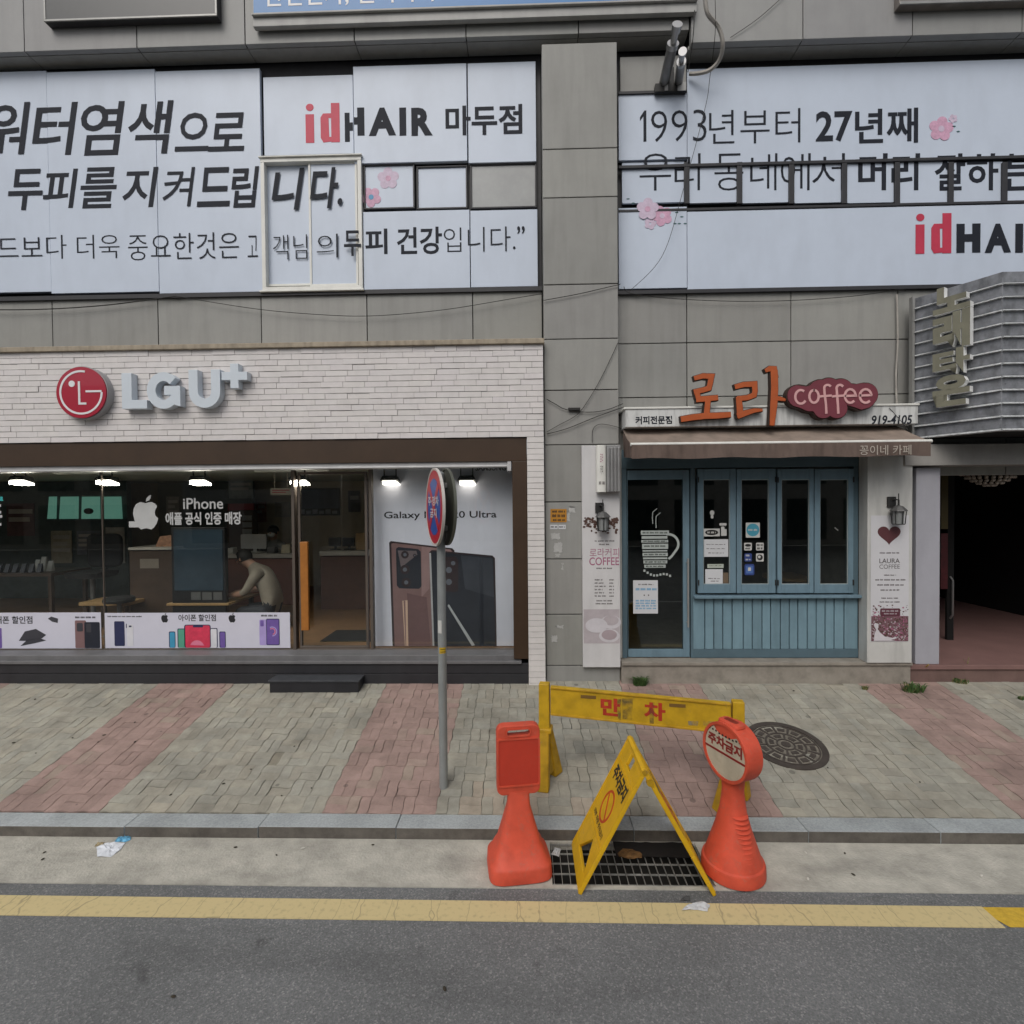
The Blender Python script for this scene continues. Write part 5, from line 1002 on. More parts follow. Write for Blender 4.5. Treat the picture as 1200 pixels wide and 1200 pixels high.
def hand(strokes, wpx, name='letter'):
    g = MB()
    for k, (pts, w_) in enumerate(strokes):
        yy = ysb-.075-.001*k; q = [(P(x, y, yy).x, P(x, y, yy).z) for x, y in pts]; ww = [u*yy/600 for u in w_] if isinstance(w_, (list, tuple)) else w_*yy/600
        g.ribbon(q, ww, yy, yy+.008, 0, round_=True); ww2 = [u+.014 for u in ww] if isinstance(ww, list) else ww+.014
        g.ribbon(q, ww2, yy+.009+.0012*k, ysb-.014-.0003*k, 1, round_=True)
    g.build(name, [mORL, mORS], ol, bevel=.003)
hand([([(815, 443), (824, 440.5), (834, 441), (832.5, 449), (831, 455), (824, 457), (815, 459)], [5, 6, 6.5, 6, 6, 6, 6]), ([(816.5, 458), (818.5, 466), (820.5, 468)], 6), ([(818, 468), (830, 467), (840, 466)], [6.5, 6.5, 6]), ([(830, 468), (829, 478), (828, 487)], [6, 6.5, 6.5]), ([(800, 491), (812, 489), (826, 487.5), (840, 487), (855, 486)], [6.5, 7, 7, 7, 6])], 6)
hand([([(863, 453), (872, 450.5), (884.5, 450), (885, 458), (884, 463), (876, 466), (866, 467)], [5.5, 6, 6.5, 6, 6, 6, 6]), ([(866, 467), (867, 477), (867.5, 487)], [6.5, 7, 7]), ([(866, 487), (874, 484), (884, 481), (893, 480.5)], [6.5, 6.5, 5, 3])], 6)
hand([([(898, 434), (902, 432), (907, 432.5), (908, 440)], [4, 6, 7, 8]), ([(907.5, 436), (908, 455), (907, 475), (905, 497)], [8, 8, 8, 5.5]), ([(908, 467), (914, 467), (920, 468.5)], [5.5, 5, 3])], 6)
cc = thing('cloud_sign', 'dark red cloud shaped sign with pink handwritten lettering on the white sign board', 'sign', (PX(976, 490, ysb-.09), ysb-.09, PZ(976, 491, ysb)))
yc = ysb-.10
def cloudpoly(grow):
    cs = [(936, 464, 13), (950, 467, 15), (962, 459, 14), (972, 458, 15), (986, 459, 15), (1000, 463, 13), (1012, 464, 15), (1016, 462, 13), (965, 478, 12), (981, 478, 12), (1008, 468, 12), (945, 468, 12)]
    pts = []
    for k in range(96):
        t = 2*math.pi*k/96; dx, dy = math.cos(t), math.sin(t); best = 0
        for x, y, r_ in cs:
            ox, oy = 976-x, 466-y; r2 = r_+grow; bq = ox*dx+oy*dy; disc_ = bq*bq-(ox*ox+oy*oy-r2*r2)
            if disc_ >= 0: best = max(best, -bq+math.sqrt(disc_))
        pts.append((976+dx*best, 466+dy*best))
    return pts
g = MB(); g.prism([(P(x, y, yc).x, P(x, y, yc).z) for x, y in cloudpoly(0)], yc, yc+.012); g.build('face', M('dark red cloud', (.165, .035, .05), .5, var=.08), cc)
g = MB(); g.prism([(P(x, y, yc).x, P(x, y, yc).z) for x, y in cloudpoly(1.2)], yc+.0125, ysb-.014); g.build('edge', mORS, cc)
mPKL = M('pink lettering', (.60, .34, .34), .5); g = MB(); yy = yc-.004
def st(pts, w_=2.6):
    global _k; _k = globals().get('_k', 0)+1; y_ = yy-.0003*(_k % 9); g.ribbon([(P(x, y, y_).x, P(x, y, y_).z) for x, y in pts], w_*y_/600, y_, yc+.001, round_=True)
def arcp(cx, cy, rx, ry, a0, a1, n=14): return [(cx+rx*math.cos(R(a0+(a1-a0)*i/n)), cy-ry*math.sin(R(a0+(a1-a0)*i/n))) for i in range(n+1)]
st(arcp(938.5, 465, 6.5, 8, 60, 320)); st(arcp(954, 464.5, 5.5, 7.5, 90, 449)); st(arcp(970, 455, 4, 4, 40, 180)+[(966.5, 462), (968, 474), (968.5, 484)]); st([(961, 464.5), (974, 463.5)]); st(arcp(984.5, 455, 4, 4, 40, 180)+[(981, 462), (982, 474), (982.5, 484)]); st([(976, 464.5), (988.5, 463.5)])
st([(991, 464), (1003, 463.5)]+arcp(996.5, 464, 6.3, 8, 10, 310)); st([(1008, 463.5), (1021, 463)]+arcp(1014.5, 464, 6.8, 8, 10, 310))
g.build('lettering', mPKL, cc)
aw = thing('awning', 'narrow brown fabric awning with a hanging valance above the teal coffee shop', 'awning', (PX(912, 520, 5.3), 5.3, PZ(912, 535, 5.25)))
mAWN = M('brown awning fabric', (.135, .098, .082), .85, var=.12, scale=5, stain=.35, stscale=(3, 3, .6)); mAWT = M('faded awning top', (.25, .20, .165), .85, var=.15, scale=5, stain=.3)
yf = 5.22; xa, xb = PX(740, 527, yf), PX(1089, 527, yf); zf = PZ(912, 518.5, yf); zbk = PZ(900, 506, 5.68)+.05; nseg = 44
g = MB(); vs = []; fs = []
for i in range(nseg+1):
    u = i/nseg; x = xa+(xb-xa)*u
    for j in range(7):
        v = j/6; y = yf+(5.68-yf)*v; z = zf+(zbk-zf)*v - .035*math.sin(math.pi*v)*(.6+.4*math.sin(u*17)) ; vs.append((x+(.0 if v < .9 else 0), y, z))
for i in range(nseg):
    for j in range(6): a0 = i*7+j; fs.append((a0, a0+7, a0+8, a0+1))
n = len(vs); vs += [(x, y, z-.006) for x, y, z in vs]; fs += [tuple(n+q for q in f[::-1]) for f in fs]
g.add(vs, fs); g.build('canopy', mAWT, aw, smooth=True)
g = MB(); g.cyl((xa-.01, yf, zf-.004), (xb+.02, yf, zf-.004), .018, n=12); g.build('front_rail', mWHITE, aw, smooth=True)
g = MB(); vs = []; fs = []; zv = PZ(912, 536, yf)
for i in range(nseg+1):
    u = i/nseg; x = xa+(xb-xa)*u
    for j in range(6): v = j/5; vs.append((x, yf-.019+.014*v*math.sin(u*40+math.sin(u*13)*2), zf-.01+(zv-zf+.01)*v+.006*v*math.sin(u*23)))
for i in range(nseg):
    for j in range(5): a0 = i*6+j; fs.append((a0, a0+1, a0+7, a0+6))
n = len(vs); vs += [(x, y+.003, z) for x, y, z in vs]; fs += [tuple(n+q for q in f[::-1]) for f in fs]
g.add(vs, fs); g.build('valance', mAWN, aw, smooth=True)
g = MB()
for x, s in ((xa, 1), (xb, -1)): g.hexa([(x-.003, yf, zv+.01), (x+.003, yf, zv+.01), (x+.003, 5.6, zv+.05), (x-.003, 5.6, zv+.05)], [(x-.003, yf, zf-.022), (x+.003, yf, zf-.022), (x+.003, 5.66, zbk-.05), (x-.003, 5.66, zbk-.05)])
g.build('side_flap', mAWN, aw)
g = MB(); ptext(g, '꽁이네 카페', 1007.5, 521.5, 1068, 533, yf-.037, bold=.0); g.build('lettering', M('cream print', (.42, .38, .33), .6), aw)
# lanterns
mIRON = M('dark iron', (.020, .020, .020), .55, var=.2); mFROST = M('cloudy lantern glass', (.24, .25, .25), .3, var=.15)
def lantern(px, py0, py1, Y, label):
    q = P(px, py0, Y); h = q.z-PZ(px, py1, Y); t = thing('wall_lantern', label, 'lantern', (q.x, Y, q.z-h), group=None); s = h/.36; x, z = q.x, q.z-h; yb = Y-.10*s
    g = MB(); g.loft([(x-.03*s, Y-.012, z+.23*s, .055*s, .015, 3), (x-.03*s, Y-.014, z+.36*s, .055*s, .015, 3)], 20); g.build('back_plate', mIRON, t)
    g = MB(); g.tube([(x-.03*s, Y-.01, z+.30*s), (x-.02*s, Y-.05*s, z+.325*s), (x, yb, z+.315*s), (x, yb, z+.22*s)], .012*s, 8); g.cyl((x, yb, z+.26*s), (x, yb, z+.40*s), .006*s, n=6); g.build('arm', mIRON, t, smooth=True)
    g = MB(); g.lathe([(.012*s, .25*s), (.05*s, .235*s), (.095*s, .185*s), (.10*s, .175*s), (.085*s, .172*s)], (x, yb, z), 8); g.build('roof', M('grey lantern roof', (.10, .10, .10), .5, metal=.3), t)
    g = MB()
    for k in range(6):
        a_ = math.pi/6+k*math.pi/3; g.cyl((x+.068*s*math.cos(a_), yb+.068*s*math.sin(a_), z+.01*s), (x+.08*s*math.cos(a_), yb+.08*s*math.sin(a_), z+.172*s), .006*s, n=6)
    g.lathe([(.02*s, 0), (.075*s, .002*s), (.075*s, .012*s), (.02*s, .012*s)], (x, yb, z), 6); g.build('cage', mIRON, t)
    g = MB(); g.lathe([(.02*s, .0125*s), (.06*s, .0126*s), (.068*s, .170*s), (.02*s, .1705*s)], (x, yb, z), 6); g.build('lantern_glass', mFROST, t)
YPW = 5.60
# tall poster board left of the cafe door
pb = thing('poster_board', 'tall white poster board with coffee beans and cups left of the teal door', 'poster', (PX(705, 780, YPW), YPW, PZ(705, 782, YPW)))
a, b, c, d = Rc(682.5, 522, 726.5, 782, YPW); g = MB(); g.box(a, b, YPW, YP-.001, c, d); g.build('board', M('white poster board', (.58, .575, .58), .5, var=.04, stain=.12), pb, bevel=.003)
y1, y2, y3 = YPW-.001, YPW-.002, YPW-.003
mMAUVE = M('mauve print', (.34, .12, .20), .5); mBEAN = M('coffee bean print', (.085, .045, .035), .5, var=.3, scale=30); mPINKS = M('pink grey poster print', (.42, .38, .40), .5, var=.12, scale=5); mLP = M('pale poster print', (.55, .53, .56), .5)
g = MB(); ptext(g, '로라커피', 691, 642.5, 725.5, 652.5, y1); ptext(g, 'COFFEE', 690.5, 653, 725.5, 662.5, y1, bold=.01); g.build('lettering', mMAUVE, pb)
g = MB(); dashes(g, 697, 634, 720, y1, 1.5); dashes(g, 702, 638, 714, y1, 1.5); dashes(g, 699, 666, 718, y1, 1.5)
for k in range(6): dashes(g, 697, 679.5+k*3.8, 706+(k % 3)*2, y1, 1.5); dashes(g, 714, 679.5+k*3.8, 719.5, y1, 1.5)
dashes(g, 699, 704, 717, y1, 1.5); dashes(g, 698, 707.5, 718, y1, 1.5); g.build('small_print', M('grey print', (.10, .09, .09), .5), pb)
g = MB(); rd = random.Random(4)
for k in range(120):
    x = rd.uniform(684.5, 724.5); y = 607+abs(rd.gauss(0, 1))*8*(1-.3*abs(x-704)/20)+ (3 if 695 < x < 716 else 0)
    if y > 626: continue
    q = P(x, y, y1-.0002*k*.1); g.prism(disc(q.x, q.z, rd.uniform(.010, .018), 8, rd.uniform(.008, .013)), y1-.00002*k, y1+.001)
g.build('bean_print', mBEAN, pb)
g = MB(); rrp(g, 684, 714, 726, 754, .3, y1, 0); g.build('photo_print', mPINKS, pb)
g = MB()
for x, y, r_, m in ((699, 733, 13, 0), (697, 731, 9, 1), (714, 745, 12, 0), (714, 744, 9, 1), (716, 729, 12, 0), (716, 727, 9, 2)):
    yy_ = y2-.0004*(x % 7+m); q = P(x, y, yy_); g.prism(disc(q.x, q.z, r_*.0093, 24, r_*.0062), yy_, yy_+.0004, m)
g.build('cup_print', [mLP, M('cup shadow print', (.36, .30, .32), .5), mPINKS], pb)
lantern(705, 589, 622, YPW-.002, 'dark iron wall lantern on the tall poster board left of the teal door')
# folded metal box on top of the board
mb_ = thing('meter_box', 'silver ribbed metal box with a white name strip at the top of the poster board', 'box', (PX(713, 576, YPW-.02), YPW-.05, PZ(713, 577, YPW)))
a, b, c, d = Rc(699, 521.5, 727.5, 576.5, YPW-.09); m_ = a+(b-a)*.42; g = MB()
g.box(m_, b, YPW-.09, YPW-.001, c, d)
for k in range(4): x = m_+(b-m_)*(k+.5)/4; g.cyl((x, YPW-.088, c+.004), (x, YPW-.088, d-.03), (b-m_)/8.4, n=10)
g.build('body', M('galvanised metal', (.38, .38, .38), .35, metal=.5, var=.15, stain=.2), mb_, bevel=.003)
g = MB(); g.loft([((a+m_)/2, YPW-.05, c, (m_-a)/2, .045, 3), ((a+m_)/2, YPW-.05, d, (m_-a)/2, .045, 3)], 24); g.build('tube', mWHITE, mb_, smooth=True)
g = MB(); y_ = YPW-.0965
ptext(g, '로라', 703.2, 531, 707, 543, y_, bold=.0); g.build('lettering', mMAUVE, mb_)
g = MB(); ptext(g, '커피', 703.4, 545, 706.8, 556, y_); dashes(g, 702, 566, 709, y_, 3.5); g.build('lettering', MATS['grey print'], mb_)
# poster on the white pillar
YQW = yw-.003
pp = thing('poster', 'narrow poster with a brown heart and a white figure on the white pillar', 'poster', (PX(1042, 752, YQW), YQW, PZ(1042, 752, YQW)))
a, b, c, d = Rc(1020.5, 604, 1065, 752, YQW); g = MB(); g.box(a, b, YQW, YQW+.0025, c, d); g.build('sheet', M('white poster sheet', (.56, .56, .585), .5, var=.03), pp)
g = MB(); y1, y2, y3 = YQW-.001, YQW-.002, YQW-.003; q = P(1042, 626, y1); s = 13*.0093
g.prism([(q.x+s*(16*math.sin(t)**3)/16, q.z+s*(13*math.cos(t)-5*math.cos(2*t)-2*math.cos(3*t)-math.cos(4*t))/16*.92) for t in [2*math.pi*k/40 for k in range(40)]], y1, y1+.001); g.build('heart_print', M('brown heart print', (.10, .035, .04), .5, var=.15), pp)
g = MB(); ptext(g, 'LAURA', 1030.5, 654.5, 1054.5, 660, y1, bold=.01); ptext(g, 'COFFEE', 1030.5, 661.5, 1054.5, 666.5, y1, bold=.0); g.build('lettering', MATS['grey print'], pp)
g = MB(); dashes(g, 1031, 648, 1054, y1, 1.5); dashes(g, 1036, 674, 1050, y1, 1.4); dashes(g, 1026, 679.5, 1061, y1, 1.7); dashes(g, 1028, 685.5, 1059, y1, 1.7); dashes(g, 1032, 691.5, 1054, y1, 1.6); dashes(g, 1033, 701, 1053, y1, 1.3); dashes(g, 1031, 705.5, 1055, y1, 1.3); g.build('small_print', MATS['grey print'], pp)
g = MB(); rd = random.Random(9); rrp(g, 1021, 722, 1064.5, 751.5, .2, y1, 0)
for k in range(520):
    x = rd.uniform(1022, 1064); y = 751-abs(rd.gauss(0, 1))*22
    if y < 709 or y > 750.5: continue
    yy_ = y1-.0006-.000002*k; q = P(x, y, yy_); w_ = rd.uniform(.004, .011); g.prism(disc(q.x, q.z, w_, 6, w_*.8), yy_, yy_+.0004, rd.choice([1, 2, 2, 3]))
g.build('blossom_print', [M('mauve brown print', (.16, .085, .10), .5, var=.25, scale=18), mPINKS, mBEAN, mMAUVE], pp)
g = MB(); ppoly(g, [(1024, 751), (1025, 742), (1027, 738), (1025, 735), (1024, 732), (1026, 730), (1029, 731), (1029.5, 735), (1028.5, 737), (1031, 741), (1037, 746), (1046, 747.5), (1050, 746), (1051, 748), (1044, 750), (1050, 751)], y3, 0); g.build('figure_print', mLP, pp)
g = MB(); rrp(g, 1031.5, 713, 1055, 722, 1.5, y3, 0); g.build('label_print', M('plum label print', (.10, .03, .045), .5), pp); g = MB(); dashes(g, 1033.5, 716, 1053.5, y3-.001, 1.8); dashes(g, 1036, 719.3, 1051, y3-.001, 1.3); g.build('small_print', mPINKS, pp)
lantern(1046.5, 582, 614.5, yw-.001, 'dark iron wall lantern on the white pillar above the heart poster')
# decals, notices and stickers on the cafe glass
YD = YC+.012+.018-.002
mSTB0 = M('dark decal print', (.05, .06, .055), .5)
dc = MB(); q0 = [(751, 622), (783.5, 621), (781.5, 664), (754, 665)]
rd = random.Random(2)
for k, (y0, y1_, t0, t1) in enumerate(((621.5, 627, 751, 784), (628, 631.5, 752, 782), (632.5, 636, 751.5, 783), (637, 643.5, 752.5, 783), (644.5, 646.5, 753, 782), (647.5, 652, 753, 782.5), (653, 655.5, 753.5, 782), (656.5, 660.5, 754, 782), (661.5, 665.5, 755, 780))):
    a, b, c, d = Rc(t0, y0, t1, y1_, YD); dc.box(a, b, YD, YD+.0015, c+.002, d-.002)
hp = arcp(783, 637.5, 12, 11.5, 100, -40)+[(787, 652), (783.5, 655)]
dc.ribbon([(P(x, y, YD).x, P(x, y, YD).z) for x, y in hp], .026, YD-.0005, YD+.001)
for sh_ in (0, 4): dc.ribbon([(P(x+sh_, y+sh_*1.2, YD).x, P(x+sh_, y+sh_*1.2, YD).z) for x, y in ((765, 614), (764.5, 606), (765, 600), (770, 596))], .009, YD, YD+.001)
for k in range(9):
    t = k/8; x = 754+t*30; y = 670+6*t+math.sin(t*6.3-.6)*2.2; dc.pbox(x, y-1.3, x+2.4, y+1.3, YD, .001)
for k_, (y_, u_, v_) in enumerate(((624.3, 753, 782), (634.3, 754, 781), (640, 755, 780), (649.8, 755, 780), (658.5, 756, 780), (663.6, 757, 779))): dashes(dc, u_, y_, v_, YD-.0012, 1.7, 1, k_)
tag(dc.build('window_decal', [M('grey green decal', (.38, .42, .40), .5, var=.05), mSTB0]), 'pale coffee mug decal with steam on the teal door glass', 'decal')
def notice(x0, y0, x1, y1, label, lines, mcol, Y=YD, name='notice', extra=None):
    a, b, c, d = Rc(x0, y0, x1, y1, Y); t = thing(name, label, 'notice' if name == 'notice' else 'sticker', ((a+b)/2, Y, c)); g = MB(); g.box(a, b, Y, Y+.0012, c, d); g.build('sheet', mcol, t)
    if lines:
        g = MB()
        for (u0, v, u1, h, m) in lines: dashes(g, u0, v, u1, Y-.001, h, m)
        g.build('small_print', [MATS['grey print'], mBLUEP, mLP], t)
    return t
mPAPR = M('white notice paper', (.56, .57, .59), .6, var=.03)
nt_ = notice(742, 680, 771, 719, 'white paper notice with blue print under the mug decal on the teal door', [(748, 685, 766, 1.4, 0), (745, 690.5, 770, 2.6, 1), (745, 704, 769, 1.8, 1), (745, 707, 769, 1.8, 1), (745, 710, 769, 1.8, 1), (745, 713, 769, 1.8, 1)], mPAPR)
g = MB(); 
for x in (755, 760): q = P(x, 697.5, YD-.001); g.prism(disc(q.x, q.z, .008, 10), YD-.001, YD)
g.build('mark', MATS['grey print'], nt_)
YD2 = YC-.012+.021-.002
notice(825, 632, 853.5, 652.5, 'larger white paper notice on the leftmost casement pane', [(828, 638, 850, .9, 0), (828, 643, 850, .9, 0), (830, 648, 848, .9, 0)], mPAPR, YD2)
notice(826.5, 667, 847, 685, 'lower white paper sketch notice on the leftmost casement pane', [(830, 678, 844, 1, 0), (833, 681, 842, 1, 0)], mPAPR, YD2)
notice(829, 661, 848, 665.5, 'thin pale strip notice between the two papers on the leftmost casement pane', [(831, 663, 846, .8, 0)], M('pale green strip', (.42, .46, .40), .6), YD2)
notice(847.5, 671, 853.5, 683, 'small brown card beside the lower paper on the leftmost casement pane', [], M('brown card', (.14, .10, .065), .7), YD2)
def sticker(pts, label, cols, name='sticker'):
    g = MB(); xs = []
    for k, (kind, args, m) in enumerate(pts):
        Y = YD2-.0008*k
        if kind == 'r': rrp(g, *args, Y, m)
        if kind == 'd': q = P(args[0], args[1], Y); g.prism(disc(q.x, q.z, args[2]*Y/600, 24, (args[3] if len(args) > 3 else args[2])*Y/600), Y, Y+.0008, m)
        if kind == 't': a, b, c, d = Rc(args[1], args[2], args[3], args[4], Y); dashes(g, args[1], (args[2]+args[4])/2, args[3], Y, args[4]-args[2], m)
    tag(g.build(name, cols), label, 'sticker')
mSTW = M('white sticker', (.52, .52, .50), .5); mSTB = M('black sticker', (.018, .016, .016), .5); mSTC = M('cyan sticker', (.06, .28, .38), .5); mSTN = M('navy sticker', (.03, .055, .20), .5)
sticker([('r', (824.5, 619.5, 843.5, 628.5, .5), 0), ('d', (834, 624, 7.5, 3.2), 1), ('t', ('', 829, 623, 839, 625), 0)], 'white sticker with a dark oval on the leftmost casement pane', [mSTW, mSTB])
sticker([('r', (843, 613, 851.5, 616, 1), 0), ('r', (845, 617, 849, 628, 1), 0), ('r', (849, 620, 851.5, 628, .6), 0)], 'white stalk shaped sticker beside the oval sticker on the leftmost casement pane', [mSTW])
sticker([('d', (834.5, 601, 2.6, 3), 0), ('r', (833, 603.5, 836, 607.5, .8), 0)], 'small pale bulb shaped sticker high on the leftmost casement pane', [mSTW])
sticker([('r', (874, 612.5, 890.5, 630, .6), 0), ('d', (882.3, 621, 7.4), 1), ('t', ('', 877, 620, 888, 622), 0)], 'square pale sticker with a cyan disc on the second casement pane', [mSTW, mSTC])
sticker([('r', (872, 636, 881, 645, 1.2), 0), ('d', (876.5, 639, 3.4, 1.6), 1), ('t', ('', 873.5, 642, 879.5, 643.6), 1)], 'small white sticker with a dark oval below the cyan disc sticker, upper left of five', [mSTW, mSTB])
sticker([('r', (886, 636, 895, 645, 1.2), 0), ('t', ('', 887, 637.6, 894, 640), 1), ('t', ('', 887.5, 641.5, 893.5, 643.8), 1)], 'small white sticker with two dark lines of print, upper right of five', [mSTW, mSTB])
sticker([('r', (872.5, 648.5, 881, 658, 1.2), 0), ('t', ('', 874, 650, 879.5, 652), 1), ('t', ('', 874, 655, 879.5, 656.5), 1)], 'small navy sticker with pale marks, middle left of five', [mSTN, mSTW])
sticker([('r', (886, 648.5, 895, 658, 1.2), 0), ('d', (890.5, 653.2, 3.4), 1), ('d', (889.8, 652.6, 1.6), 0)], 'small white sticker with a black round mark, middle right of five', [mSTW, mSTB])
sticker([('r', (872.5, 661, 884, 674, 2), 0), ('r', (874, 663, 882.5, 672, 1.2), 1), ('r', (876.5, 665, 880, 669, .5), 2)], 'navy square sticker with a pale centre, lowest of five', [mSTN, M('mid blue sticker', (.07, .14, .36), .5), mSTW])
sticker([('r', (978, 618, 979.4, 619.4, .2), 0), ('r', (979.2, 619.2, 981, 620.6, .2), 0), ('r', (980.8, 620.4, 982.4, 621.8, .2), 0)], 'short pale slanted scrap of tape on the rightmost casement pane', [M('dull tape', (.2, .2, .19), .5)])
# ============================================================ DARK ENTRANCE AND SLATTED SIGN ON THE RIGHT
en = thing('shopfront', 'dark open entrance under a pale beam at the right edge, next to the white pillar', 'entrance', (PX(1140, 780, YC), YC, ZST-.05))
XE0 = xb+.012; XE1 = 7.6
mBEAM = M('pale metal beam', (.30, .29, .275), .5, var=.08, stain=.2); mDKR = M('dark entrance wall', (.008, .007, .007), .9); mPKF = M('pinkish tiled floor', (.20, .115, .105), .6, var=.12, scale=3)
yb_ = 5.55; a, b, c, d = Rc(1074, 518, 1330, 546, yb_); a = XE0-.02
g = MB(); g.box(a+.01, XE1, yb_, YC+.2, PZ(1140, 545, yb_), PZ(1140, 520, yb_)); g.build('beam', mBEAM, en, bevel=.006)
zfl = PZ(1140, 778, 5.66); g = MB(); g.box(XE0, XE1, 5.62, 10, zfl-.05, zfl); g.build('floor', mPKF, en, bevel=.004)
g = MB(); g.box(XE0+.0, XE1, 5.64, 5.9, pz(5.64)-.1, zfl-.052); g.build('step', M('pinkish step riser', (.16, .10, .088), .75, var=.15, stain=.3), en, bevel=.004)
zc = PZ(1140, 548, yb_)
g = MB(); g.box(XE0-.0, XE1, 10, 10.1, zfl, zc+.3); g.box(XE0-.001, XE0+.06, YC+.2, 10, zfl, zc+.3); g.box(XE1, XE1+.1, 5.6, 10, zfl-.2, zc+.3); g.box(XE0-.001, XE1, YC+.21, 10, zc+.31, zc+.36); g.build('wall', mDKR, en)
g = MB(); x0, x1 = PX(1072, 660, 5.64), PX(1101.5, 660, 5.64); zt = PZ(1088, 548, 5.64); g.box(x0+.012, x1, 5.64, 5.80, zfl+.002, zt); g.build('door_panel', M('pale lilac door panel', (.36, .36, .40), .4, var=.04, stain=.1), en, bevel=.006)
g = MB(); g.box(PX(1103, 600, 6.5), PX(1111, 600, 6.5), 6.5, 6.9, PZ(1107, 620, 6.5), PZ(1107, 540, 6.5)); g.build('side_panel', M('mustard panel', (.06, .045, .01), .6), en)
rdp = thing('poster', 'dim red poster just inside the dark entrance', 'poster', (PX(1107, 670, 6.5), 6.5, PZ(1107, 670, 6.5)))
g = MB(); g.box(PX(1102, 640, 6.5), PX(1110, 640, 6.5), 6.49, 6.50, PZ(1107, 690, 6.5), PZ(1107, 625, 6.5)); g.build('sheet', M('dim red print', (.05, .006, .008), .5, var=.6, scale=9), rdp)
mc = thing('door_handle_bar', 'dim metal handle inside the dark entrance', 'handle', (PX(1115, 680, 6.6), 6.6, PZ(1115, 725, 6.6)))
g = MB(); xq = PX(1115, 690, 6.6); g.tube([(xq, 6.62, PZ(1115, 725, 6.6)), (xq, 6.58, PZ(1115, 720, 6.6)), (xq, 6.58, PZ(1115, 680, 6.6)), (xq, 6.62, PZ(1115, 676, 6.6))], .012, 8); g.build('bar', mSTEELD, mc, smooth=True)
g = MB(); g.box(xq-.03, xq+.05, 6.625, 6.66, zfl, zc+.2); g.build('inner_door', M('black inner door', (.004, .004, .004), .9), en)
# chandelier
q = P(1160, 550, 6.1); ch = thing('chandelier', 'beaded cream chandelier hanging in the top of the dark entrance', 'chandelier', (q.x, 6.1, PZ(1160, 570, 6.1)))
mCRY = M('cream bead', (.42, .38, .33), .3, var=.2, scale=40); g = MB()
for ring, (r_, n_, py) in enumerate(((.26, 26, 555), (.21, 22, 559.5), (.16, 18, 563), (.11, 13, 566), (.05, 7, 568.5))):
    zz = PZ(1160, py, 6.1)
    for k in range(n_): t = 2*math.pi*(k+.5*(ring % 2))/n_; g.sph((q.x+r_*math.cos(t), 6.1+r_*math.sin(t), zz), .019, 8)
g.build('bead', mCRY, ch, smooth=True).name; g = MB(); g.lathe([(.02, .09), (.24, .085), (.27, .055), (.262, .05), (.02, .07)], (q.x, 6.1, PZ(1160, 555, 6.1)-.02), 28); g.cyl((q.x, 6.1, PZ(1160, 553, 6.1)+.05), (q.x, 6.1, zc+.31), .012, n=8); g.build('frame', M('cream frame', (.30, .26, .21), .5), ch, smooth=True)
# slatted metal sign box
mSLAT = M('weathered grey metal slat', (.215, .225, .245), .5, metal=.15, var=.22, scale=14, stain=.5, stscale=(3, 3, 1.5), spots=13); mLIP = M('pale slat lip', (.52, .54, .55), .5, metal=.15, var=.3, scale=25, stain=.45, stscale=(6, 6, 6))
A = Vector((PX(1070, 420, 5.68), 5.68)); B = Vector((PX(1174, 420, 5.05), 5.05)); Cc = Vector((B.x+2.2, 5.05))
zt_, zb_ = PZ(1174, 318, 5.05), PZ(1180, 512, 5.05); zb_ = PZ(1090, 512, 5.5)
cs = thing('slatted_sign', 'angled sign box of weathered grey metal slats above the dark entrance', 'sign', ((A.x+B.x)/2, 5.35, zb_))
ns = 12; g = MB(); gl = MB()
def slat(P0, P1, m0, m1):
    d = (P1-P0).normalized(); nrm = Vector((d.y, -d.x));   # outward
    for k in range(ns):
        z0 = zb_+(zt_-zb_)*k/ns; z1 = zb_+(zt_-zb_)*(k+1)/ns; zl = z0+(z1-z0)*.16
        o0, o1 = nrm*.0, nrm*.028
        a0, a1 = P0+o1, P1+o1; b0, b1 = P0+o0, P1+o0
        g.add([(b0.x, b0.y, zl), (b1.x, b1.y, zl), (b1.x, b1.y, z1-.004), (b0.x, b0.y, z1-.004), (b0.x-nrm.x*.03, b0.y-nrm.y*.03, zl), (b1.x-nrm.x*.03, b1.y-nrm.y*.03, zl), (b1.x-nrm.x*.03, b1.y-nrm.y*.03, z1), (b0.x-nrm.x*.03, b0.y-nrm.y*.03, z1)], [(0, 1, 2, 3), (4, 7, 6, 5), (0, 4, 5, 1), (3, 2, 6, 7), (0, 3, 7, 4), (1, 5, 6, 2)])
        gl.add([(a0.x, a0.y, z0), (a1.x, a1.y, z0), (b1.x, b1.y, zl-.001), (b0.x, b0.y, zl-.001), (b0.x-nrm.x*.02, b0.y-nrm.y*.02, z0-.006), (b1.x-nrm.x*.02, b1.y-nrm.y*.02, z0-.006)], [(0, 1, 2, 3), (0, 4, 5, 1), (0, 3, 4), (1, 5, 2), (4, 3, 2, 5)])
slat(A, B, 0, 1); slat(B, Cc, 0, 1)
g.build('slat', mSLAT, cs, bevel=.002); gl.build('slat_lip', mLIP, cs)
g = MB(); g.add([(A.x+.04, A.y, zb_), (B.x+.03, B.y+.04, zb_), (Cc.x, Cc.y+.04, zb_), (Cc.x, 5.69, zb_), (A.x+.04, A.y, zt_-.003), (B.x+.03, B.y+.04, zt_-.003), (Cc.x, Cc.y+.04, zt_-.003), (Cc.x, 5.69, zt_-.003)], [(0, 3, 2, 1), (4, 5, 6, 7), (0, 1, 5, 4), (1, 2, 6, 5), (2, 3, 7, 6), (3, 0, 4, 7)]); g.build('core', mDKR, cs)
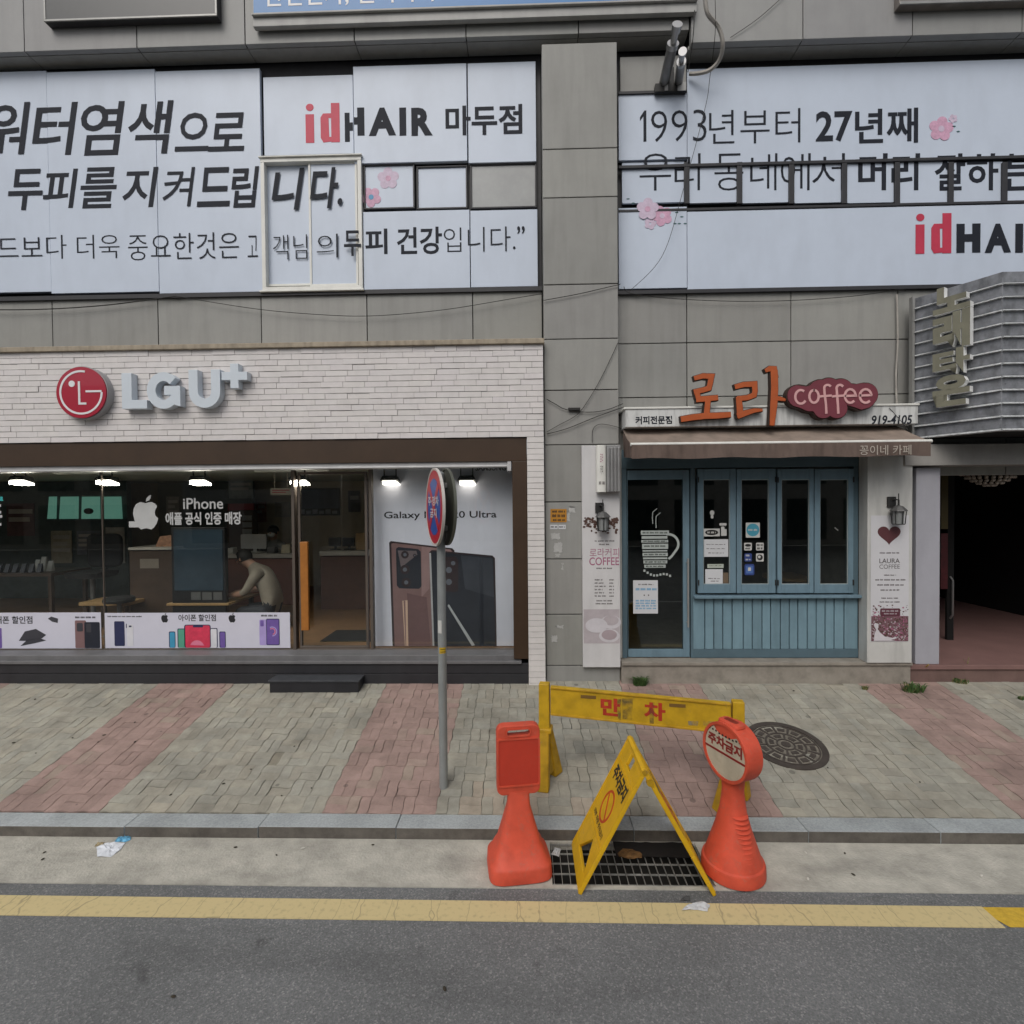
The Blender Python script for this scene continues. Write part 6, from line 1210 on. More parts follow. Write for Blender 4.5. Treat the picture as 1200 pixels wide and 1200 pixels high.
g = MB(); g.box(A.x-.03, A.x-.004, A.y-.03, A.y+.02, zb_-.01, zt_+.01); g.build('edge_strip', mALU, cs)
# letters of the slatted sign: built flat, then set on the angled face
d2 = (B-A).normalized(); nr = Vector((d2.y, -d2.x)); L2 = (B-A).length
kl = thing('letter_sign', 'column of thick olive grey Korean letters on the slatted metal sign', 'sign', ((A.x+B.x)/2-.1, 5.35, PZ(1117, 476, 5.4)))
mOLV = M('olive grey letter', (.20, .195, .145), .6, var=.1, scale=8, stain=.3); mLED = M('white letter edge', (.80, .81, .80), .45, var=.05)
def onface(x, y, z):
    t = A+d2*x+nr*(.032-y); return (t.x, t.y, z)
u0, u1 = .30*L2, .72*L2; zz = [PZ(1117, p, 5.38) for p in (337, 368, 411, 441, 477)]
for k, ch_ in enumerate('노래타운'):
    g = MB(); vs, fs = text_geo(ch_, .03)
    text_into(g, ch_, u0, u1, zz[k+1]+.002, zz[k]-.002, -.075, bold=.05, dep=.073, fn=onface)
    for i, f in enumerate(g.f):
        if len(f) == 4 and i >= 2*len(text_geo(ch_, .045)[1]): g.m[i] = 1
    g.build('letter', [mOLV, mLED], kl)
# ============================================================ STREET THINGS
mSIGR = M('sign red', (.42, .012, .03), .4, var=.04); mSIGB = M('sign blue', (.015, .07, .32), .4, var=.04); mGALV = M('galvanised pole', (.28, .30, .30), .45, metal=.3, var=.10, scale=8, stain=.2); mSIGBK = M('grey sign back', (.10, .105, .085), .5, metal=.2, var=.15)
q = GP(520, 922); ps = thing('road_sign', 'round red and blue no stopping sign, two discs back to back on a grey pole', 'road sign', (q.x, q.y, pz(q.y)))
zt = PZ(520, 552, q.y); g = MB(); g.cyl((q.x, q.y, pz(q.y)-.15), (q.x, q.y, zt-.02), .034, n=24); g.cyl((q.x, q.y, zt-.02), (q.x, q.y, zt-.005), .034, .02, n=24); g.build('pole', mGALV, ps, smooth=True)
zcn = PZ(515, 594, q.y); rz = R(-67.5); rs = .302
def sgn(mb, sgn_, c): # local frame: disc facing local -Y
    rot = Matrix.Rotation(rz+(math.pi if sgn_ < 0 else 0), 3, 'Z'); mb.xf(lambda v: rot @ v+Vector((q.x, q.y, zcn))); return mb
mCLR = M('white sign rim', (.55, .52, .48), .4)
for s_, nm in ((1, 'sign_disc'), (-1, 'sign_disc')):
    y0 = -.052; g = MB(); g.prism(disc(0, 0, rs, 56), y0, y0+.005); g.prism(disc(0, 0, rs, 56), y0+.0052, y0+.0072, 1)
    hoop = [(rs*.995*math.cos(2*math.pi*k/56), rs*.995*math.sin(2*math.pi*k/56)) for k in range(56)]; g.ribbon(hoop, .012, y0-.003, y0+.018, 1 if s_ < 0 else 2, closed=True)
    sd_ = sgn(g, s_, 0).build(nm, [mCLR, mSIGBK, mCLR], ps, smooth=True)
    g = MB(); g.prism(disc(0, 0, rs*.955, 56), y0-.002, y0-.0002, 0); g.prism(disc(0, 0, rs*.74, 56), y0-.0035, y0-.0021, 1)
    for a_ in (45, -45): dx, dz = math.cos(R(a_))*rs*.76, math.sin(R(a_))*rs*.76; g.ribbon([(-dx, -dz), (dx, dz)], rs*.20, y0-.0048-(.001 if a_ > 0 else 0), y0-.0036)
    sgn(g, s_, 0).build('sign_face', [mSIGR, mSIGB], sd_)
    g = MB(); text_into(g, '주·정차', -.19, .19, .01, .085, y0-.0075, bold=.02); text_into(g, '금지', -.12, .12, -.085, -.01, y0-.0075, bold=.02); sgn(g, s_, 0).build('lettering', mLP, sd_)
g = MB()
for dz in (.17, -.17): g.box(-.05, .05, -.0445, .0445, dz-.02, dz+.02)
sgn(g, 1, 0).build('clamp', mALU, ps, bevel=.003)
g = MB(); z = PZ(518, 730, q.y); rr = .0352
def wrap(z0, z1, a0, a1, m): g.add([(q.x+rr*math.cos(R(a0+(a1-a0)*i/10)), q.y+rr*math.sin(R(a0+(a1-a0)*i/10)), z_) for i in range(11) for z_ in (z0, z1)], [(2*i, 2*i+2, 2*i+3, 2*i+1) for i in range(10)], m)
wrap(PZ(518, 741, q.y), PZ(518, 726, q.y), 215, 275, 0); g.build('pole_sticker', [mSTW], ps); g = MB(); wrap(PZ(521, 764.5, q.y), PZ(521, 757.5, q.y), 240, 330, 1); rr = .0358; wrap(PZ(521, 760, q.y), PZ(521, 759.4, q.y), 255, 325, 2); wrap(PZ(521, 763, q.y), PZ(521, 762.4, q.y), 255, 325, 2)
g.build('pole_sticker', [mSTW, M('yellow sticker', (.5, .33, .02), .5), mSTB], ps)
# barricade
mYEL = M('yellow plastic', (.50, .31, .012), .55, var=.10, scale=7, stain=.30, stscale=(2, 2, 2), scuff=(.34, .22, .05)); mYELD = M('darker yellow plastic', (.46, .27, .012), .55, var=.12, scale=7, stain=.4, stscale=(2, 2, 2), scuff=(.26, .17, .06))
lf, lr, rf, rr_ = GP(636, 928), GP(653, 903), GP(841, 951), GP(872, 932)
LC = (lf+lr)/2; RC = (rf+rr_)/2; LC, RC = LC+(LC-RC)*.03, RC+(RC-LC)*.035; dv = Vector((RC.x-LC.x, RC.y-LC.y)); ang = math.atan2(dv.y, dv.x); Lb = dv.length
ba = thing('barricade', 'yellow plastic barricade with a red lettered board standing on the pavement', 'barricade', (LC.x, LC.y, pz(LC.y)))
def bl_(v): c_, s_ = math.cos(ang), math.sin(ang); return Vector((LC.x+v[0]*c_-v[1]*s_, LC.y+v[0]*s_+v[1]*c_, v[2]))
zLt, zRt = PZ(637, 800, LC.y), PZ(866, 821, RC.y)
def zl(u): return zLt+(zRt-zLt)*u/Lb
gl0, gr0 = pz(LC.y), pz(RC.y)
for u, zg in ((0, gl0), (Lb, gr0)):
    zt = zl(u); g = MB(); g.hexa([(u-.045, -.045, zg+.30), (u+.045, -.045, zg+.30), (u+.045, .045, zg+.30), (u-.045, .045, zg+.30)], [(u-.042, -.036, zt), (u+.042, -.036, zt), (u+.042, .036, zt), (u-.042, .036, zt)])
    p_ = g.xf(bl_).build('post', mYEL, ba, bevel=.008); g = MB()
    pf, pr = (lf, lr) if u == 0 else (rf, rr_); c_, n_ = math.cos(-ang), math.sin(-ang)
    def loc(p): x, y = p.x-LC.x, p.y-LC.y; return Vector((x*c_-y*n_, x*n_+y*c_))
    ps_ = []
    for p in (pf, pr): l_ = loc(p); ps_.append((l_, pz(p.y)))
    cxy = Vector((u, 0))
    for l_, z_ in ps_:
        e_ = (l_-cxy); e_ = e_*(1+.02/e_.length); d_ = e_.normalized(); s_ = Vector((-d_.y, d_.x)); o_ = cxy+e_; i_ = cxy+e_*.42
        lo = [o_-s_*.05, o_+s_*.05, i_+s_*.05, i_-s_*.05]; t_ = cxy+d_*.052; m_ = cxy+d_*.002; hi = [t_-s_*.042, t_+s_*.042, m_+s_*.042, m_-s_*.042]
        zi = z_+(zg-z_)*.55
        v8 = [(lo[0].x, lo[0].y, z_), (lo[1].x, lo[1].y, z_), (lo[2].x, lo[2].y, zi), (lo[3].x, lo[3].y, zi), (hi[0].x, hi[0].y, zg+.44), (hi[1].x, hi[1].y, zg+.44), (hi[2].x, hi[2].y, zg+.44), (hi[3].x, hi[3].y, zg+.44)]
        g.add(v8, [(0, 3, 2, 1), (4, 5, 6, 7), (0, 1, 5, 4), (1, 2, 6, 5), (2, 3, 7, 6), (3, 0, 4, 7)])
    a0, a1 = ps_[0][0], ps_[1][0]; s_ = (a1-a0).normalized(); s_ = Vector((-s_.y, s_.x))*.03; q0, q1 = cxy+(a0-cxy)*.62, cxy+(a1-cxy)*.62; t0, t1 = cxy+(a0-cxy)*.2, cxy+(a1-cxy)*.2
    g.hexa([(q0.x-s_.x, q0.y-s_.y, zg+.06), (q1.x-s_.x, q1.y-s_.y, zg+.06), (q1.x+s_.x, q1.y+s_.y, zg+.06), (q0.x+s_.x, q0.y+s_.y, zg+.06)], [(t0.x-s_.x, t0.y-s_.y, zg+.34), (t1.x-s_.x, t1.y-s_.y, zg+.34), (t1.x+s_.x, t1.y+s_.y, zg+.34), (t0.x+s_.x, t0.y+s_.y, zg+.34)])
    g.box(u-.062, u+.062, -.058, .058, zg+.40, zg+.445)
    g.xf(bl_).build('foot', mYELD, ba, bevel=.012)
g = MB(); b0, b1 = .05, Lb-.05; th = .024; zz_ = lambda u, k: zl(u)-k
g.hexa([(b0, -th, zl(b0)-.25), (b1, -th, zl(b1)-.25), (b1, th, zl(b1)-.25), (b0, th, zl(b0)-.25)], [(b0, -th, zl(b0)-.02), (b1, -th, zl(b1)-.02), (b1, th, zl(b1)-.02), (b0, th, zl(b0)-.02)])
bd = g.xf(bl_).build('board', mYEL, ba, bevel=.008); g = MB()
for k0, k1 in ((.02, .035), (.235, .25)): g.hexa([(b0+.002, -th-.008, zl(b0)-k1), (b1-.002, -th-.008, zl(b1)-k1), (b1-.002, -th+.004, zl(b1)-k1), (b0+.002, -th+.004, zl(b0)-k1)], [(b0+.002, -th-.008, zl(b0)-k0-.0), (b1-.002, -th-.008, zl(b1)-k0), (b1-.002, -th+.004, zl(b1)-k0), (b0+.002, -th+.004, zl(b0)-k0)])
g.xf(bl_).build('rib', mYELD, bd, bevel=.003)
g = MB()
for u in (.24, .70): g.hexa([(Lb*u-.06, -th-.003, zl(Lb*u)-.085), (Lb*u+.06, -th-.003, zl(Lb*u)-.085), (Lb*u+.06, -th+.01, zl(Lb*u)-.085), (Lb*u-.06, -th+.01, zl(Lb*u)-.085)], [(Lb*u-.06, -th-.003, zl(Lb*u)-.06), (Lb*u+.06, -th-.003, zl(Lb*u)-.06), (Lb*u+.06, -th+.01, zl(Lb*u)-.06), (Lb*u-.06, -th+.01, zl(Lb*u)-.06)])
g.xf(bl_).build('slot', M('slot shade brown', (.16, .09, .02), .7), bd)
def bt(x, y, z): return tuple(bl_(Vector((x, y, z+zl(x)-zLt))))
g = MB(); u = Lb*.33
text_into(g, '만', Lb*.305, Lb*.408, zLt-.205, zLt-.065, -th-.002, bold=.04, fn=bt); text_into(g, '차', Lb*.53, Lb*.64, zLt-.205, zLt-.065, -th-.002, bold=.04, fn=bt); g.build('lettering', M('faded red print', (.40, .035, .015), .6, var=.3, scale=20), bd)
g = MB(); 
for (u0, u1, k0, k1, m) in ((.42, .47, .05, .22, 0), (.395, .41, .06, .235, 0), (.56, .58, .06, .235, 0), (.755, .80, .175, .215, 1), (.83, .88, .165, .205, 1)):
    g.add([bt(Lb*u0, -th-.0028, zLt-k1), bt(Lb*u1, -th-.0028, zLt-k1+.004), bt(Lb*u1+.006, -th-.0028, zLt-k0), bt(Lb*u0-.004, -th-.0028, zLt-k0-.008)], [(0, 1, 2, 3)], m)
def smear(name, col):
    m, n, L, b = ntree(name); g_ = n.nodes.new('ShaderNodeNewGeometry'); nz = n.nodes.new('ShaderNodeTexNoise'); nz.inputs['Scale'].default_value = 14; nz.inputs['Detail'].default_value = 6; L.new(g_.outputs['Position'], nz.inputs['Vector'])
    r = n.nodes.new('ShaderNodeMapRange'); r.inputs[1].default_value = .4; r.inputs[2].default_value = .7; r.inputs[3].default_value = 0; r.inputs[4].default_value = .8; L.new(nz.outputs[0], r.inputs[0]); L.new(r.outputs[0], b.inputs['Alpha']); b.inputs['Base Color'].default_value = (*col, 1); b.inputs['Roughness'].default_value = .8; return m
g.build('grime_patch', [smear('dark grime', (.10, .085, .05)), smear('grey scuff', (.26, .24, .18))], bd)
# orange slab stand sign on the left
mORG = M('orange red plastic', (.60, .082, .042), .6, var=.10, scale=6, stain=.22, stscale=(2, 2, 2), bump=.06, bscale=25, scuff=(.36, .13, .09)); mORGP = M('faded orange panel', (.48, .043, .022), .6, var=.10, scale=5, scuff=(.36, .08, .055))
bq = GR(608, 1022); os_ = thing('stand_sign', 'orange plastic stand sign with a blank rectangular panel and carrying slot', 'stand sign', (bq.x, bq.y+.04, 0.003), R(9))
W_ = .205; g = MB(); dpt = .17
g.loft([(0, 0, 0, W_*.93, dpt*.93, 5), (0, 0, .012, W_, dpt, 5), (0, 0, .085, W_*.98, dpt*.98, 5), (0, 0, .10, W_*.94, dpt*.93, 5), (0, 0, .11, W_*.88, dpt*.85, 5), (0, 0, .17, W_*.76, dpt*.68, 4.5), (0, 0, .20, W_*.68, dpt*.60, 4), (0, 0, .33, .102, .075, 4), (0, 0, .43, .074, .055, 4), (0, 0, .48, .072, .042, 4), (0, 0, .52, .073, .036, 4)], 48)
body = g.build('base', mORG, os_, world=False, smooth=True)
z0, z1, hw, tk = .50, .955, .142, .033
# panel with a handle slot, built as frame pieces round the slot
out = rrect(-hw, hw, z0, z1, .045, 8); g = MB(); slot = rrect(-.078, .078, z1-.070, z1-.024, .02, 8)
def bridge(g, outer, inner, y0, y1):
    n = 64
    def res(poly, n):
        cx = sum(p[0] for p in inner)/len(inner); cz = sum(p[1] for p in inner)/len(inner); outp = []
        for k in range(n):
            t = 2*math.pi*k/n; dx, dz = math.cos(t), math.sin(t); best = 0
            for i in range(len(poly)):
                ax, az = poly[i][0]-cx, poly[i][1]-cz; bx, bz = poly[(i+1) % len(poly)][0]-cx, poly[(i+1) % len(poly)][1]-cz; ex, ez = bx-ax, bz-az; den = dx*ez-dz*ex
                if abs(den) < 1e-9: continue
                tt = (ax*ez-az*ex)/den; ss = (ax*dz-az*dx)/den
                if tt > 0 and -1e-6 <= ss <= 1+1e-6: best = max(best, tt)
            outp.append((cx+dx*best, cz+dz*best))
        return outp
    a_, b_ = res(outer, n), res(inner, n); vs = [(x, y0, z) for x, z in a_]+[(x, y0, z) for x, z in b_]+[(x, y1, z) for x, z in a_]+[(x, y1, z) for x, z in b_]; fs = []
    for i in range(n):
        j = (i+1) % n; fs += [(i, j, n+j, n+i), (2*n+i, 3*n+i, 3*n+j, 2*n+j), (i, 2*n+i, 2*n+j, j), (n+i, n+j, 3*n+j, 3*n+i)]
    g.add(vs, fs)
zsp = z1-.09
top = [p for p in out if p[1] >= zsp]; bridge(g, ([(hw, zsp)]+[p for p in out if p[1] > zsp]+[(-hw, zsp)]), slot, -tk, tk)
low = [(-hw, zsp)]+[p for p in out if p[1] < zsp]+[(hw, zsp)]; g.prism(low, -tk, tk)
pn = g.build('panel', mORG, os_, world=False, smooth=False, bevel=.008)
g = MB(); fr_ = rrect(-hw+.014, hw-.014, z0+.07, zsp-.004, .012, 6); g.prism(fr_, -tk-.0012, -tk+.002); g.build('panel_face', mORGP, pn, world=False)
g = MB(); ro = rrect(-hw+.006, hw-.006, z0+.06, zsp+.002, .016, 6); g.ribbon(ro, .010, -tk-.006, -tk+.003, closed=True); g.ribbon(slot, .008, -tk-.006, -tk+.003, closed=True); g.build('panel_rim', mORG, pn, world=False, smooth=True)
# round orange stand sign on the right
bq = GR(859, 1020); rsn = thing('stand_sign', 'round headed orange stand sign with white face and red Korean lettering', 'stand sign', (bq.x, bq.y, 0.003), R(-66))
g = MB(); g.loft([(0, 0, 0, .185, .185, 2), (0, 0, .01, .196, .196, 2), (0, 0, .07, .194, .194, 2), (0, 0, .085, .189, .189, 2), (0, 0, .092, .178, .178, 2), (0, 0, .16, .158, .152, 2), (0, 0, .30, .110, .102, 2.2), (0, 0, .40, .082, .074, 2.4), (0, 0, .47, .072, .064, 2.6), (0, 0, .53, .064, .055, 3), (0, 0, .60, .070, .056, 3), (0, 0, .66, .090, .058, 3)], 48)
g.build('base', mORG, rsn, world=False, smooth=True)
g = MB()
for k in range(11): z = .12+.027*k; rr = .168-(.118*(z-.1)/.35); g.sph((rr*.70*math.cos(-.12), rr*.70*math.sin(-.12), z), .062, 12, sc_=(.95, 1.0, .15))
g.build('grip_rib', mORG, rsn, world=False, smooth=True)
zc_ = .785; hr = .185; tk = .068; g = MB(); g.prism(disc(0, zc_, hr, 56), -tk, tk); hd = g.build('head', mORG, rsn, world=False, bevel=.016, seg=3)
g = MB(); g.ribbon([(hr*.96*math.cos(2*math.pi*k/56), zc_+hr*.96*math.sin(2*math.pi*k/56)) for k in range(56)], .018, -tk-.008, -tk+.006, closed=True); g.build('head_rim', mORG, hd, world=False, smooth=True)
g = MB(); rf_ = hr*.90; notch = [(rf_*math.cos(R(a_)), zc_+rf_*math.sin(R(a_))) for a_ in range(124, 417, 6)]
notch += [(.075, zc_+rf_*.70), (.03, zc_+rf_*.58), (-.03, zc_+rf_*.58), (-.075, zc_+rf_*.70)]
g.prism(notch, -tk-.002, -tk-.0002); mCRM = M('cream sign face', (.50, .45, .35), .5, var=.08, scale=12, stain=.2, scuff=(.36, .31, .22)); sf = g.build('sign_face', mCRM, hd, world=False)
g = MB(); text_into(g, '주차금지', -.142, .142, zc_+.012, zc_+.088, -tk-.0035, bold=.045); z = zc_-.012; g.prism([(-.166, z-.007), (.166, z-.007), (.166, z+.007), (-.166, z+.007)], -tk-.0035, -tk-.002); g.build('lettering', M('maroon print', (.22, .02, .02), .5), sf, world=False)
g = MB(); rdm = random.Random(3)
for k in range(10): x = -.135+.028*k; z = zc_+.105-(0 if abs(x) > .07 else .006); g.prism([(x, z), (x+.013, z), (x+.013, z+.011), (x, z+.011)], -tk-.0035, -tk-.002)
g.build('small_print', mSTB, sf, world=False)
g = MB(); g.loft([(0, -.01, zc_+hr-.012, .085, .05, 4), (0, -.01, zc_+hr+.004, .082, .046, 4), (0, -.01, zc_+hr+.010, .06, .03, 4)], 28); g.build('handle', mORG, hd, world=False, smooth=True)
g = MB(); g.loft([(0, -.012, zc_+hr+.0102, .052, .022, 4), (0, -.012, zc_+hr+.0115, .05, .02, 4)], 20); g.build('handle_slot', M('dark orange slot', (.20, .025, .012), .6), hd, world=False)
# A-frame board
AX = Vector((PX(753, 880, 3.36), 0)); fl_, fr2 = GR(672, 1018), GR(840, 1051)
y0, y1 = GR(679, 1048).y, GR(668, 990).y; xl, xr = (GR(679, 1048).x+GR(668, 990).x)/2, GR(841, 1052).x; xm = (xl+xr)/2-.01; za = .775
af = thing('a_frame_sign', 'yellow folding floor board with black Korean lettering and a red prohibition ring over the drain', 'floor sign', (xm, (y0+y1)/2, 0.003))
mYLB = M('golden yellow plastic', (.62, .365, .010), .5, var=.08, scale=6, stain=.18, stscale=(2, 2, 2), scuff=(.46, .27, .05)); Wd = y1-y0
def leaf(sgn_, xf_):   # local: x along width (0..Wd), z up along the board; thickness in y; then tilted
    Lf = math.hypot(xf_-xm, za); dx_, dz_ = (xf_-xm)/Lf, -za/Lf; nx, nz = (-(-dz_), -dx_) if False else (dz_*sgn_, -dx_*sgn_)
    def f(x, y, z):    # z: distance from the foot; y: depth, front negative
        t = Lf-z; yy = (y1-x) if sgn_ > 0 else (y0+x)
        return (xm+dx_*t+nx*(-y)*-1*(-1), yy, za+dz_*t+nz*(-y))
    return f, Lf
def tilt(xf_, front_left):
    Lf = math.hypot(xf_-xm, za); d_ = Vector(((xf_-xm)/Lf, 0, -za/Lf)); n_ = Vector((-za/Lf, 0, (xm-xf_)/Lf)) if front_left else Vector((za/Lf, 0, (xf_-xm)/Lf)); n_.normalize()
    if n_.z < 0: n_ = -n_
    return (lambda x, y, z: tuple(Vector((xm, (y1-x) if front_left else (y0+x), za+.003))+d_*(Lf-z)+n_*(-y))), Lf
for left, xf_ in ((True, xl), (False, xr)):
    f, Lf = tilt(xf_, left); g = MB(); t = .024
    # board outline with a triangular notch between two feet and a hand hole near the top
    zn = .275
    def slab(poly, a=0, b=t): g.prism(poly, a, b, fn=f)
    slab([(0, zn), (Wd, zn), (Wd, Lf-.13), (0, Lf-.13)])
    slab([(0, 0), (Wd, 0), (Wd, .085), (0, .085)]); slab([(0, .085), (Wd*.26, .085), (Wd*.60, .25), (Wd*.60, zn), (0, zn)]); slab([(Wd*.86, .085), (Wd, .085), (Wd, zn), (Wd*.60, zn), (Wd*.60, .25)])
    slab([(0, Lf-.13), (Wd*.38, Lf-.13), (Wd*.38, Lf-.05), (0, Lf-.05)]); slab([(Wd*.60, Lf-.13), (Wd, Lf-.13), (Wd, Lf-.05), (Wd*.60, Lf-.05)]); slab([(0, Lf-.05), (Wd, Lf-.05), (Wd, Lf), (0, Lf)])
    lf_ = g.build('board', mYLB, af, bevel=.004)
    g = MB()
    for e in ([(.006, .02), (.006, Lf-.01)], [(Wd-.006, .02), (Wd-.006, Lf-.01)], [(.012, Lf-.17), (Wd-.012, Lf-.17)], [(.012, zn+.022), (Wd-.012, zn+.022)]):
        h = MB(); h.ribbon(e, .010, -.005, .003); h.v = [f(*v) for v in h.v]; g.add(h.v, h.f)
    g.build('rib', mYLB, lf_)
    g = MB(); text_into(g, '주차금지', Wd*.12, Wd*.88, Lf-.285, Lf-.185, -.0018, bold=.045, fn=f); text_into(g, '외부 차량 주차금지', Wd*.16, Wd*.84, zn+.045, zn+.08, -.0018, bold=.02, fn=f); g.build('lettering', mSTB, lf_)
    g = MB(); cx, cz = Wd*.5, zn+.185; h = MB(); h.ribbon([(cx+.095*math.cos(2*math.pi*k/40), cz+.095*math.sin(2*math.pi*k/40)) for k in range(40)], .016, -.002, .001, closed=True); h.ribbon([(cx-.064, cz+.064), (cx+.064, cz-.064)], .014, -.0026, .001); g.add([f(*v) for v in h.v], h.f); g.build('ring_print', M('orange red ring print', (.46, .05, .012), .5), lf_)
g = MB(); g.cyl((xm, y0-.004, za-.02), (xm, y1+.004, za-.02), .016, n=12); g.cyl((xm+.03, y0-.012, za-.08), (xm+.03, y0+.012, za-.08), .022, n=12); g.build('hinge', mYELD, af, smooth=True)
# drain grate
dg_ = thing('drain_grate', 'steel bar grate over the dark drain pit under the yellow folding board', 'grate', ((DX0+DX1)/2, (DY0+DY1)/2, -.03)); g = MB(); x = DX0+.012
while x < DX1: g.box(x-.0014, x+.0014, DY0+.004, DY1-.004, -.014, .001); x += .052
g.build('bar', M('galvanised grate', (.36, .36, .34), .45, metal=.4, var=.25, scale=15, stain=.4, stscale=(4, 4, 4)), dg_); g = MB(); n_ = 5
for k in range(n_): y = DY0+.012+(DY1-DY0-.024)*k/(n_-1); g.box(DX0+.003, DX1-.003, y-.0014, y+.0014, -.012, -.001)
g.build('cross_bar', MATS['galvanised grate'], dg_)
ru = MB(); p0, p1 = GR(738, 985), GR(828, 1010); x0, x1 = GR(722, 1003).x, DX1-.02; ya = GR(760, 1006).y  # black sheet added for the shaded hollow at the back of the drain
rdm = random.Random(8); N = 12; vs = []
for i in range(N+1):
    for j in range(6): x = x0+(x1-x0)*i/N; y = ya+(DY1-ya+.0)*j/5; vs.append((x+(rdm.uniform(-.012, .012) if j == 0 else 0), y, .007+rdm.uniform(0, .008)))
fs = [(i*6+j, (i+1)*6+j, (i+1)*6+j+1, i*6+j+1) for i in range(N) for j in range(5)]; n = len(vs); ru.add(vs+[(x, y, z-.004) for x, y, z in vs], fs+[tuple(n+q_ for q_ in f_[::-1]) for f_ in fs])
tag(ru.build('shade_sheet', M('black hollow shade', (.010, .009, .009), .75, var=.3), smooth=True), 'black sheet added for the shade at the back of the drain grate behind the yellow folding board', 'shade sheet')
# manhole cover
mz = pz(MHY)+.006; mh = thing('manhole_cover', 'round dark iron manhole cover with a ring pattern set in the pavement', 'manhole cover', (MHX, MHY, mz)); sl = math.atan(SL)
mIR = M('cast iron', (.075, .062, .054), .6, metal=.3, var=.25, scale=12); mIRD = M('dirt filled iron', (.16, .145, .12), .9, var=.3, scale=20)
def mhf(x, y, z): return (MHX+x, MHY+y*math.cos(sl)-z*math.sin(sl), mz+y*math.sin(sl)+z*math.cos(sl))
g = MB(); g.cyl((0, 0, -.02), (0, 0, -.004), MHR, n=56); g.v = [mhf(*v) for v in g.v]; g.build('plate', mIRD, mh)
g = MB()
def ringz(r0, r1, z0, z1, a0=0, a1=360, n=56):
    vs = [];  
    for i in range(n+1):
        t = R(a0+(a1-a0)*i/n); vs += [(r0*math.cos(t), r0*math.sin(t), z1), (r1*math.cos(t), r1*math.sin(t), z1), (r1*math.cos(t), r1*math.sin(t), z0), (r0*math.cos(t), r0*math.sin(t), z0)]
    fs = []
    for i in range(n):
        a_ = 4*i; fs += [(a_, a_+1, a_+5, a_+4), (a_+1, a_+2, a_+6, a_+5), (a_+3, a_, a_+4, a_+7)]
    fs += [(0, 3, 2, 1), (4*n, 4*n+1, 4*n+2, 4*n+3)]
    g.add([mhf(*v) for v in vs], fs)
ringz(MHR*.86, MHR*1.02, -.02, .004); ringz(MHR*.80, MHR*.83, -.004, .002); ringz(MHR*.47, MHR*.52, -.004, .002); ringz(MHR*.20, MHR*.24, -.004, .002); ringz(0.001, MHR*.12, -.004, .0025)
for k in range(12): t = k*30; ringz(MHR*.53, MHR*.80, -.004, .002, t-2.5, t+2.5, 3); ringz(MHR*.60, MHR*.73, -.004, .0022, t+7, t+23, 6)
for k in range(6): t = k*60+10; ringz(MHR*.24, MHR*.47, -.004, .002, t-4, t+4, 3); ringz(MHR*.30, MHR*.41, -.004, .0022, t+15, t+45, 8)
g.build('ring_pattern', mIR, mh)
# flyers and paper remains on the pillar
def flyer(x0, y0, x1, y1, label, mat, lines=(), tear=0, name='flyer'):
    Y = YP-.0025; rdm = random.Random(int(x0*3+y0)); n = 7; pts = []
    for (ax, ay, bx, by) in ((x0, y1, x1, y1), (x1, y1, x1, y0), (x1, y0, x0, y0), (x0, y0, x0, y1)):
        for k in range(n): t = k/n; pts.append((ax+(bx-ax)*t+rdm.uniform(-tear, tear), ay+(by-ay)*t+rdm.uniform(-tear, tear)))
    g = MB(); g.prism([(P(x, y, Y).x, P(x, y, Y).z) for x, y in pts], Y, Y+.002)
    if not lines: return tag(g.build(name, mat), label, 'flyer')
    t = thing(name, label, 'flyer', tuple(P((x0+x1)/2, y1, Y))); g.build('sheet', mat, t); g = MB()
    for (a_, yy_, b_, h) in lines: dashes(g, a_, yy_, b_, Y-.001, h)
    g.build('small_print', mSTB, t)
mSCRP = M('torn paper scrap', (.40, .40, .39), .8, var=.15, scale=20)
flyer(645, 596.5, 664, 612, 'orange flyer with dark print stuck on the grey pillar', M('orange flyer', (.42, .19, .02), .6, var=.1), ((647, 599.5, 662, 2.4), (647, 604.5, 663, 3.2), (648, 609.5, 662, 2.4)))
flyer(644.5, 615, 653.5, 620, 'small white printed strip left below the orange flyer', mPAPR, ((645.5, 617.5, 652.5, 1.6),))
flyer(654.5, 615, 663, 620, 'small white printed strip right below the orange flyer', mPAPR, ((655.5, 617.5, 662, 1.6),))
for (x0, y0, x1, y1, lab) in ((646, 625, 656, 632, 'torn white paper scrap under the printed strips on the pillar'), (649, 636, 659, 647, 'largest torn white paper scrap low on the pillar'), (667, 594, 674, 600, 'torn grey paper scrap right of the orange flyer'), (651, 649, 656, 652, 'tiny torn scrap below the largest scrap on the pillar'), (646, 745, 653, 752, 'torn scrap near the bottom of the pillar'), (652, 733, 660, 736, 'thin torn strip low on the pillar'), (658, 660, 660, 668, 'narrow upright scrap at mid height of the pillar'), (665, 600, 668, 610, 'narrow scrap beside the orange flyer, under the grey scrap')):
    flyer(x0, y0, x1, y1, lab, mSCRP, tear=.9, name='paper_scrap')
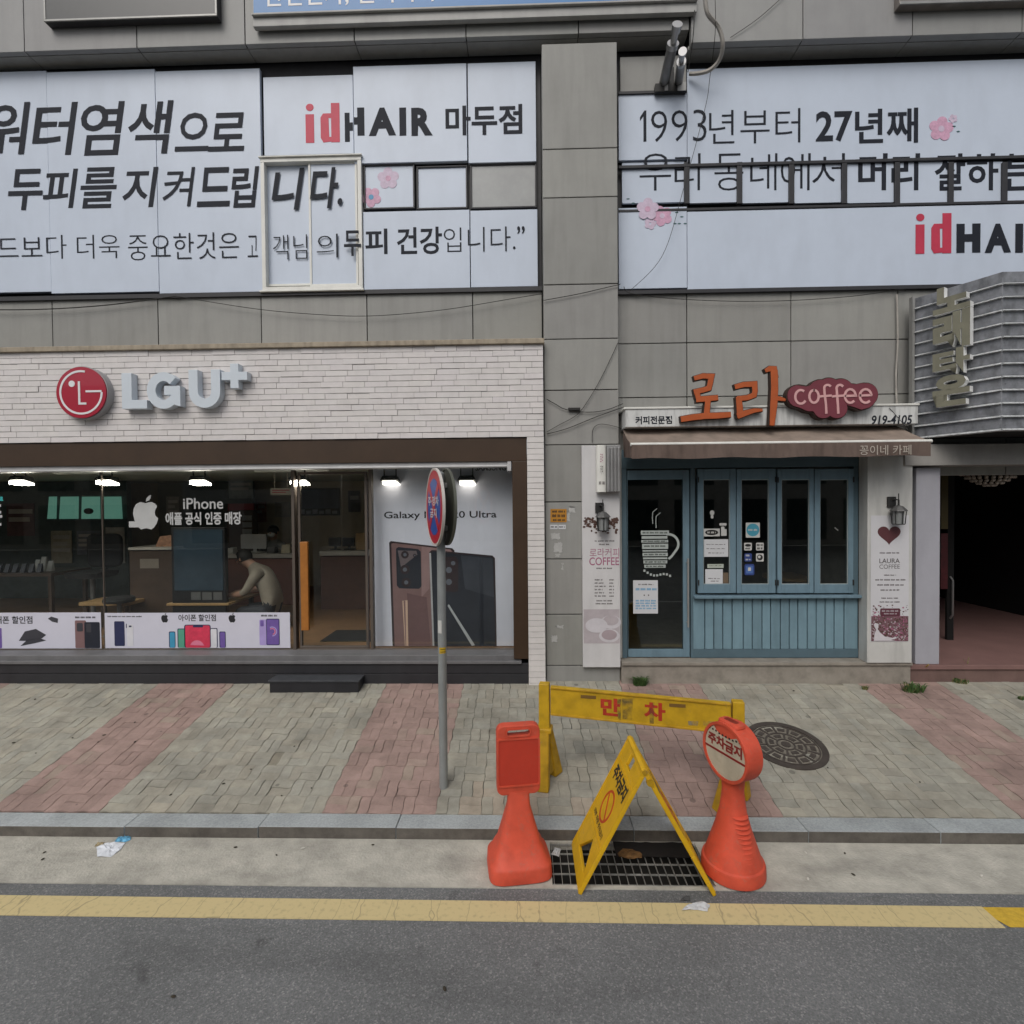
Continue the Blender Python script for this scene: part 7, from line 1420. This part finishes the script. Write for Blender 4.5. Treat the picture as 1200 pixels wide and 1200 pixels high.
# cables
mCAB = M('black cable', (.018, .017, .016), .6); mCABG = M('pale grey cable', (.36, .34, .31), .6, var=.15, scale=12)
def cable(pts, r, mat, label, Y=5.64, sag=0):
    p3 = []
    for q_ in pts: p3.append(P(q_[0], q_[1], q_[2] if len(q_) > 2 else Y))
    out = []; n = len(p3)
    for i in range(n-1):
        for k in range(8):
            t = k/8; a_, b_, c_, d_ = p3[max(i-1, 0)], p3[i], p3[i+1], p3[min(i+2, n-1)]
            out.append(.5*((2*b_)+(c_-a_)*t+(2*a_-5*b_+4*c_-d_)*t*t+(3*b_-a_-3*c_+d_)*t**3))
    out.append(p3[-1]); g = MB(); g.tube(out, r, 6); tag(g.build('cable', mat, smooth=True), label, 'cable')
cable([(-60, 361), (0, 363), (60, 362), (120, 358), (170, 352), (206, 347)], .006, mCAB, 'black cable sagging below the left banner at the left edge', 5.83)
cable([(206, 347), (300, 362), (380, 369), (440, 370), (520, 363), (600, 350), (637, 344)], .0035, mCAB, 'thin cable sagging below the salon name panels', 5.83)
cable([(637, 352), (680, 344), (727, 333)], .004, mCAB, 'thin dark cable crossing the pillar beside the right banner')
cable([(826, -8, 5.38), (829, 15, 5.42), (842, 32, 5.5), (847, 52, 5.55), (843, 70, 5.65), (832, 82, 5.72), (818, 86, 5.78), (808, 86.5, 5.82)], .022, mCABG, 'thick pale cable looping down from the top edge to the twin spotlights')
cable([(838, -5, 5.4), (838, 40, 5.5), (832, 90, 5.75), (826, 128, 5.80), (800, 225, 5.80), (776, 300, 5.80), (737, 342, 5.78)], .003, mCAB, 'long hair thin wire running down across the right banner')
cable([(814, 12, 5.62), (812, 45, 5.64), (806, 85, 5.78)], .005, mCAB, 'short thin wire beside the thick pale cable')
cable([(922, -8, 5.66), (888, 22, 5.66), (856, 44, 5.665)], .003, mCAB, 'thin wire slanting across the fascia right of the thick pale cable')
cable([(731, 336), (740, 344), (790, 350), (860, 353), (930, 352), (1000, 347), (1052, 340), (1062, 341)], .0035, mCAB, 'thin cable sagging along the wall under the right banner', 5.78)
cable([(725, 400), (706, 440), (690, 468), (676, 486), (655, 498), (641, 506)], .0035, mCAB, 'thin cable slanting down the pillar from its right edge')
cable([(641, 468), (650, 473), (664, 480), (690, 483), (712, 480), (730, 473)], .004, mCAB, 'dark cable sagging across the pillar with a black splice')
cable([(641, 508.5), (665, 502), (700, 488), (731, 477)], .004, mCAB, 'dark cable rising from the brick corner to the white sign board')
cable([(694, 519), (695, 503), (704, 497), (722, 500), (729, 503)], .003, mCAB, 'short thin wire above the poster board on the pillar')
cable([(1051, 345, 5.79), (1052, 400, 5.79), (1050, 440, 5.79), (1051, 476, 5.79)], .010, mCABG, 'pale cable clipped upright beside the slatted sign')
cable([(1042, 478, 5.49), (1052, 489, 5.485), (1065, 505, 5.3)], .003, mCAB, 'thin wire hanging over the right end of the white sign board')
g = MB(); g.pbox(666, 477.5, 680, 481, YP-.035, .03); tag(g.build('cable_splice', mCAB, bevel=.005), 'small black splice on the sagging cable on the pillar', 'splice')
# litter
def sheet(px, py, pts, mat, label, zf=lambda x, y: .003, name='paper_scrap', cat='paper scrap', h=.012, parts=None):
    rdm = random.Random(int(px)); g = MB(); p2 = []
    for i in range(len(pts)):
        (ax, ay), (bx, by) = pts[i], pts[(i+1) % len(pts)]
        for k in range(3): t = k/3; j = .5 if k else 0; p2.append((ax+(bx-ax)*t+rdm.uniform(-j, j), ay+(by-ay)*t+rdm.uniform(-j, j)*.5))
    n = len(p2); rings = (1, .66, .33); vs = []
    for f_ in rings:
        for x, y in p2: r_ = GR(px+(x-px)*f_, py+(y-py)*f_); vs.append((r_.x, r_.y, zf(r_.x, r_.y)+rdm.uniform(.001, h*(1.3 if f_ < 1 else .7))))
    r_ = GR(px, py); vs.append((r_.x, r_.y, zf(r_.x, r_.y)+h)); fs = []
    for q in range(2): fs += [(q*n+i, q*n+(i+1) % n, (q+1)*n+(i+1) % n, (q+1)*n+i) for i in range(n)]
    fs += [(2*n+i, 2*n+(i+1) % n, 3*n) for i in range(n)]
    m_ = len(vs); g.add(vs+[(x, y, z-.0012) for x, y, z in vs], fs+[tuple(m_+k for k in f_[::-1]) for f_ in fs]+[((i+1) % n, i, m_+i, m_+(i+1) % n) for i in range(n)])
    return tag(g.build(name, mat), label, cat)
lt = sheet(129, 997, [(113, 994), (121, 990), (134, 988), (147, 989), (140, 998), (130, 1005), (114, 1005)], M('white litter paper', (.66, .69, .74), .7), 'white crumpled paper sheet lying in the gutter on the left')
sheet(144, 983, [(134, 987), (140, 980), (154, 979), (153, 985), (146, 988)], M('blue printed wrapper', (.10, .30, .46), .5, var=.7, scale=40), 'blue printed wrapper beside the white paper sheet in the gutter')
sheet(118, 990, [(111, 993), (114, 989), (123, 988), (121, 991)], M('tan scrap', (.30, .25, .15), .8, var=.3), 'small tan scrap left of the blue wrapper in the gutter')
sheet(817, 1062, [(799, 1068), (806, 1062), (812, 1060), (822, 1057), (832, 1062), (829, 1069), (812, 1067)], M('grey white litter', (.48, .49, .50), .7), 'pale paper scrap lying at the yellow line under the folding board', zf=lambda x, y: .004)
sheet(803, 1055, [(797, 1057), (801, 1052), (808, 1051), (809, 1056)], M('dark scrap', (.06, .06, .06), .8), 'dark scrap beside the pale paper at the yellow line', zf=lambda x, y: .004)
sheet(653, 1000, [(646, 1003), (650, 994), (658, 996), (655, 1005)], M('grey scrap', (.42, .43, .44), .7), 'grey plastic scrap at the left end of the drain grate', zf=lambda x, y: .004)
g = MB(); c0 = GR(738, 1004); g.sph((c0.x, c0.y, -.005), .07, 10, sc_=(1.2, .7, .35)); rdm = random.Random(5); g.v = [(x+rdm.uniform(-.012, .012), y+rdm.uniform(-.012, .012), max(z, .012)+rdm.uniform(0, .012)) for x, y, z in g.v]; tag(g.build('leaf_clump', M('brown leaf clump', (.16, .085, .03), .8, var=.5, scale=30)), 'brown clump of leaves lying on the back of the drain', 'leaves')
rdm = random.Random(12)
but = [(275, 995), (550, 993), (356, 996), (1020, 1027), (697, 1008), (955, 1003)]
def pebble(x, y, zg, mat, label, group, sz, long=1.8):
    g = MB(); a_ = rdm.uniform(0, 3.1); g.sph((0, 0, 0), sz, 8, sc_=(long, 1, .5)); rot = Matrix.Rotation(a_, 3, 'Z'); g.xf(lambda v: rot @ v+Vector((x, y, zg+sz*.5))); return tag(g.build('leaf' if 'leaf' in label else 'cigarette_end', mat, smooth=True), label, 'leaf' if 'leaf' in label else 'cigarette end', group)
mLEAF = M('dry dark leaf', (.04, .033, .022), .9); mBUT = M('cigarette end', (.55, .53, .48), .8)
for (px, py) in ((158, 847), (122, 862), (115, 870), (85, 865), (158, 870), (41, 820), (345, 875), (294, 902), (330, 933), (365, 924), (200, 932), (16, 871), (42, 883), (262, 919), (860, 905), (970, 900), (1078, 917), (930, 810)):
    q_ = GP(px, py); pebble(q_.x, q_.y, pz(q_.y)+.001, mLEAF, 'small dark dry leaf lying on the pavement blocks', 'dry leaves on the pavement', rdm.uniform(.006, .011))
for (px, py) in ((276, 994), (324, 1003), (52, 1000), (50, 1008), (437, 991), (203, 1168), (521, 1159), (990, 1001), (1000, 1026)):
    q_ = GR(px, py); pebble(q_.x, q_.y, .004 if py < 1040 else -.002, mLEAF, 'small dark dry leaf lying in the gutter or on the road', 'dry leaves on the road', rdm.uniform(.005, .009))
for (px, py) in ((355, 995), (1150, 1027), (947, 1031), (944, 1000)):
    q_ = GR(px, py); pebble(q_.x, q_.y, .004, mBUT, 'pale cigarette end lying in the grey gutter', 'cigarette ends in the gutter', .007, 2.2)
# weeds
mWEED = M('weed green', (.055, .11, .028), .7, var=.35, scale=40); mWEED2 = M('dry weed', (.16, .15, .06), .8, var=.3, scale=30)
def weed(px, py, w_, h, n, label, dry=.2):
    q_ = GP(px, py); rdm = random.Random(int(px)); g = MB()
    for k in range(n):
        a_ = rdm.uniform(0, 6.28); r_ = w_*math.sqrt(rdm.random())*.6; x, y = q_.x+r_*math.cos(a_), q_.y+r_*.5*math.sin(a_); zg = pz(y)-.004; hh = h*rdm.uniform(.35, 1); b_ = rdm.uniform(0, 6.28); lx, ly = math.cos(b_)*hh*rdm.uniform(.3, 1.1), math.sin(b_)*hh*rdm.uniform(.2, .6); t = rdm.uniform(.003, .006); m_ = 1 if rdm.random() < dry else 0
        ux, uy = -math.sin(b_)*t, math.cos(b_)*t
        g.add([(x-ux, y-uy, zg), (x+ux, y+uy, zg), (x+lx*.5+ux*1.3, y+ly*.5+uy*1.3, zg+hh*.7), (x+lx*.5-ux*1.3, y+ly*.5-uy*1.3, zg+hh*.7), (x+lx, y+ly, zg+hh*.75)], [(0, 1, 2, 3), (3, 2, 4)], m_)
    tag(g.build('weed', [mWEED, mWEED2]), label, 'plant', 'weeds in the pavement joints')
weed(750, 803, .11, .13, 170, 'bright green weed tuft below the pillar poster board, nearest the barricade', .05)
weed(1070, 810, .17, .12, 150, 'widest green weed tuft in the red pavement stripe below the white pillar', .2)
weed(1125, 800, .14, .08, 90, 'flat straggly weed below the dark entrance step', .5)
weed(1014, 808, .05, .06, 40, 'small dark weed between the white pillar and the manhole cover', .6)
weed(970, 795, .12, .03, 60, 'low strip of dry weed along the stone step of the coffee shop', .7)
weed(1198, 820, .06, .05, 40, 'little green weed at the right edge of the photo', .2)
q_ = GP(1132, 798); g = MB(); g.tube([(q_.x, q_.y, pz(q_.y)-.01), (q_.x-.005, q_.y, pz(q_.y)+.12), (q_.x+.03, q_.y, pz(q_.y)+.26)], .003, 6)
for k in range(6): z = pz(q_.y)+.06+.03*k; g.tube([(q_.x, q_.y, z), (q_.x+.03*(-1)**k, q_.y, z+.025)], .0018, 5)
tag(g.build('weed', mWEED2), 'tall dry weed stalk standing below the dark entrance step', 'plant')
g = MB(); a_, b_ = GP(1050, 790), P(1088, 779, 5.58); g.tube([(a_.x-1.4, a_.y+.02, pz(a_.y)+.006), (a_.x-.4, a_.y, pz(a_.y)+.006), (a_.x+.06, a_.y-.02, pz(a_.y-.02)+.008), (a_.x+.2, a_.y-.05, pz(a_.y-.05)+.03), (b_.x, b_.y, b_.z)], .006, 6); tag(g.build('hose', M('yellow hose', (.40, .28, .06), .6), smooth=True), 'thin yellow hose lying along the step below the white pillar', 'hose')
# ============================================================ across the street (seen only in the glass)
ob = thing('building', 'plain building across the street reflected in the shop glass', 'building', (0, -16.5, 0))
rdm = random.Random(3)
for x0, x1, hh, col in ((-40, -21, 9, (.42, .38, .33)), (-19.2, -11.5, 7, (.50, .48, .45)), (-10.2, 3.2, 10, (.36, .34, .32)), (4.6, 30, 8, (.48, .44, .38))):
    g = MB(); g.box(x0, x1, -20, -16.5, 0, hh); wl = g.build('wall', M('facade %d' % x0, col, .8, var=.1, scale=1), ob)
    x = x0+.5
    while x < x1-2.4:
        z = .3
        while z < hh-1.6:
            g = MB(); g.box(x, x+2.1, -16.52, -16.48, z, z+(2.2 if z < 1 else 1.4)); g.build('window', M('dark reflected window', (.03, .05, .05), .15), ob); z += 3.0
        x += 3.0
